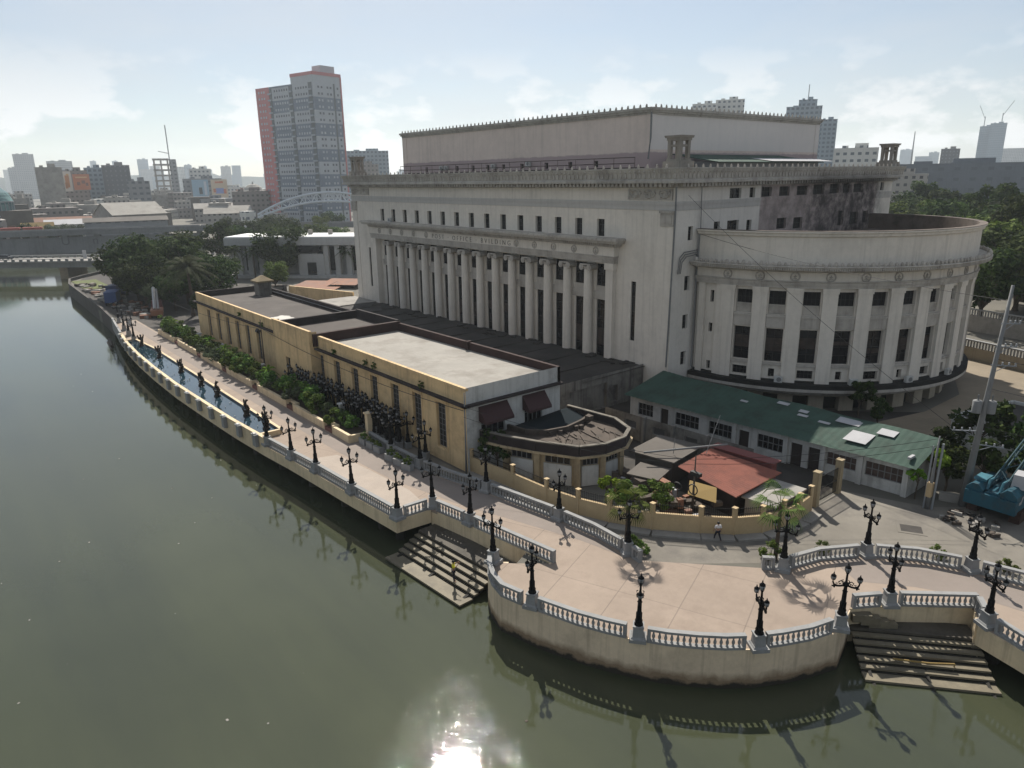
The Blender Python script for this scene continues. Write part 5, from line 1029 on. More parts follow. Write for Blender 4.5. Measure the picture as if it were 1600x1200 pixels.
for i, p in enumerate(FP0):
    b = MB(); b.box((p[0], p[1], GZ + 1.2), (0.3, 0.3, 2.3)); b.box((p[0], p[1], GZ + 2.33), (0.38, 0.38, 0.08)); part('wall_post', b, M['fence'], t)
b = MB()
for a, c in zip(FP0, FP0[1:]): b.seg(a, c, 1.0, GZ, GZ + 0.16, 0, -0.55)
solo('kerb', b, M['concrete'], 'dirty kerb strip along the foot of the curved cream wall', 'kerb', (-35, 38, GZ))
for (x, y), lb in (((-26.2, 53.4), 'tall cream gate pillar nearer the curved wall'), ((-26.3, 57.3), 'tall cream gate pillar against the green roofed house')):
    b = MB(); b.box((x, y, GZ + 1.5), (0.5, 0.5, 3.0)); b.box((x, y, GZ + 3.05), (0.58, 0.58, 0.1)); solo('gate_pillar', b, M['gatepost'], lb, 'pillar', (x, y, GZ))
b = MB(); 
for i in range(16): b.box((-26.25, 53.8 + i * 0.21, GZ + 1.3), (0.04, 0.04, 2.2))
for z in (0.3, 1.3, 2.4): b.box((-26.25, 55.35, GZ + z), (0.05, 3.2, 0.06))
solo('iron_gate', b, M['iron'], 'iron bar gate between two tall cream pillars', 'gate', (-26.25, 55.3, GZ))

# red roofed hut and lean-tos behind the wall
t = thing('red_roof_hut', 'hut with a sloping red ribbed tin roof behind the cream wall', 'hut', (-31.5, 48.5, GZ))
c4 = [(-35.0, 46.6), (-28.6, 45.6), (-28.9, 52.6), (-35.7, 52.2)]
b = MB(); b.prism([(-34.4, 47.2), (-29.4, 46.6), (-29.5, 52.2), (-34.9, 51.8)], GZ, 4.7); part('hut_wall', b, M['blackwall'], t)
b = MB(); n = 44; vs = []
for i in range(n + 1):
    f = i / n; a = np.array(c4[0]) * (1 - f) + np.array(c4[3]) * f; c = np.array(c4[1]) * (1 - f) + np.array(c4[2]) * f; dz = 0.08 * (i % 2); vs += [(*a, 5.15 + dz), (*c, 4.85 + dz), (*a, 5.09), (*c, 4.79)]
b.add(vs, [f for i in range(n) for f in ((4 * i, 4 * i + 1, 4 * i + 5, 4 * i + 4), (4 * i + 6, 4 * i + 7, 4 * i + 3, 4 * i + 2))] + [(0, 2, 3, 1), (4 * n, 4 * n + 1, 4 * n + 3, 4 * n + 2)] + [(4 * i, 4 * i + 4, 4 * i + 6, 4 * i + 2) for i in range(n)] + [(4 * i + 1, 4 * i + 3, 4 * i + 7, 4 * i + 5) for i in range(n)]); part('red_roof', b, M['redtin'], t)
b = MB(); b.box((-32.8, 53.1, 5.3), (6.2, 1.3, 0.08), 0.06); b.box((-32.8, 53.1, 4.1), (5.6, 0.9, 2.3), 0.06); part('back_roof', b, simple('dark red tin', (0.16, 0.045, 0.04), 0.6), t)
solo('shed', MB().box((-37.3, 45.6, 3.3), (2.2, 2.4, 1.7), 0.3).box((-37.3, 45.6, 4.25), (2.9, 3.0, 0.1), 0.3), M['greyroof'], 'small shed with dull patchy tin top left of the red roof', 'shed', (-37.3, 45.6, GZ))
solo('shed', MB().box((-38.8, 49.8, 3.6), (3.8, 4.5, 2.2), 0.15).box((-38.8, 49.8, 4.85), (4.6, 5.4, 0.12), 0.15), M['greyroof'], 'grey concrete topped shed between the octagon and the red roof', 'shed', (-38.8, 49.8, GZ))
solo('shed', MB().box((-27.6, 49.4, 3.4), (2.4, 4.6, 1.8), 0.05).box((-27.6, 49.4, 4.4), (2.9, 5.0, 0.14), 0.05), M['concrete'], 'mossy flat roofed shed inside the bend of the cream wall', 'shed', (-27.6, 49.4, GZ))
solo('tarpaulin', MB().add([(-31.9, 43.9, 4.5), (-29.7, 44.6, 4.3), (-30.6, 45.9, 4.9), (-32.8, 45.3, 5.0), (-31.9, 43.9, 4.47), (-29.7, 44.6, 4.27), (-30.6, 45.9, 4.87), (-32.8, 45.3, 4.97)], [(0, 1, 2, 3), (7, 6, 5, 4), (0, 4, 5, 1), (1, 5, 6, 2), (2, 6, 7, 3), (3, 7, 4, 0)]), M['tarp'], 'yellow tarpaulin slung below the red roof edge', 'tarpaulin', (-31, 45, GZ))
b = MB(); b.tube([(-38.8, 46.6, 5.3), (-34.2, 52.5, 5.9)], 0.09, 6); b.tube([(-35.5, 53.0, 8.2), (-35.0, 50.5, 5.3)], 0.03, 5); b.tube([(-37.4, 49, 5), (-37.3, 49, 6.6)], 0.03, 5)
solo('beam', b, M['pole'], 'long pale beam and thin poles over the left of the red roof', 'beam', (-36, 50, GZ))
rs = random.Random(8); b = MB()
for i in range(60): b.box((rs.uniform(-41, -27.5), 0, 0), (0.1, 0.1, 0.1)) if False else b.box((rs.uniform(-40.5, -30), rs.uniform(42.6, 45.5), GZ + rs.uniform(0.2, 1.4)), (rs.uniform(.3, 1.3), rs.uniform(.2, .9), rs.uniform(.2, .8)), rs.uniform(0, 3), m=rs.choice([0, 0, 2, 0, 0, 1]))
solo('junk_pile', b, [M['wood'], M['whitetin'], M['rust'], M['blue']], 'jumble of junk and boxes in the yard behind the cream wall', 'junk', (-35, 44, GZ))['kind'] = 'stuff'

# ================================================================== RIGHT SIDE: poles, wires, crane, yard
def utility_pole(label, x, y, h, r, lean=(0, 0), mt='pole', arms=(), tr=False):
    t = thing('utility_pole', label, 'utility pole', (x, y, GZ)); b = MB(); b.tube([(0, 0, 0), (lean[0] * .5, lean[1] * .5, h * .5), (lean[0], lean[1], h)], [r, r * .66, r * .36], 10); part('pole_shaft', b, M[mt], t, False, True)
    for f, L, a in arms:
        b = MB(); px, py, z = lean[0] * f, lean[1] * f, h * f; ca, sa = math.cos(a), math.sin(a); b.tube([(px - ca * L * .15, py - sa * L * .15, z), (px + ca * L * .85, py + sa * L * .85, z)], 0.05, 5); b.tube([(px, py, z - .6), (px + ca * L * .5, py + sa * L * .5, z)], 0.03, 4)
        for k in (0.3, 0.55, 0.8): b.lathe([(0.05, 0), (0.08, .08), (.05, .16), (.08, .24), (.03, .28)], 6, (px + ca * L * k, py + sa * L * k, z))
        part('cross_arm', b, M['steel'], t, False)
    if tr:
        for s in (-1, 1):
            b = MB(); z = h * 0.445; b.lathe([(0.36, 0), (0.36, 0.95), (0.30, 1.0), (0.08, 1.02), (.06, 1.3), (.1, 1.34), (.03, 1.5)], 10, (lean[0] * .4 + s * 0.5 * .79, lean[1] * .4 + s * 0.5 * .61, z)); part('transformer', b, M['pole'], t, False, True)
    return t
up = utility_pole('tall grey concrete utility pole with two transformers on the right', -18.35, 62.5, 18.2, 0.30, (0.7, 0.45), 'pole', [(0.36, 2.3, PI + 0.7), (0.30, 2.2, 0.3), (0.66, 1.7, 0.5), (0.74, 1.5, 0.7), (0.84, 1.3, 0.6)], True)
utility_pole('short cluster pole with a yellow band at the right end of the green roofed house', -20.0, 59.8, 6.3, 0.16, (0.1, 0.1), 'pole')
solo('steel_post', MB().tube([(-19.7, 59.95, GZ), (-19.6, 60.05, GZ + 5.7)], 0.09, 6).tube([(-20.25, 59.75, GZ), (-20.2, 59.8, GZ + 5.4)], 0.07, 6), M['steel'], 'pair of thin steel pipes beside the yellow banded pole', 'post', (-20, 59.9, GZ))
solo('pole_sleeve', MB().box((-20, 59.8, GZ + 1.7), (0.42, 0.42, 1.2)), M['fence'], 'yellow box sleeve on the short pole by the green roofed house', 'sleeve', (-20, 59.8, GZ + 1.1))
utility_pole('dark wooden pole in front of the red roofed hut', -31.6, 44.2, 5.3, 0.13, (0.05, 0), 'wood')
b = MB(); b.tube([(-31.5 + 0.42 * math.cos(a), 44.0, 5.0 + 0.42 * math.sin(a)) for a in np.linspace(0, 2 * PI, 15)], 0.05, 5); b.box((-31.3, 44.0, 6.4), (0.9, .35, .3)); b.tube([(-33 + 0.4 * math.cos(a), 44.0, 4.8 + 0.3 * math.sin(a)) for a in np.linspace(0, 2 * PI, 13)], 0.05, 5)
solo('cable_coil', b, M['wire'], 'coils of black cable hanging at the dark wooden pole', 'cable', (-31.5, 44, 4.5))
utility_pole('slim grey pole at the white corner of the cream building', -50.5, 35.5, 8.0, 0.11, (0.05, 0), 'pole')
utility_pole('slim dark pole against the middle block of the cream building', -97.5, 34.6, 8.2, 0.14, (0, 0.1), 'wood')
b = MB(); b.tube([(-97.5, 34.4, 9.0), (-97.4, 34.0, 9.3)], .3, 6); solo('pole_box', b, M['wire'], 'black junction box on the slim dark pole', 'box', (-97.5, 34.4, 8.8))
def wire(label, a, c, sag, r=0.018):
    P = [tuple(np.array(a) * (1 - f) + np.array(c) * f - np.array((0, 0, 4 * sag * f * (1 - f)))) for f in np.linspace(0, 1, 15)]
    b = MB(); b.tube(P, r, 4); m = P[0]; solo('overhead_wire', b, M['wire'], label, 'wire', m)
wire('long black wire running along the cream building windows', (-140, 33.8, 8.0), (-97.5, 34.5, 9.4), 0.4, 0.03)
wire('black wire from the dark pole to the white building corner', (-97.5, 34.5, 9.6), (-50.5, 35.4, 8.8), 0.9, 0.035)
wire('wire from the white building corner over the octagonal building', (-50.5, 35.4, 9.2), (-31.6, 44.2, 7.4), 0.5)
wire('lower wire from the building corner to the dark wooden pole', (-50.5, 35.4, 8.2), (-31.6, 44.2, 7.0), 0.7)
wire('wire from the dark wooden pole to the pole by the green house', (-31.6, 44.2, 7.5), (-19.9, 59.9, 8.6), 0.4)
wire('lower wire from the dark wooden pole across the green roof', (-31.6, 44.2, 7.1), (-19.9, 59.9, 8.0), 0.5)
wire('diagonal wire across the rounded wing from the post office corner', (-52.0, 68.5, 26.8), (-19, 62.2, 8.6), 0.9, 0.022)
wire('nearly level wire across the upper rounded wing', (-51.9, 70.8, 22.4), (-17.6, 63.0, 19.5), 0.6, 0.022)
wire('wire from the tall pole out of the picture on the right', (-17.9, 62.8, 15.0), (25, 66, 14.5), 0.8, 0.022)
wire('lower wire from the tall pole out of the picture on the right', (-17.9, 62.8, 12.6), (25, 67, 12), 0.9, 0.022)
wire('low wires from the tall pole towards the right edge', (-18.1, 62.7, 9.5), (25, 69, 9), 0.9, 0.022)

# crawler crane
t = thing('crawler_crane', 'teal crawler crane parked under the tall utility pole at the right edge', 'crane', (-16.0, 64.1, GZ), R(88))
b = MB(); 
for s in (-1, 1): b.box((0.6, s * 1.5, 0.5), (5.2, 0.75, 0.95), taper=0.92)
part('track', b, mat('rusty track', (0.07, 0.04, 0.03), 0.9, 0.5, 3), t, False)
def bev(b, x0, x1, y0, y1, z0, z1, k): # box with chamfered top edges along x
    b.add([(x0, y0, z0), (x0, y1, z0), (x0, y1, z1 - k), (x0, y1 - k, z1), (x0, y0 + k, z1), (x0, y0, z1 - k), (x1, y0, z0), (x1, y1, z0), (x1, y1, z1 - k), (x1, y1 - k, z1), (x1, y0 + k, z1), (x1, y0, z1 - k)], [(0, 5, 4, 3, 2, 1), (6, 7, 8, 9, 10, 11)] + [(i, (i + 1) % 6, (i + 1) % 6 + 6, i + 6)[::-1] for i in range(6)])
b = MB(); bev(b, -3.0, 1.6, -1.75, -0.55, 1.15, 2.9, 0.45); bev(b, -3.0, 1.9, 0.6, 1.8, 1.15, 2.75, 0.4); bev(b, -2.9, 1.4, -0.55, 0.6, 1.15, 2.3, 0.2); b.box((-2.9, 0, 1.6), (0.5, 3.6, 1.1)); part('crane_body', b, M['teal'], t, False)
b = MB(); 
for s in (-0.4, 0.5): b.tube([(-2.4, s, 2.3), (-2.0, s, 3.0), (-0.5, s, 2.9), (0.4, s, 2.4)], 0.10, 6)
b.box((-1.4, 1.2, 2.85), (1.4, 0.9, 0.18)); b.box((-0.6, -1.15, 2.98), (1.6, 0.8, 0.12)); part('hood', b, mat('pale worn teal', (0.06, 0.19, 0.24), 0.5, 0.4, 2), t, False)
b = MB(); b.box((2.4, -1.2, 2.1), (1.4, 1.2, 1.7)); part('cab', b, M['glass'], t, False)
b = MB(); b.add([(-2.4, -1.765, 1.7), (-1.9, -1.765, 1.7), (-1.6, -1.765, 2.3), (-1.9, -1.765, 2.3), (-2.05, -1.765, 1.95), (-2.4, -1.765, 1.95)], [(0, 1, 2, 3, 4, 5)]); b.add([(-1.0, -1.765, 1.7), (-0.7, -1.765, 1.7), (-0.4, -1.765, 2.35), (-0.7, -1.765, 2.35)], [(0, 1, 2, 3)]); b.add([(-0.1, -1.765, 1.7), (.5, -1.765, 1.7), (.6, -1.765, 1.95), (.3, -1.765, 1.95), (.5, -1.765, 2.35), (.2, -1.765, 2.35)], [(0, 1, 2, 3, 4, 5)]); part('white_lettering', b, M['whitetin'], t, False)
b = MB()
a, e = np.array((-1.3, 0.0, 2.6)), np.array((9, -1.0, 9.4))
for sy in (-0.5, 0.5):
    for sz in (-0.35, 0.35): b.tube([a + (0, sy, sz), e + (0, sy * .7, sz * .7)], 0.075, 5)
for i in range(12):
    p = a + (e - a) * i / 12; q2 = a + (e - a) * (i + 1) / 12; s = 1 if i % 2 else -1; b.tube([p + (0, 0.5 * s, .35), q2 + (0, -0.5 * s, .35)], .035, 4); b.tube([p + (0, 0.5 * s, -.35), q2 + (0, 0.5 * s, .35)], .035, 4); b.tube([p + (0, -0.5, -.35 * s), q2 + (0, -0.5, .35 * s)], .035, 4)
part('lattice_boom', b, mat('teal grey boom steel', (0.03, 0.08, 0.10), 0.8, 0.5, 1.5), t, False)
solo('bagged_cargo', MB().box((-14.5, 63.2, 5.75), (1.7, 1.5, 1.1), 0.1, taper=0.9), M['whitetin'], 'white wrapped bundle lying on top of the teal crane', 'bundle', (-14.5, 63.2, 5.2))
rs = random.Random(9); b = MB()
for i in range(30): b.box((rs.uniform(-18.5, -14.5), rs.uniform(58.5, 61.2), GZ + 0.15), (rs.uniform(.2, .8), rs.uniform(.1, .4), rs.uniform(.1, .35)), rs.uniform(0, 3), m=rs.choice([0, 0, 1, 2]))
solo('scrap_heap', b, [M['wood'], M['concrete'], M['rubber']], 'scattered scrap on the ground below the crane', 'scrap', (-16.5, 60, GZ))['kind'] = 'stuff'
b = MB(); b.seg((-20.1, 62.4), (-17.5, 63.4), 0.5, GZ, GZ + .7); solo('low_wall', b, M['concrete'], 'low concrete edge between the short pole and the tall pole', 'wall', (-19, 62.8, GZ))
b = MB(); b.box((-19.3, 55.2, GZ + .025), (1.5, 1.2, .02), .5); b.box((-19.3, 55.2, GZ + .02), (2.0, 1.8, .02), .5, m=1); solo('manhole_cover', b, [M['darkroof'], M['road']], 'square manhole cover on the road before the green roofed house', 'manhole', (-19.3, 55.2, GZ))
# low outbuilding on the right
t = thing('outbuilding', 'low white walled outbuilding with a dark flat roof behind the tall pole', 'building', (-22.0, 80, GZ)); P4 = [(-24.6, 76.4), (-18.3, 76.8), (-10, 84.0), (-22.2, 86.0)]
b = MB(); b.prism(P4, GZ, 5.4); part('outbuilding_wall', b, M['white'], t)
b = MB(); b.add([(x, y, 5.42) for x, y in P4], [(0, 1, 2, 3)]); part('outbuilding_roof', b, M['darkroof'], t); b = MB()
for a, c in zip(P4, P4[1:] + P4[:1]): b.seg(a, c, .25, 5.2, 5.75)
part('outbuilding_parapet', b, M['white'], t)
solo('side_wall', MB().seg((-18.2, 76.6), (-6, 70.5), 0.35, GZ, 5.3), M['white'], 'white boundary wall running to the right edge behind the crane boom', 'wall', (-12, 73.5, GZ))
# ramp walls with balustrades beyond the yard
for (a, c, z0, lb, g2) in (((-50, 120.5), (20, 98), 4.3, 'cream ramp wall with pale balustrade beyond the sunny yard', 0), ((-52, 140), (25, 120), 5.2, 'farther grey balustrade under the dark trees', 1)):
    t = thing('ramp_wall', lb, 'wall', (-20, 110 + 18 * g2, GZ)); part('ramp_body', MB().seg(a, c, .5, GZ, z0), mat('dull ramp plaster', (.36, .31, .23), .9, .25, .3, streak=.4) if not g2 else M['concrete'], t); part('ramp_rail', MB().seg(a, c, .5, z0 + .9, z0 + 1.1), M['balus'], t)
    b = MB(); d = np.array(c, float) - np.array(a, float); L = np.hypot(*d); n = int(L / .45)
    for i in range(n): p = np.array(a) + d * (i + .5) / n; b.box((p[0], p[1], z0 + .45), (.18, .18, .9), math.atan2(d[1], d[0]))
    part('ramp_balusters', b, M['balus'], t)['kind'] = 'stuff'
solo('far_road_edge', MB().seg((-60, 150), (40, 128), 8, GZ + .05, GZ + .12), M['road'], 'pale pavement strip glimpsed under the trees on the right', 'pavement', (-10, 140, GZ))['kind'] = 'structure'

# ================================================================== VEGETATION
def leaves(b, centre, rad, n, size, rng, flat=0.75, m=0, shell=0.55):
    """leaf-sized faces scattered through a clump's volume, denser towards its outside"""
    c = np.array(centre)
    for _ in range(n):
        d = rng.normal(size=3); d /= np.linalg.norm(d); r = rad * (shell + (1 - shell) * rng.random() ** 0.6) * (0.85 + 0.3 * rng.random()); p = c + d * r * (1, 1, flat)
        nrm = d * 0.8 + rng.normal(size=3) * 0.5 + (0, 0, 0.5); nrm /= np.linalg.norm(nrm); u = np.cross(nrm, rng.normal(size=3)); u /= np.linalg.norm(u); w = np.cross(nrm, u); s = size * (0.6 + 0.8 * rng.random())
        b.add([p - u * s, p - w * s * .55, p + u * s, p + w * s * .55], [(0, 1, 2, 3)], m)
def tree_meshes(seed, h, spread, nblob, nleaf, size, mt, trunk=0.25, low=0.25):
    rng = np.random.default_rng(seed); b = MB(); t = MB(); fork = h * (low + 0.05); t.tube([(0, 0, -0.3), (0.1, 0.05, fork * .5), (0.05, -.1, fork)], [trunk * 1.3, trunk, trunk * .8], 7)
    for i in range(nblob):
        a = rng.random() * 2 * PI; f = (i + .5) / nblob; z = h * (low + 0.12 + (0.83 - low) * f * (0.8 + .2 * rng.random())); prof = math.sin(PI * min(1, max(0.12, (z / h - low) / (1.08 - low)))) ** 0.6
        rr = spread * prof * math.sqrt(rng.random()) * 0.95; p = (rr * math.cos(a), rr * math.sin(a), z); br = spread * (0.22 + 0.20 * rng.random())
        leaves(b, p, br, nleaf, size, rng); t.tube([(0.05, -.1, fork * (0.7 + .3 * rng.random())), (p[0] * .5, p[1] * .5, fork + (z - fork) * .6), p], [trunk * .5, trunk * .28, trunk * .1], 5)
    return b.mesh('crown', mt), t.mesh('trunk', M['bark'])
TM = {'round': tree_meshes(1, 10, 4.6, 26, 170, 0.30, M['leaf'], .28), 'wide': tree_meshes(2, 11, 6.5, 34, 170, 0.34, M['leaf'], .4), 'tall': tree_meshes(3, 13, 4.4, 28, 170, 0.32, M['leaf'], .32),
      'light': tree_meshes(4, 10, 5.0, 26, 170, 0.30, M['leaf_light'], .28), 'grey': tree_meshes(5, 8, 4.6, 20, 170, 0.3, M['leaf_grey'], .22), 'loose': tree_meshes(6, 11, 5.4, 18, 150, 0.34, M['leaf'], .3), 'bush': tree_meshes(7, 2.2, 1.15, 12, 80, 0.13, M['leaf_bush'], .05, 0.05), 'bushl': tree_meshes(8, 1.9, 1.1, 11, 80, 0.12, M['leaf_light'], .05, 0.05),
      'bushg': tree_meshes(9, 1.6, 1.2, 11, 80, 0.11, M['leaf_grey'], .05, 0.05), 'small': tree_meshes(10, 4.5, 1.7, 13, 90, 0.2, M['leaf'], .09, 0.35), 'papaya': tree_meshes(11, 3.6, 1.0, 9, 90, 0.17, M['leaf_bright'], .08, 0.55)}
def tree(kind, x, y, s, label, group=None, name='tree', cat='tree', z=GZ, sz=None, rz=None):
    t = thing(name, label, cat, (x, y, z), rz if rz is not None else (x * 7.3 + y * 3.1) % 6.28, group); t.scale = (s, s, sz or s)
    link('crown', TM[kind][0], t); link('trunk', TM[kind][1], t); return t
# trees by the far end of the esplanade
for k, x, y, s, lb in [('wide', -187, 42, 1.35, 'biggest dark tree of the clump at the far end of the esplanade'), ('round', -196, 38, 1.25, 'rounded dark tree at the left edge of the clump near the bridge'), ('loose', -178, 41, 1.2, 'loose crowned tree inside the left clump above the trucks'), ('wide', -200, 49, 1.3, 'broad tree at the back of the left clump'), ('round', -171, 45, 1.05, 'dark tree right of the clump beside the feather palm'), ('tall', -190, 52, 1.1, 'tall tree in the back row of the left clump'), ('round', -164, 40.5, 0.85, 'low dark tree under the feather palm'), ('grey', -167, 38.5, 0.75, 'brownish low tree in shade below the feather palm'), ('round', -150, 42.5, .55, 'small dark tree between the palm and the cream building end'),
                       ('wide', -176, 37.5, .95, 'low wide tree over the boom truck'), ('round', -183, 37.5, .95, 'low dark tree over the blue truck'), ('tall', -180, 48, 1.1, 'tall tree behind the loose crowned one in the left clump'), ('wide', -168, 50, 1.0, 'wide tree behind the feather palm'), ('round', -208, 44, 1.2, 'tree at the back left of the clump towards the bridge'),
                       ('tall', -237, 74, 1.15, 'tall dark tree left of the pale columned hall'), ('round', -243, 82, 1.3, 'spreading tree behind the tall one left of the columned hall'), ('round', -203, 64, .75, 'lone rounded tree in front of the left corner of the columned hall'), ('wide', -203, 82.0, 1.3, 'large dark tree standing against the pale columned hall'), ('round', -199, 79, 1.15, 'dark tree at the foot of the pale hall next to the large one'), ('light', -176, 67.5, .75, 'bright green tree behind the cream building roof'),
                       ('light', -282, 128, 1.0, 'light green tree behind the flat hall roof near the post office edge'), ('light', -270, 132, .9, 'light green tree touching the left edge of the post office'), ('round', -282, 104, 1.25, 'tree in the row behind the columned hall, left end'), ('wide', -290, 116, 1.2, 'tree in the row behind the columned hall, middle'), ('round', -300, 100, 1.3, 'broad tree below the arched steel truss'), ('light', -325, 150, 1.1, 'bright tree under the right part of the arched truss'), ('round', -335, 160, 1.2, 'dark tree under the right end of the arched truss'), ('grey', -386, 50, 1.2, 'dusty tree on the bank beyond the viaduct'), ('grey', -391, 57, 1.1, 'second dusty tree on the bank beyond the viaduct'), ('round', -395, 40, 1.0, 'green tree beside the red boats beyond the viaduct'), ('round', -410, 28, 1.2, 'dark tree next to the round glass building'), ('round', -600, 70, 1.3, 'distant tree before the grey windowless block')]:
    tree(k, x, y, s, lb)
# park trees on the right, behind the rounded wing: far rows first
rs = random.Random(12); kinds = ['round', 'wide', 'tall', 'loose', 'round', 'light']
for i in range(150):
    u = rs.random(); D = 145 + 185 * u; az = rs.uniform(93, 113) - (7 if D < 200 else 0); x = D * math.cos(R(az)); y = D * math.sin(R(az))
    if y < 143 or (x < -60 and y < 150): continue
    s = rs.uniform(1.25, 1.85)
    tree(rs.choice(kinds), x, y, s, 'dark leafy park tree in the wood behind the rounded wing', 'park trees behind the post office')
for k, x, y, s, lb in [('light', -88, 226, 1.6, 'yellowish green tree standing out of the wood on the right'), ('round', -44, 142, 1.4, 'near dark park tree against the right edge of the rounded wing'), ('wide', -34, 150, 1.5, 'near spreading park tree at the right picture edge'), ('light', -30, 139, .9, 'bright leaved tree low beside the rounded wing'), ('tall', -24, 160, 1.4, 'tall park tree at the right picture edge')]: tree(k, x, y, s, lb)
for i, (x, y, s, k) in enumerate([(-34.6, 78.5, 1.0, 'small'), (-31.5, 76, .75, 'small'), (-21.0, 73, 1.45, 'small'), (-17.4, 73.0, 1.5, 'small'), (-14.6, 71, 1.2, 'small'), (-18.3, 66.2, 1.2, 'small'), (-20.3, 64, 1.0, 'small'), (-16.5, 68.8, 1.1, 'small'), (-22.0, 68.5, 1.0, 'small')]):
    tree(k, x, y, s, ['bushy dark tree growing before the arcade of the rounded wing', 'small shrub right of the bushy tree at the arcade', 'leafy small tree at the corner of the low outbuilding', 'small tree behind the tall pole trunk', 'small tree under the crane boom', 'leafy tree just behind the tall grey pole', 'shrubby tree behind the short pole with yellow band', 'pale leaved small tree behind the teal crane', 'thin tree at the end of the green roof'][i], name='small_tree')
tree('papaya', -20.9, 63.2, 1.15, 'papaya with bright green top at the end of the green roof', name='papaya_tree'); tree('papaya', -21.4, 60.9, .8, 'second bright papaya beside the short pole', name='papaya_tree')
tree('small', -49.0, 37.9, .95, 'small tree sprouting at the left end of the octagonal roof', name='small_tree', rz=1)
tree('papaya', -37.2, 40.2, .85, 'small leafy tree behind the cream wall left of the creeper', name='small_tree'); tree('bushl', -34.9, 40.1, 1.3, 'bright creeper tumbling over the cream wall', name='creeper', cat='creeper', z=GZ + 1.0); tree('bush', -33.2, 42.3, 1.1, 'dark green shrub behind the creeper and railing', name='shrub', cat='shrub', z=GZ + .8)
# planting bed along the esplanade
t = thing('planter', 'long cream planter wall with stepped bench niches along the esplanade', 'planter', (-102, 31.2, DZ)); b = MB(); c = MB()
xs = [-141, -128.5, -116, -104, -92, -80.5, -70]
for a, d in zip(xs, xs[1:]): b.bb(a + 1.1, d - 1.1, 31.0, 31.35, GZ, DZ + .85); c.bb(d - 1.1, d + 1.1, 31.5, 31.85, GZ, DZ + .85); c.bb(d - 1.15, d - .95, 31.0, 31.8, GZ, DZ + .95); c.bb(d + .95, d + 1.15, 31.0, 31.8, GZ, DZ + .95)
b.bb(-68.9, -65.2, 31.0, 31.35, GZ, DZ + .85); b.seg((-65.3, 31.1), (-65.0, 33.2), .3, GZ, DZ + .8); part('planter_wall', b, M['deckside'], t); part('bench_niche', c, M['deckside'], t)
b = MB(); b.bb(-141, -65.4, 31.36, 33.6, GZ, DZ + .6); part('planter_soil', b, M['planter_soil'], t); b = MB()
for d in xs[1:]: b.bb(d - .9, d + .9, 31.0, 31.45, GZ, DZ + .42)
part('bench', b, M['brick'], t)
rs = random.Random(14); x = -140.0; n = 0
while x < -66.5:
    k = rs.choice(['bush', 'bush', 'bushl', 'bushg', 'bush']); tree(k, x, rs.uniform(31.9, 33.0), rs.uniform(.85, 1.45), 'green shrub in the esplanade planting bed', 'shrubs in the esplanade planting bed', 'shrub', 'shrub', DZ + .45); x += rs.uniform(1.0, 2.0); n += 1
for i, x in enumerate([-133, -124, -113, -104, -96, -86.5, -78.5, -72]):
    b = MB(); b.box((x, 33.7, DZ + 1.0), (.5, .5, 2.2)); b.box((x, 33.7, DZ + 2.15), (.75, .75, .14)); solo('bed_post', b, M['white'], ['far', 'second', 'third', 'fourth', 'fifth', 'sixth', 'seventh', 'nearest'][i] + ' squat white capped post behind the planting bed' + (' by the stored lamps' if i > 5 else ''), 'post', (x, 33.7, DZ), 'white posts behind the planting bed')
b = MB(); b.box((-65.3, 33.5, DZ + 1.3), (.55, .55, 2.8)); b.box((-65.3, 33.5, DZ + 2.75), (.8, .8, .16)); b.box((-65.3, 33.5, DZ + .1), (.75, .75, .3)); solo('gate_post', b, M['deckside'], 'tall cream post with white cap where the planting bed meets the inner balustrade', 'post', (-65.3, 33.5, DZ))
# flower boxes
fb = None
for i, (x, y) in enumerate([(-64.0, 32.1), (-62.4, 32.1), (-60.9, 32.1), (-58.2, 31.9), (-56.6, 31.9), (-55.0, 31.9)]):
    t = thing('flower_box', ['grey flower box at the foot of the planter end', 'grey flower box with yellow green plants, middle of the left three', 'grey flower box, right one of the left three', 'grey flower box, left one of the right three', 'grey flower box, middle one of the right three', 'grey flower box nearest the inner rail lamp'][i], 'flower box', (x, y, DZ), 0.05 * i, 'flower boxes on the esplanade')
    b = MB(); b.box((0, 0, .32), (1.15, .55, .62)); part('box', b, M['balus'], t, False); link('plant', TM['bushl' if i in (1, 2, 4) else 'bush'][0], t, (0, 0, .45)).scale = (.45, .35, .42)
# tufts on walls
for x, y, z, lb in [(-69.5, 35.75, 9.3, 'weed tuft on the cream building ledge, left one of a pair'), (-67.5, 35.75, 9.3, 'weed tuft on the cream building ledge, right one of a pair'), (-58.0, 35.7, 9.2, 'bushy weed on the cream ledge near the white corner'), (-77.2, 35.75, 9.2, 'weed tuft on the ledge right of the middle block'), (-109, 35.7, 9.4, 'weed tuft high on the far part of the cream wall'), (-100, 35.7, 9.1, 'spreading weed on the ledge left of the middle block')]:
    tree('bush', x, y, .35, lb, None, 'weed', 'weed', z)
for x, y, s, lb in [(-31.2, 36.9, .55, 'green plant around the left fan palm'), (-30.3, 36.7, .5, 'plant between the left fan palm and the balustrade stub'), (-23.9, 43.0, .75, 'bright plants at the foot of the right fan palm'), (-21.9, 46.6, .5, 'pale plants behind the rising balustrade'), (-16.2, 51.9, .55, 'green plants seen through the right balustrade, left clump'), (-12.3, 53.4, .6, 'green plants seen through the right balustrade, right clump')]:
    tree('bushl', x, y, s, lb, None, 'bush', 'bush', GZ)
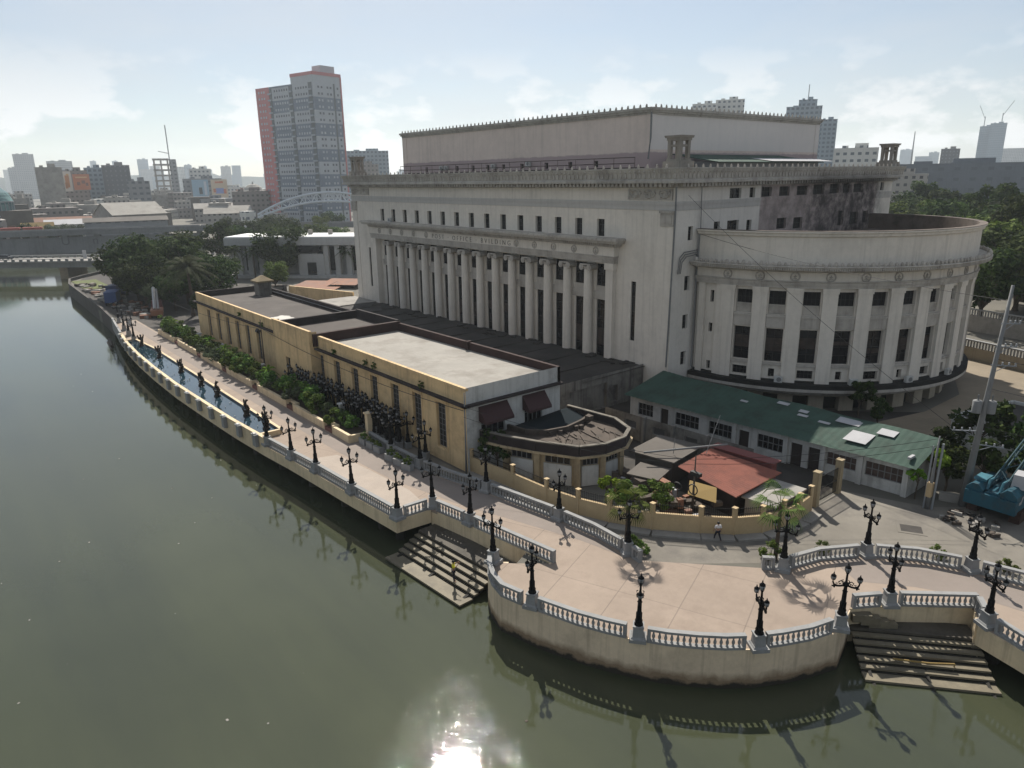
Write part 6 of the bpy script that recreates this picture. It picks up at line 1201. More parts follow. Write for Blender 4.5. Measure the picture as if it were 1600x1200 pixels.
# palms
def fan_palm(label, x, y, h, s=1.0):
    t = thing('fan_palm', label, 'palm', (x, y, GZ)); b = MB(); b.tube([(0, 0, 0), (.05, 0, h * .5), (0, .05, h)], [.17, .13, .12], 8); part('trunk', b, M['bark'], t, False); b = MB(); rng = np.random.default_rng(int(abs(x * 10)))
    for i in range(11):
        a = i * 2.4; el = R(-40 + 105 * (i / 11)); d = np.array((math.cos(a) * math.cos(el), math.sin(a) * math.cos(el), math.sin(el))); st = np.array((0, 0, h)); c = st + d * 1.0 * s; b.tube([st, c], .02, 4)
        sd = np.cross(d, (0, 0, 1.0)); sd /= np.linalg.norm(sd); upv = np.cross(sd, d)
        for j in range(-6, 7):
            th = j * .24; v = d * math.cos(th) + sd * math.sin(th); e = c + v * .95 * s + np.array((0, 0, -.18 * s - .05 * abs(j) * s)); w = np.cross(v, upv) * .045 * s; m = c + v * .5 * s + upv * .06; b.add([c, m - w, e, m + w], [(0, 1, 2, 3)])
    part('fronds', b, M['leaf_light'], t, False); return t
fan_palm('fan palm left of the road gap beside the inner balustrade end', -31.9, 36.7, 3.6, 1.05); fan_palm('fan palm right of the road gap, throwing a spiky shadow', -23.6, 43.2, 4.3, 1.15)
def feather_palm(label, x, y, h, L, z=GZ, nf=22, mt='leaf', grp=None):
    t = thing('feather_palm', label, 'palm', (x, y, z), 0, grp); b = MB(); b.tube([(0, 0, 0), (.1, .1, h * .5), (0, 0, h)], [.28 * L / 4, .2 * L / 4, .18 * L / 4], 8); part('trunk', b, M['bark'], t, False); b = MB()
    for i in range(nf):
        a = i * 2.399; el = R(75 - 95 * (i / nf)); P = []
        for k in range(9): f = k / 8; r = L * f; P.append(np.array((math.cos(a) * r * math.cos(el), math.sin(a) * r * math.cos(el), h + r * math.sin(el) - .55 * L * f * f)))
        b.tube(P, .03, 4); sd = np.array((-math.sin(a), math.cos(a), 0))
        for k in range(1, 33):
            f = k / 33; q0 = P[int(f * 8)] + (P[min(8, int(f * 8) + 1)] - P[int(f * 8)]) * (f * 8 - int(f * 8)); d = P[min(8, int(f * 8) + 1)] - P[max(0, int(f * 8))]; d = d / (np.linalg.norm(d) + 1e-6)
            for s in (-1, 1): e = q0 + (sd * s * .8 + d * .5 + np.array((0, 0, -.45))) * L * .24 * (1 - .6 * abs(f - .4)); w = d * .05 * L / 4; b.add([q0 - w, q0 + w, e], [(0, 1, 2)])
    part('fronds', b, M[mt], t, False); return t
feather_palm('tall feather palm at the right of the left tree clump', -154.5, 41.4, 10.0, 6.0, GZ, 26, 'leaf_grey')
feather_palm('dark palm before the left columns of the pale hall', -207, 68.5, 8.0, 3.6); feather_palm('second dark palm before the pale hall columns', -203.5, 72.5, 7.6, 3.4); feather_palm('palm before the right columns of the pale hall', -187, 93, 7.5, 3.6)
for i, x in enumerate([-137, -116.5, -109, -92, -79.5]): feather_palm(['far', 'second', 'third', 'fourth', 'nearest'][i] + ' young palm in the esplanade planting bed', x, 33.0, 1.9, 1.5, DZ + .4, 13, 'leaf_bright', 'young palms in the planting bed')

# ================================================================== BRIDGE, VIADUCT, HALL AND CITY
def vpart(n, P, z0, z1, w, mt, t, off=0.0):
    b = MB()
    for a, c in zip(P, P[1:]): b.seg(a, c, w, z0, z1, 0, off)
    return part(n, b, mt, t)
cg = mat('bridge concrete', (0.26, 0.255, 0.245), 0.9, 0.25, 0.15, streak=0.4, dirt_amt=0.25)
BR = [(-360, -75), (-286, 20), (-262, 50), (-238, 80)]
t = thing('road_bridge', 'low concrete road bridge crossing the river on the left', 'bridge', (-286, 20, 0))
vpart('bridge_girder', BR, 3.7, 5.4, 12, cg, t, 0); vpart('bridge_deck', BR, 5.4, 5.62, 13.4, M['concrete'], t)
b = MB(); c = MB()
for s in (-6.5, 6.5):
    for a, d in zip(BR, BR[1:]):
        b.seg(a, d, .25, 6.35, 6.55, 0, s); b.seg(a, d, .2, 5.62, 5.85, 0, s); v = np.array(d, float) - np.array(a, float); L = np.hypot(*v); v /= L; n = np.array((-v[1], v[0]))
        for i in range(int(L / 2.4)): p = np.array(a) + v * 2.4 * (i + .5) + n * s; c.box((p[0], p[1], 6.0), (.9, .34, .8), math.atan2(v[1], v[0]))
part('bridge_rail', b, mat('pale rail', (0.5, 0.49, 0.47), .85, .2, .5), t); part('rail_posts', c, cg, t)['kind'] = 'stuff'
for px, py in ((-322, -26), (-296, 7), (-272, 38)):
    b = MB(); b.box((px, py, 1.6), (2.6, 11, 4.3), math.atan2(30, 24)); part('pier', b, mat('brown stained pier', (0.30, 0.23, 0.15), .9, .35, .3), t)
b = MB(); b.box((-258, 56, 2.4), (9, 13, 4.4), math.atan2(30, 24)); part('abutment', b, cg, t)
VI = [(-470, -190), (-400, -30), (-380, 28.5), (-368, 63), (-352, 102), (-325, 150), (-270, 215)]
t = thing('elevated_viaduct', 'long grey elevated viaduct with large faded letters on its wall', 'viaduct', (-368, 63, GZ))
vg = mat('viaduct concrete', (0.20, 0.205, 0.21), .9, .25, .08, streak=.4, dirt_amt=.3)
vpart('viaduct_beam', VI, 7.7, 9.2, 9, vg, t); vpart('viaduct_parapet', VI, 9.2, 10.1, .4, vg, t, -4.4); vpart('viaduct_parapet', VI, 9.2, 10.1, .4, vg, t, 4.4); vpart('viaduct_wall', VI[:5], -0.5, 6.9, .5, vg, t, -3.0)
for i in range(16): f = i / 15 * 5; k = int(min(4, f)); p = np.array(VI[k + 0]) + (np.array(VI[k + 1]) - np.array(VI[k])) * (f - k); b = MB(); b.box((p[0], p[1], 4.5), (2.2, 5, 9), R(70)); part('viaduct_pier', b, vg, t)
def letter(ch, x, y, z, size, rz):
    cu = bpy.data.curves.new('letter', 'FONT'); cu.body = ch; cu.size = size; cu.extrude = .05; o = bpy.data.objects.new('l', cu); COL.objects.link(o); bpy.context.view_layer.update(); me = bpy.data.meshes.new_from_object(o.evaluated_get(bpy.context.evaluated_depsgraph_get())); bpy.data.objects.remove(o)
    for v in me.vertices: v.co = (v.co.x, -v.co.z, v.co.y)
    me.materials.clear(); me.materials.append(simple('faded dark lettering', (0.075, 0.08, 0.085), .9)); me.name = 'wall_letter'; put('wall_letter', me, t, (x, y, z), rz)
for ch, f in (('T', -.12), ('U', .62), ('n', .95), ('i', 1.30)):
    a, c = np.array(VI[2], float), np.array(VI[3], float); d = (c - a) / np.hypot(*(c - a)); n = np.array((d[1], -d[0])); p = a + (c - a) * f + n * 3.4; letter(ch, p[0], p[1], 3.6, 5.0, math.atan2(d[1], d[0]))
# vehicles on the bridge
t = thing('parked_car', 'dark car driving on the bridge at the left picture edge', 'car', (-287.0, 21.5, 5.62), math.atan2(30, 24)); b = MB(); b.box((0, 0, .72), (4.5, 1.8, .7), taper=.96); b.box((-.2, 0, 1.3), (2.9, 1.6, .6), taper=.82); part('body', b, simple('dark car paint', (.02, .022, .028), .3), t, False); t.name = 'car'
b = MB(); b.box((-.2, 0, 1.33), (2.95, 1.64, .36), taper=.86); part('window', b, M['glass'], t, False)
for sx in (-1.4, 1.4):
    for sy in (-.85, .85): b = MB(); o = len(b.v); b.lathe([(.33, -.1), (.33, .1)], 12); b.v = [(p[0] + sx, p[2] + sy, p[1] + .33) for p in b.v]; part('wheel', b, M['rubber'], t, False)
def person(label, loc, rz, joints, edges, shirt, trousers, shirt_mat, trouser_mat, hair=True, s=1.0):
    """one skinned body with its clothes as slightly larger skins over it"""
    t = thing('person', label, 'person', loc, rz)
    def skin(name, ids, grow, mt):
        keys = [k for k in joints if k in ids]; idx = {k: i for i, k in enumerate(keys)}; me = bpy.data.meshes.new(name); me.from_pydata([tuple(v * s for v in joints[k][:3]) for k in keys], [(idx[a], idx[c]) for a, c in edges if a in idx and c in idx], []); me.materials.append(mt)
        o = link(name, me, t); o.modifiers.new('skin', 'SKIN'); 
        if not me.skin_vertices: bm = bmesh.new(); bm.from_mesh(me); bm.verts.layers.skin.verify(); bm.to_mesh(me); bm.free()
        for k in keys: r = (joints[k][3] + grow) * s; me.skin_vertices[0].data[idx[k]].radius = (r, r * (.72 if k in ('pelvis', 'waist', 'chest') else 1)); 
        me.skin_vertices[0].data[0].use_root = True; o.modifiers.new('sub', 'SUBSURF').render_levels = 1; return o
    skin('body', list(joints), 0, M['skin']); skin('shirt', shirt, .04, shirt_mat); skin('trousers', trousers, .018, trouser_mat)
    if hair: h = joints['head']; b = MB(); b.sphere((h[0] * s, (h[1] - .015) * s, (h[2] + .035) * s), .115 * s, n=10, sz=(.95, 1.05, 1.05)); part('hair', b, M['hair'], t, False, True)
    return t
BE = [('pelvis', 'waist'), ('waist', 'chest'), ('chest', 'neck'), ('neck', 'head'), ('head', 'crown')] + [e for s in 'lr' for e in (('chest', 'sh' + s), ('sh' + s, 'el' + s), ('el' + s, 'wr' + s), ('wr' + s, 'ha' + s), ('pelvis', 'hip' + s), ('hip' + s, 'kn' + s), ('kn' + s, 'an' + s), ('an' + s, 'to' + s))] + [('ha' + s, f'f{k}{s}') for s in 'lr' for k in range(5)]
def pose(arms, legs):
    J = {'pelvis': (0, 0, .95, .145), 'waist': (0, 0, 1.10, .135), 'chest': (0, 0, 1.34, .15), 'neck': (0, 0, 1.50, .055), 'head': (0, .02, 1.62, .095), 'crown': (0, .01, 1.71, .06)}
    for s, x in (('l', -1), ('r', 1)):
        J['sh' + s] = (.19 * x, 0, 1.41, .06); (ex, ey, ez), (wx_, wy, wz) = arms[s]; J['el' + s] = (ex, ey, ez, .043); J['wr' + s] = (wx_, wy, wz, .03); d = np.array((wx_ - ex, wy - ey, wz - ez)); d /= np.linalg.norm(d); h = np.array((wx_, wy, wz)) + d * .07; J['ha' + s] = (*h, .03); sd = np.cross(d, (0, 1, .3)); sd /= np.linalg.norm(sd)
        for k in range(5): o = (k - 1.7) * .018; L = (.05, .085, .09, .08, .065)[k]; q3 = h + d * L * (1 if k else .4) + sd * (o if k else -.06); J[f'f{k}{s}'] = (*q3, .009)
        (hx, hy, hz), (kx, ky, kz), (ax, ay, az) = legs[s]; J['hip' + s] = (hx, hy, hz, .095); J['kn' + s] = (kx, ky, kz, .06); J['an' + s] = (ax, ay, az, .042); J['to' + s] = (ax, ay + .17, .035, .035)
    return J
SH = ['waist', 'chest', 'shl', 'shr', 'ell', 'elr']; TR = ['pelvis', 'hipl', 'hipr', 'knl', 'knr', 'anl', 'anr']
J = pose({'l': ((-.36, .12, 1.28), (-.22, .34, 1.46)), 'r': ((.36, .14, 1.36), (.24, .36, 1.56))}, {'l': ((-.09, 0, .9), (-.12, .03, .5), (-.14, -.02, .08)), 'r': ((.09, 0, .9), (.11, .03, .5), (.12, .02, .08))})
person('person in a yellow shirt on the left landing steps, arms raised to the face', (-39.0, 25.95, 0.47), R(-35), J, BE, SH, TR, M['shirt_yellow'], M['trousers'])
J = pose({'l': ((-.26, .05, 1.15), (-.30, .16, .92)), 'r': ((.26, -.05, 1.15), (.28, .02, .90))}, {'l': ((-.09, 0, .9), (-.15, .18, .5), (-.2, .22, .08)), 'r': ((.09, 0, .9), (.13, -.05, .5), (.2, -.28, .1))})
person('person in a white shirt and dark trousers striding along the foot of the cream wall', (-27.9, 42.4, GZ + .02), R(60), J, BE, SH, TR, M['shirt_white'], M['trousers'], s=.9)
t = thing('motorcycle', 'small dark motorcycle with its rider crossing the bridge', 'motorcycle', (-264.5, 49.0, 5.62), math.atan2(30, 24)); b = MB(); b.tube([(-.6, 0, .55), (0, 0, .6), (.5, 0, .85), (.7, 0, .3)], [.12, .2, .1, .05], 6); part('body', b, M['iron'], t, False)
for sx in (-.65, .7): b = MB(); b.lathe([(.3, -.06), (.3, .06)], 12); b.v = [(p[0] + sx, p[2], p[1] + .3) for p in b.v]; part('wheel', b, M['rubber'], t, False)
J = pose({'l': ((-.25, .25, 1.2), (-.2, .5, 1.05)), 'r': ((.25, .25, 1.2), (.2, .5, 1.05))}, {'l': ((-.12, .1, .9), (-.2, .45, .8), (-.18, .3, .35)), 'r': ((.12, .1, .9), (.2, .45, .8), (.18, .3, .35))})
person('person in a pale shirt riding the motorcycle over the bridge', (-264.6, 48.9, 5.5), math.atan2(30, 24) - PI / 2, J, BE, SH, TR, M['shirt_white'], M['trousers'])
b = MB(); b.box((-273.0, 42.0, 6.9), (1.1, .3, 2.5), .9); solo('road_sign', b, M['whitetin'], 'upright white panel beside the bridge railing', 'sign', (-273, 42, 5.62))

# trucks parked by the quay
def truck(label, x, y, rz, col, load):
    t = thing('truck', label, 'truck', (x, y, GZ), rz); b = MB(); b.box((3.0, 0, 1.5), (2.0, 2.3, 2.2), taper=.92); part('cab', b, col, t, False); b = MB(); b.box((3.95, 0, 1.95), (.15, 1.9, .8)); part('windscreen', b, M['glass'], t, False)
    b = MB(); b.box((-.9, 0, 1.9), (5.4, 2.4, 2.2)); b.box((-.9, 0, 3.05), (5.5, 2.5, .14)); part('load_bed', b, load, t, False)
    for sx in (3, -1.8, -2.8):
        for sy in (-1, 1): b = MB(); b.lathe([(.48, -.16), (.48, .16)], 12); b.v = [(p[0] + sx, p[2] + sy, p[1] + .48) for p in b.v]; part('wheel', b, M['rubber'], t, False)
truck('blue covered truck parked close behind the quay wall', -184, 32.5, R(160), simple('dark cab', (.05, .05, .07), .5), M['blue']); truck('dark truck parked beyond the blue one under the trees', -195, 35.5, R(150), simple('navy cab', (.03, .04, .09), .5), simple('navy box', (.03, .045, .12), .6))
t = thing('boom_truck', 'truck with a pale folded boom standing under the trees', 'truck', (-160.5, 36.0, GZ), R(165)); b = MB(); b.box((0, 0, 1.0), (6, 2.3, 1.1)); part('chassis', b, M['rust'], t, False); b = MB(); b.box((2.5, 0, 2.1), (1.6, 2.2, 1.5), taper=.9); part('cab', b, simple('maroon cab', (.1, .03, .03), .5), t, False)
b = MB(); b.tube([(-2, .3, 1.8), (2.2, .2, 5.6)], .32, 4); b.tube([(-2, -.35, 1.8), (2.5, -.3, 5.2)], .2, 4); part('boom', b, M['whitetin'], t, False)
for sx in (-1.8, 2.2):
    for sy in (-1, 1): b = MB(); b.lathe([(.48, -.16), (.48, .16)], 12); b.v = [(p[0] + sx, p[2] + sy, p[1] + .48) for p in b.v]; part('wheel', b, M['rubber'], t, False)
rs = random.Random(31); b = MB()
for i in range(110): x = rs.uniform(-226, -158); b.box((x, rs.uniform(31.0, 36.5), GZ + .25), (rs.uniform(.4, 2.2), rs.uniform(.3, 1.4), rs.uniform(.2, .9)), rs.uniform(0, 3), m=rs.choice([0, 0, 1, 2, 3, 3]))
solo('building_rubble', b, [M['wood'], M['concrete'], M['rust'], M['concrete']], 'heaps of rubble and gear in the work yard behind the quay wall', 'rubble', (-190, 33, GZ))['kind'] = 'stuff'
b = MB(); b.bb(-236, -214, 31.8, 38, GZ, GZ + .12); solo('grass', b, mat('rough grass', (.13, .15, .05), .95, .4, .6), 'patch of rough grass behind the bend of the quay wall', 'grass', (-225, 34, GZ))['kind'] = 'stuff'
b = MB()
for i in range(9): b.tube([(-153.8 + i * .45, 28.9, DZ), (-153.8 + i * .45, 28.9, DZ + 1.1)], .04, 4)
for z in (.3, 1.1): b.tube([(-153.9, 28.9, DZ + z), (-150, 28.9, DZ + z)], .04, 4)
solo('metal_barrier', b, M['steel'], 'metal crowd barrier closing the far end of the esplanade', 'barrier', (-152, 28.9, DZ))
b = MB(); b.tube([(-154, 25.3, .1), (-147, 24.4, .15)], .3, 6); b.tube([(-152, 24.6, .05), (-144, 23.8, .1)], .15, 6); solo('driftwood', b, M['wood'], 'drifting logs in the water near the far lamp cluster', 'driftwood', (-150, 24.6, 0))

# pale columned hall
t = thing('columned_hall', 'pale low hall with square columns and a bright flat roof behind the trees', 'hall', (-197, 82, GZ)); HA = math.atan2(93.4 - 67.9, -183.7 + 209.7); hd = np.array((math.cos(HA), math.sin(HA))); hn = np.array((-hd[1], hd[0])); hp = lambda u, v: tuple(np.array((-210, 68.0)) + hd * u + hn * v)
def hbox(n, u0, u1, v0, v1, z0, z1, mt):
    b = MB(); b.prism([hp(u0, v0), hp(u1, v0), hp(u1, v1), hp(u0, v1)], z0, z1); return part(n, b, mt, t)
hw = mat('pale hall stone', (0.40, 0.41, 0.41), .85, .12, .2, streak=.25); rw = simple('bright roof', (.70, .70, .69), .8)
hbox('hall_wall', 1, 60, 4, 14, GZ, 12.2, hw); hbox('hall_fascia', -1.5, 62, .6, 15, 11.6, 13.7, hw); hbox('hall_fascia_lip', -1.2, 62, .9, 14.8, 13.7, 14.0, rw); hbox('hall_base', -1, 62, -.5, 4, GZ, 3.3, hw)
for i in range(9): u = 1.5 + i * 3.3 + (i > 4) * 6; hbox('hall_column', u, u + 1.4, 1.2, 2.6, 3.3, 11.6, hw)
hbox('hall_door_block', 20.0, 27.5, .8, 4.2, GZ, 9.2, hw); hbox('hall_door', 22.6, 25.2, .7, .82, 3.0, 6.8, M['glass'])
for u in (3, 6.4, 9.6, 13, 28, 34.6, 38, 41): hbox('hall_window', u, u + 1.8, 3.9, 4.02, 4.2, 11, M['glass'])
hbox('hall_window', 20.4, 27, .72, .85, 9.4, 11.4, M['glass'])
for u in (21, 27, 14): b = MB(); p = hp(u, 9); b.box((p[0], p[1], 14.7), (1, 1, 1.4)); part('roof_vent', b, M['concrete'], t)
b = MB(); b.box((-226, 58, 5.0), (14, 8, 5), HA); solo('outbuilding', b, M['concrete'], 'grey flat outbuilding behind the left tree clump', 'building', (-226, 58, GZ))
b = MB(); b.tube([(-240, 84, GZ), (-240, 84, 14.5)], .12, 6); b.sphere((-240, 84, 14.8), .5, n=8); solo('street_lamp', b, M['whitetin'], 'single street lamp with a white globe between the left trees', 'lamp', (-240, 84, GZ))

# arched steel truss
M['truss'] = mat('pale blue grey steel', (.52, .56, .60), .6, .15, .3)
t = thing('arched_truss', 'grey steel truss arch over the road in front of the red striped tower', 'truss', (-362, 160, GZ)); pa, pb = np.array((-374.0, 138.0)), np.array((-346.0, 205.0))
for off in (0, 6):
    n = np.array((-.92, .38)) * off; b = MB(); A, B = [], []
    for i in range(25):
        f = i / 24; p = pa + (pb - pa) * f + n; h = 4 * f * (1 - f); A.append((*p, 12.5 + 10.5 * h)); B.append((*p, 11.0 + 7.5 * h))
    b.tube(A, .55, 5); b.tube(B, .55, 5)
    for i in range(24): b.tube([A[i], B[i + 1]], .16, 4); b.tube([B[i], A[i + 1]] if i % 2 else [A[i], B[i]], .16, 4)
    part('truss_frame', b, M['truss'], t)
b = MB(); n = np.array((-.92, .38)) * 6
for i in range(0, 25): f = i / 24; p = pa + (pb - pa) * f; h = 4 * f * (1 - f); b.tube([(*p, 12.5 + 10.5 * h), (*(p + n), 12.5 + 10.5 * h)], .14, 4)
for f in np.linspace(.06, .94, 9): p = pa + (pb - pa) * f; h = 4 * f * (1 - f); b.tube([(*p, 11 + 7.5 * h), (*p, 9)], .08, 4)
part('truss_brace', b, M['steel'], t); solo('stair_block', MB().box((-377, 134, 8.5), (5, 6, 12), .4), M['c_white'], 'small white block at the left foot of the steel arch', 'building', (-377, 134, GZ))

# apartment tower with red stripe
ul, ur = R(194), R(104.5); TC = np.array((-435.1, 202.7)); U = np.array((math.cos(ul), math.sin(ul))); V = np.array((math.cos(ur), math.sin(ur)))
t = thing('apartment_tower', 'tall slab apartment tower banded in grey and white with a coral red end stripe', 'tower', (-455, 205, GZ)); tp = lambda u, v: tuple(TC + U * u + V * v); red = mat('haze paled red paint', (.50, .19, .19), .85, .15, .05); tw, tg = mat('tower white', (.41, .435, .465), .85, .1, .05), mat('tower grey', (.17, .205, .255), .85, .1, .05)  # red is paled so that distance haze sits in its colour
def tb(n, u0, u1, v0, v1, z0, z1, mt): b = MB(); b.prism([tp(u0, v0), tp(u1, v0), tp(u1, v1), tp(u0, v1)], z0, z1); return part(n, b, mt, t)
zf = [GZ + 3.78 * i for i in range(24)]; bands = []
i = 0; k = 0
while i < 22:
    z1 = min(zf[i + 2], 86.5); tb('wall_band', 0, 57, 0, 22, zf[i], z1, tg if k % 2 else tw); i += 2; k += 1
tb('upper_wall', 0, 21, 0, 22, 85.66, 90.5, tw); tb('parapet', -.2, 21.2, -.2, 22.2, 90.5, 92.4, red); tb('parapet', 21.2, 57.2, -.2, 22.2, 85.66, 86.6, tg); tb('roof_house', 4, 12, 10, 21, 92.4, 97, tw); 
tb('red_end_stripe', 43.5, 57.4, -.35, 5, GZ, 86.6, red); tb('red_edge', -.3, .4, 21.2, 22.3, GZ, 90.6, red)
for u in (1.0, 20, 41): tb('balcony_shaft', u, u + 3.6, -.12, 1, GZ, 86.4, simple('balcony shade', (.10, .115, .125), .8))
tb('balcony_shaft', -.12, 1, 15.5, 16.8, GZ, 86.4, simple('balcony shade', (.10, .115, .125), .8))
wins = []
for f in range(22):
    zz = zf[f] + 1.3; mt = 0 if (f // 2) % 2 == 0 else 1
    for u in [6.5, 9, 11.5, 14, 16.5, 25.5, 28, 30.5, 33, 35.5, 38]: wins.append((tp(u, -.06), ul, zz, mt))
    for v in [4, 6.5, 11, 13.5, 19]: wins.append((tp(-.06, v), ur, zz, mt))
    for u in (48.5, 51, 54): wins.append((tp(u, -.42), ul, zz, 1))
dk, lt = simple('dark tower window', (.08, .09, .11), .5), simple('light tower window', (.36, .39, .43), .5)
w0 = MB().box((0, 0, .65), (1.25, .2, 1.3)).mesh('window', dk); w1 = MB().box((0, 0, .65), (1.25, .2, 1.3)).mesh('window', lt)
wins.sort(key=lambda w: -w[2])
for w in wins[:100]: put('window', w1 if w[3] else w0, t, (*w[0], w[2]), w[1])
b = MB()
for w in wins[100:]: b.box((*w[0], w[2] + .65), (1.25, .2, 1.3), w[1], w[3])
part('window', b, [dk, lt], t)['kind'] = 'stuff'
b = MB()
for f in range(22):
    for u in (1.0, 20, 41): b.prism([tp(u, -.9), tp(u + 3.6, -.9), tp(u + 3.6, 0), tp(u, 0)], zf[f] + .1, zf[f] + 1.0)
part('balcony', b, simple('balcony front', (.28, .31, .35), .8), t)['kind'] = 'stuff'

# other city buildings: (x, y) middle of the front edge, width, top, heading of the front edge, depth, material
def bld(label, x, y, w, zt, rot, dep, mt, name='city_building', group=None, extras=True):
    r = R(rot); d = np.array((x, y)) / math.hypot(x, y); t = thing(name, label, 'building', (x + d[0] * dep / 2, y + d[1] * dep / 2, GZ), r, group); b = MB(); b.box((0, 0, (zt - GZ) / 2), (w, dep, zt - GZ)); part('walls', b, M[mt], t, False)
    b = MB(); b.box((0, 0, zt - GZ + .25), (w * 1.01, dep * 1.01, .5))
    if extras: b.box((w * .12, dep * .1, zt - GZ + 1.6), (w * .3, dep * .3, 2.6)); b.box((-w * .25, -dep * .1, zt - GZ + 1.0), (w * .14, dep * .2, 1.6))
    part('roof', b, M[mt] if mt != 'c_dark' else M['frame'], t, False); return t
for a in [
 ('tall pale hazy tower at the far left skyline', -1690, 187, 33.6, 85, 83.7, 30, 'c_pale'), ('lower wing beside the far left hazy tower', -1692, 166, 14, 60, 84, 25, 'c_pale'), ('blank grey windowless block left of the orange billboards', -595, 79, 15.9, 40, 82.4, 20, 'concrete'), ('block carrying the orange billboards', -640, 101, 17, 38.5, 81, 20, 'c_brown'), ('bluish block with small windows right of the billboards', -669, 120, 14.6, 41, 79.8, 18, 'c_blue'), ('dark grey slab block with a lighter window side', -627, 127, 18.8, 42, 78.6, 22, 'c_dark'),
 ('long pale distant block above the billboards', -1484, 215, 38, 67, 81.7, 30, 'c_pale'), ('thin hazy tower above the bluish block', -2559, 459, 17, 95, 79.8, 20, 'c_glass'), ('thin hazy tower above the dark slab', -2548, 517, 16, 95, 78.5, 20, 'c_glass'), ('hazy tower left of the concrete frame under construction', -2141, 500, 26, 89, 76.7, 25, 'c_glass'), ('lower hazy block beside the construction frame', -2100, 510, 55, 63, 76.7, 30, 'c_pale'), ('hazy tower right of the construction frame', -1923, 550, 17, 70, 74, 20, 'c_glass'), ('white roofed block above the twin billboards', -690, 207, 18, 40, 73.3, 16, 'c_white'), ('dark block behind the twin billboards', -640, 193, 30, 31.5, 73.2, 14, 'c_grey'), ('distant slim tower behind the twin billboards', -2390, 732, 15, 76, 73, 18, 'c_glass'), ('pale tower between the billboards and the striped tower', -1897, 632, 24, 66, 71.6, 22, 'c_pale'),
 ('grey block with posts below the construction frame', -546, 123, 13.5, 30, 77.3, 14, 'c_grey'), ('long tan roofed hall with orange wall at the foot of the striped tower', -489, 177, 23, 22.5, 70.1, 18, 'c_brown'), ('grey blue slab right of the striped tower', -615, 334, 38, 54, 61.5, 26, 'c_blue'), ('low orange tiled block before the grey blue slab', -520, 280, 20, 40, 62, 14, 'c_brown'),
 ('left lower part of the pale tower behind the attic', -332, 451, 17.6, 77, 36.3, 16, 'c_white'), ('taller part of the pale tower behind the attic', -324, 469, 19.8, 80, 34.6, 16, 'c_white'), ('stepped tower with a mast behind the attic corner', -316, 556, 26, 78.8, 29.6, 22, 'c_blue'), ('crown block of the stepped mast tower', -319, 566, 13.6, 84.5, 29.6, 12, 'c_blue'), ('slimmer ribbed tower right of the mast tower', -319, 601, 13.6, 71, 28, 20, 'c_blue'), ('white hotel block with rows of windows behind the parapet', -184, 377, 20.7, 40.5, 26, 14, 'c_white'), ('hazy block left of the lattice mast', -974, 2302, 30, 91, 22.9, 30, 'c_glass'), ('hazy low block right of the lattice mast', -834, 2143, 24, 77, 21.3, 25, 'c_glass'), ('dark flat topped block near the twin crane towers', -313, 844, 17, 50.7, 20.4, 16, 'c_dark'), ('left half of the dark twin tower with cranes', -477, 1422, 19, 100, 18.5, 25, 'c_glass'), ('right half of the dark twin tower with cranes', -455, 1408, 23, 103, 17.9, 25, 'c_glass'), ('hazy tower at the far right edge', -705, 2398, 20, 80, 16.4, 25, 'c_glass'),
 ('long low grey building above the park trees on the right', -146, 404, 60, 32.2, 19.9, 22, 'c_flat'), ('tan roofed lower building before the long grey one', -150, 350, 24, 27.5, 21, 16, 'c_low')]: bld(*a)
rs = random.Random(17)
for i in range(75):
    az = rs.choice([rs.uniform(157, 178), rs.uniform(157, 178), rs.uniform(146, 156), rs.uniform(100, 112)]); D = rs.uniform(2000, 3000); x, y = D * math.cos(R(az)), D * math.sin(R(az))
    bld('hazy distant skyline tower, pale and blurred', x, y, rs.uniform(18, 50), rs.uniform(30, 78), az - 90 + 180, 30, rs.choice(['c_pale', 'c_glass', 'c_white']), 'skyline_tower', 'hazy skyline towers', False)
for i in range(85):
    D = rs.uniform(400, 900); az = rs.uniform(158.5, 179); x, y = D * math.cos(R(az)), D * math.sin(R(az)); w = rs.uniform(9, 26); zt = rs.uniform(7, 17) * (1 + (D - 400) / 900)
    if D < 520 and 163 < az < 167: continue
    bld('low crowded town building beyond the viaduct, grey and worn', x, y, w, zt, az - 90 + rs.uniform(-20, 20), rs.uniform(8, 20), rs.choice(['c_low', 'c_low', 'c_grey', 'c_brown', 'concrete', 'c_white', 'greyroof', 'rust']), 'town_building', 'low town buildings beyond the viaduct', rs.random() < .5)
for i in range(26):
    D = rs.uniform(300, 900); az = rs.uniform(97, 113); x, y = D * math.cos(R(az)), D * math.sin(R(az)) + 60
    bld('low town building beyond the park trees', x, y, rs.uniform(14, 34), rs.uniform(12, 24), az - 90 + rs.uniform(-15, 15), 14, rs.choice(['c_low', 'c_grey', 'c_brown', 'c_white', 'c_blue']), 'town_building', 'low town buildings beyond the park', True)
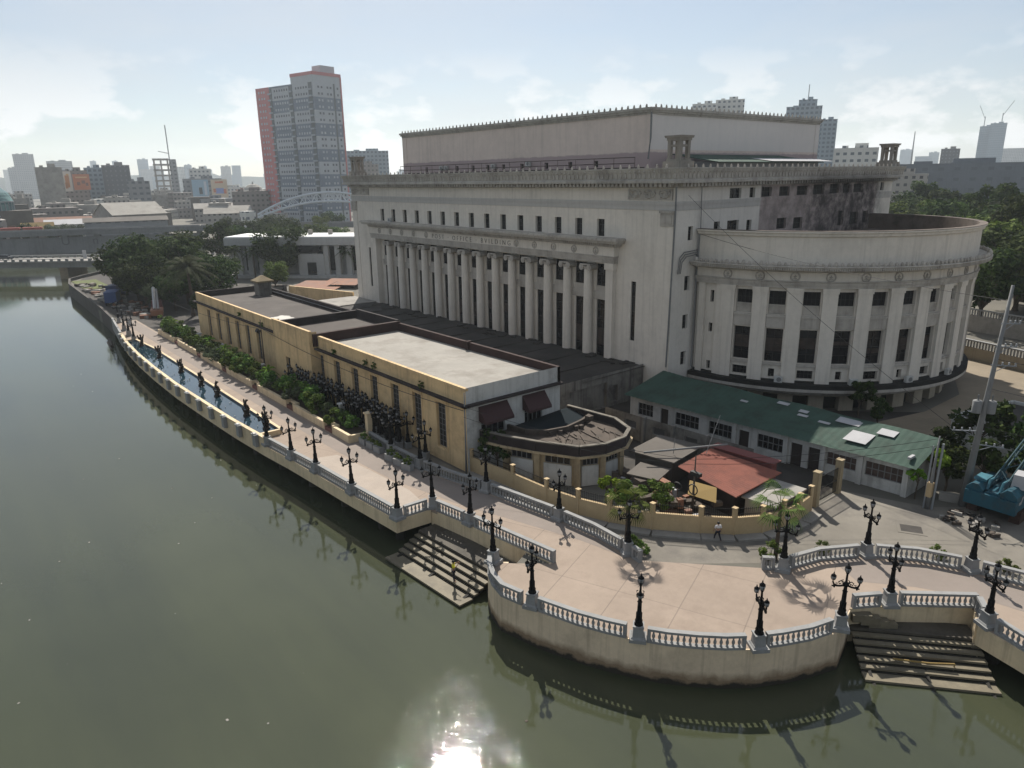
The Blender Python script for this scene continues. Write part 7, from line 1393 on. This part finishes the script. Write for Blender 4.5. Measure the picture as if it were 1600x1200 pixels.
def gable(label, x, y, w, dep, z0, z1, rz, wall, roof):
    t = thing('warehouse', label, 'warehouse', (x, y, GZ), R(rz)); b = MB(); b.box((0, 0, (z0 - GZ) / 2), (w, dep, z0 - GZ)); h = dep / 2
    b.add([(-w / 2, -h, z0 - GZ), (-w / 2, h, z0 - GZ), (-w / 2, 0, z1 - GZ), (w / 2, -h, z0 - GZ), (w / 2, h, z0 - GZ), (w / 2, 0, z1 - GZ)], [(0, 2, 1), (3, 4, 5)]); part('walls', b, M[wall], t, False)
    b = MB(); e = .6; vs = [(-w / 2 - e, -h - e, z0 - GZ - .2), (w / 2 + e, -h - e, z0 - GZ - .2), (w / 2 + e, 0, z1 - GZ + .1), (-w / 2 - e, 0, z1 - GZ + .1), (w / 2 + e, h + e, z0 - GZ - .2), (-w / 2 - e, h + e, z0 - GZ - .2)]; b.add(vs + [(p[0], p[1], p[2] + .18) for p in vs], [(0, 3, 2, 1), (3, 5, 4, 2), (6, 7, 8, 9), (9, 8, 10, 11), (0, 1, 7, 6), (5, 11, 10, 4), (0, 6, 9, 3), (3, 9, 11, 5), (1, 2, 8, 7), (2, 4, 10, 8)]); part('roof', b, M[roof], t, False)
gable('cream gabled warehouse beyond the viaduct', -418, 88, 26, 24, 14, 19.5, 100, 'concrete', 'paleroof'); gable('grey walled warehouse before the cream gabled one', -400, 82, 36, 12, 11.5, 13, 80, 'c_grey', 'greyroof'); gable('long brown roofed shed behind the viaduct at the left', -432, 52, 40, 14, 10, 13, 85, 'c_low', 'rust'); gable('pale yellow roofed shed near the red boats', -402, 45, 12, 9, 8.5, 12, 80, 'c_low', 'tarp'); gable('white roofed shed behind the yellow one', -425, 62, 22, 10, 10, 12, 80, 'c_white', 'whitetin'); gable('grey tin warehouse right of the market', -455, 150, 26, 18, 11, 15, 70, 'c_low', 'paleroof'); gable('second grey tin shed below the twin billboards', -520, 165, 30, 16, 12, 15, 75, 'c_low', 'concrete')
for x, y, lb in ((-388, 33, 'left red hulled boat shed under the trees beyond the viaduct'), (-385, 41, 'right red hulled boat shed under the trees beyond the viaduct')):
    b = MB(); b.box((x, y, 9.0), (3, 7.0, 3.2), R(-15)); b.box((x, y, 10.8), (3.4, 7.4, .4), R(-15)); solo('red_container', b, mat('faded red container', (.32, .07, .05), .8, .3, .5), lb.replace('hulled boat shed', 'container'), 'container', (x, y, GZ))
# round glass building at the left edge
t = thing('glass_building', 'round fronted teal glass building cut by the left picture edge', 'building', (-266, 13, GZ)); b = MB(); b.lathe([(11, 0), (11, 20)], 40, (-268, 14, GZ)); b.lathe([(10.9, 20), (11, 24), (8, 27.5), (4, 29)], 40, (-268, 14, GZ)); gl = city('teal curtain glass', (.05, .13, .15), (.10, .2, .2), 2.2, 3.6, .75, .8); 
t.location = (-440, 25, GZ); b = MB(); b.lathe([(16, 0), (16, 19), (14.5, 23), (11, 26), (5, 28)], 40, (-440, 25, GZ)); part('glass_drum', b, gl, t); b = MB()
for i in range(40): a = 2 * PI * i / 40; b.box((-440 + 16.1 * math.cos(a), 25 + 16.1 * math.sin(a), GZ + 9.5), (.3, .3, 19), a)
for z in (6, 12, 18.6): b.lathe([(16.2, z), (16.2, z + .5)], 40, (-440, 25, GZ))
part('steel_ribs', b, M['steel'], t)
# tower under construction with its crane
t = thing('construction_frame', 'open concrete building frame under construction with a tower crane mast', 'building', (-774, 200, GZ), R(75.5))
b = MB()
for z in range(6, 52, 5): b.box((-3, 7, z - GZ), (14.5, 14, 1.5))
for sx in (-9, -3, 3):
    for sy in (1, 7, 13): b.box((sx, sy, 24), (1.5, 1.5, 49))
part('slab_frame', b, M['concrete'], t, False); b = MB(); b.box((7.5, 6, 24), (7, 10, 49), taper=.9); part('core', b, M['c_grey'], t, False); b = MB(); b.tube([(5, 4, 44), (5, 4, 80)], .5, 4); b.tube([(5, 4, 54), (-4, 4, 56)], .35, 4); part('crane_mast', b, M['steel'], t, False)
b = MB(); b.tube([(-306.8, 738.8, GZ), (-306.8, 738.8, 65)], [1.4, .4], 4); solo('lattice_mast', b, M['steel'], 'thin lattice mast on the right skyline', 'mast', (-306.8, 738.8, GZ))
b = MB(); b.tube([(-319, 566, 84), (-319, 566, 96)], .4, 4); solo('roof_mast', b, M['steel'], 'mast on the stepped tower behind the attic corner', 'mast', (-319, 566, 84))
for (x, y, z, s), lb in zip(((-482, 1424, 100, -1), (-452, 1410, 103, 1)), ('left tower crane on the dark twin tower', 'right tower crane on the dark twin tower')): b = MB(); b.tube([(x, y, z), (x, y, z + 16)], .7, 4); b.tube([(x, y, z + 12), (x + 12 * s, y + 4, z + 34)], .45, 4); solo('tower_crane', b, M['steel'], lb, 'crane', (x, y, z))
# billboards
def board(label, x, y, w, z0, z1, rot, cols):
    t = thing('billboard', label, 'billboard', (x, y, z0), R(rot)); b = MB(); b.box((0, .3, (z1 - z0) / 2), (w, .5, z1 - z0)); part('panel', b, simple('panel base', cols[0], .7), t, False)
    b = MB()
    for cx3, cz, ww, hh, k in cols[1]: b.box((cx3 * w, .02, cz * (z1 - z0)), (ww * w, .1, hh * (z1 - z0)), 0, k)
    part('artwork', b, [simple('print', c, .7) for c in cols[2]], t, False)
board('pale billboard with an orange figure shape', -618, 92.5, 5.6, 24, 38, 83, ((.55, .5, .45), [(0, .5, .45, .6, 0), (.1, .75, .3, .25, 1), (-.15, .3, .3, .3, 0)], [(.5, .2, .06), (.6, .35, .12)])); board('orange red billboard with dark patches', -618, 101.5, 10.5, 25, 36, 80, ((.42, .14, .06), [(-.2, .4, .18, .2, 0), (.1, .5, .2, .2, 0), (.3, .35, .15, .2, 0), (0, .8, .7, .08, 1)], [(.15, .06, .04), (.6, .4, .2)]))
board('blue white billboard with a small dark figure shape', -607, 181, 12, 18, 31, 73, ((.25, .38, .48), [(0, .35, .2, .4, 0), (.3, .5, .15, .8, 1)], [(.03, .04, .05), (.5, .55, .6)])); board('cream billboard with a blue and red round shape', -602, 194, 12, 17, 31, 72, ((.55, .45, .33), [(0, .38, .5, .3, 0), (.32, .35, .18, .25, 1), (-.3, .4, .18, .2, 1), (0, .85, .5, .1, 1)], [(.2, .25, .5), (.5, .16, .08)]))
b = MB(); b.lathe([(9, 0), (9, 4), (8.6, 7), (7, 10), (4, 12.3), (.6, 13.2), (.5, 15)], 20, (-657, 241, 14)); b.lathe([(11, -12), (11, 0)], 12, (-657, 241, 14)); solo('domed_church', b, M['paleroof'], 'pale ribbed dome left of the striped tower', 'church', (-657, 241, GZ))
rs = random.Random(44); b = MB()
for i in range(130): x = rs.gauss(-60, 45); y = rs.uniform(-20, 22); b.box((x, y, .012), (rs.uniform(.05, .2), rs.uniform(.04, .12), .02), rs.uniform(0, 3), m=rs.choice([0, 0, 1]))
solo('floating_litter', b, [M['concrete'], M['wood']], 'scattered bits of litter drifting on the river', 'litter', (-60, 5, 0))['kind'] = 'stuff'
# far hills
b = MB(); rs = random.Random(2); N_ = 60; vs = []
for i in range(N_ + 1): a = R(150 + 38 * i / N_); h = 15 + 45 * (0.5 + 0.5 * math.sin(i * .35)) * (0.6 + .4 * math.sin(i * .9 + 1)) * math.sin(PI * i / N_); vs += [(3150 * math.cos(a), 3150 * math.sin(a), 0), (3200 * math.cos(a), 3200 * math.sin(a), 30 + h), (3290 * math.cos(a), 3290 * math.sin(a), 0)]
b.add(vs, [(3 * i + j, 3 * i + 3 + j, 3 * i + 4 + j, 3 * i + 1 + j) for i in range(N_) for j in range(2)]); struct('hills', b, mat('far hills', (.08, .10, .07), .9, .3, .01))

# the air itself
hz = MB(); hz.bb(-3400, 3400, -1750, 3400, -2.0, 160); hm = bpy.data.materials.new('thin haze'); hm.use_nodes = True; hn_ = hm.node_tree.nodes; hn_.clear(); ho = hn_.new('ShaderNodeOutputMaterial'); hv = hn_.new('ShaderNodeVolumePrincipled'); hv.inputs['Color'].default_value = (.86, .94, 1.0, 1); hv.inputs['Density'].default_value = 0.00015; hv.inputs['Anisotropy'].default_value = 0.5
hm.node_tree.links.new(hv.outputs[0], ho.inputs['Volume']); struct('haze', hz, hm, kind='stuff')
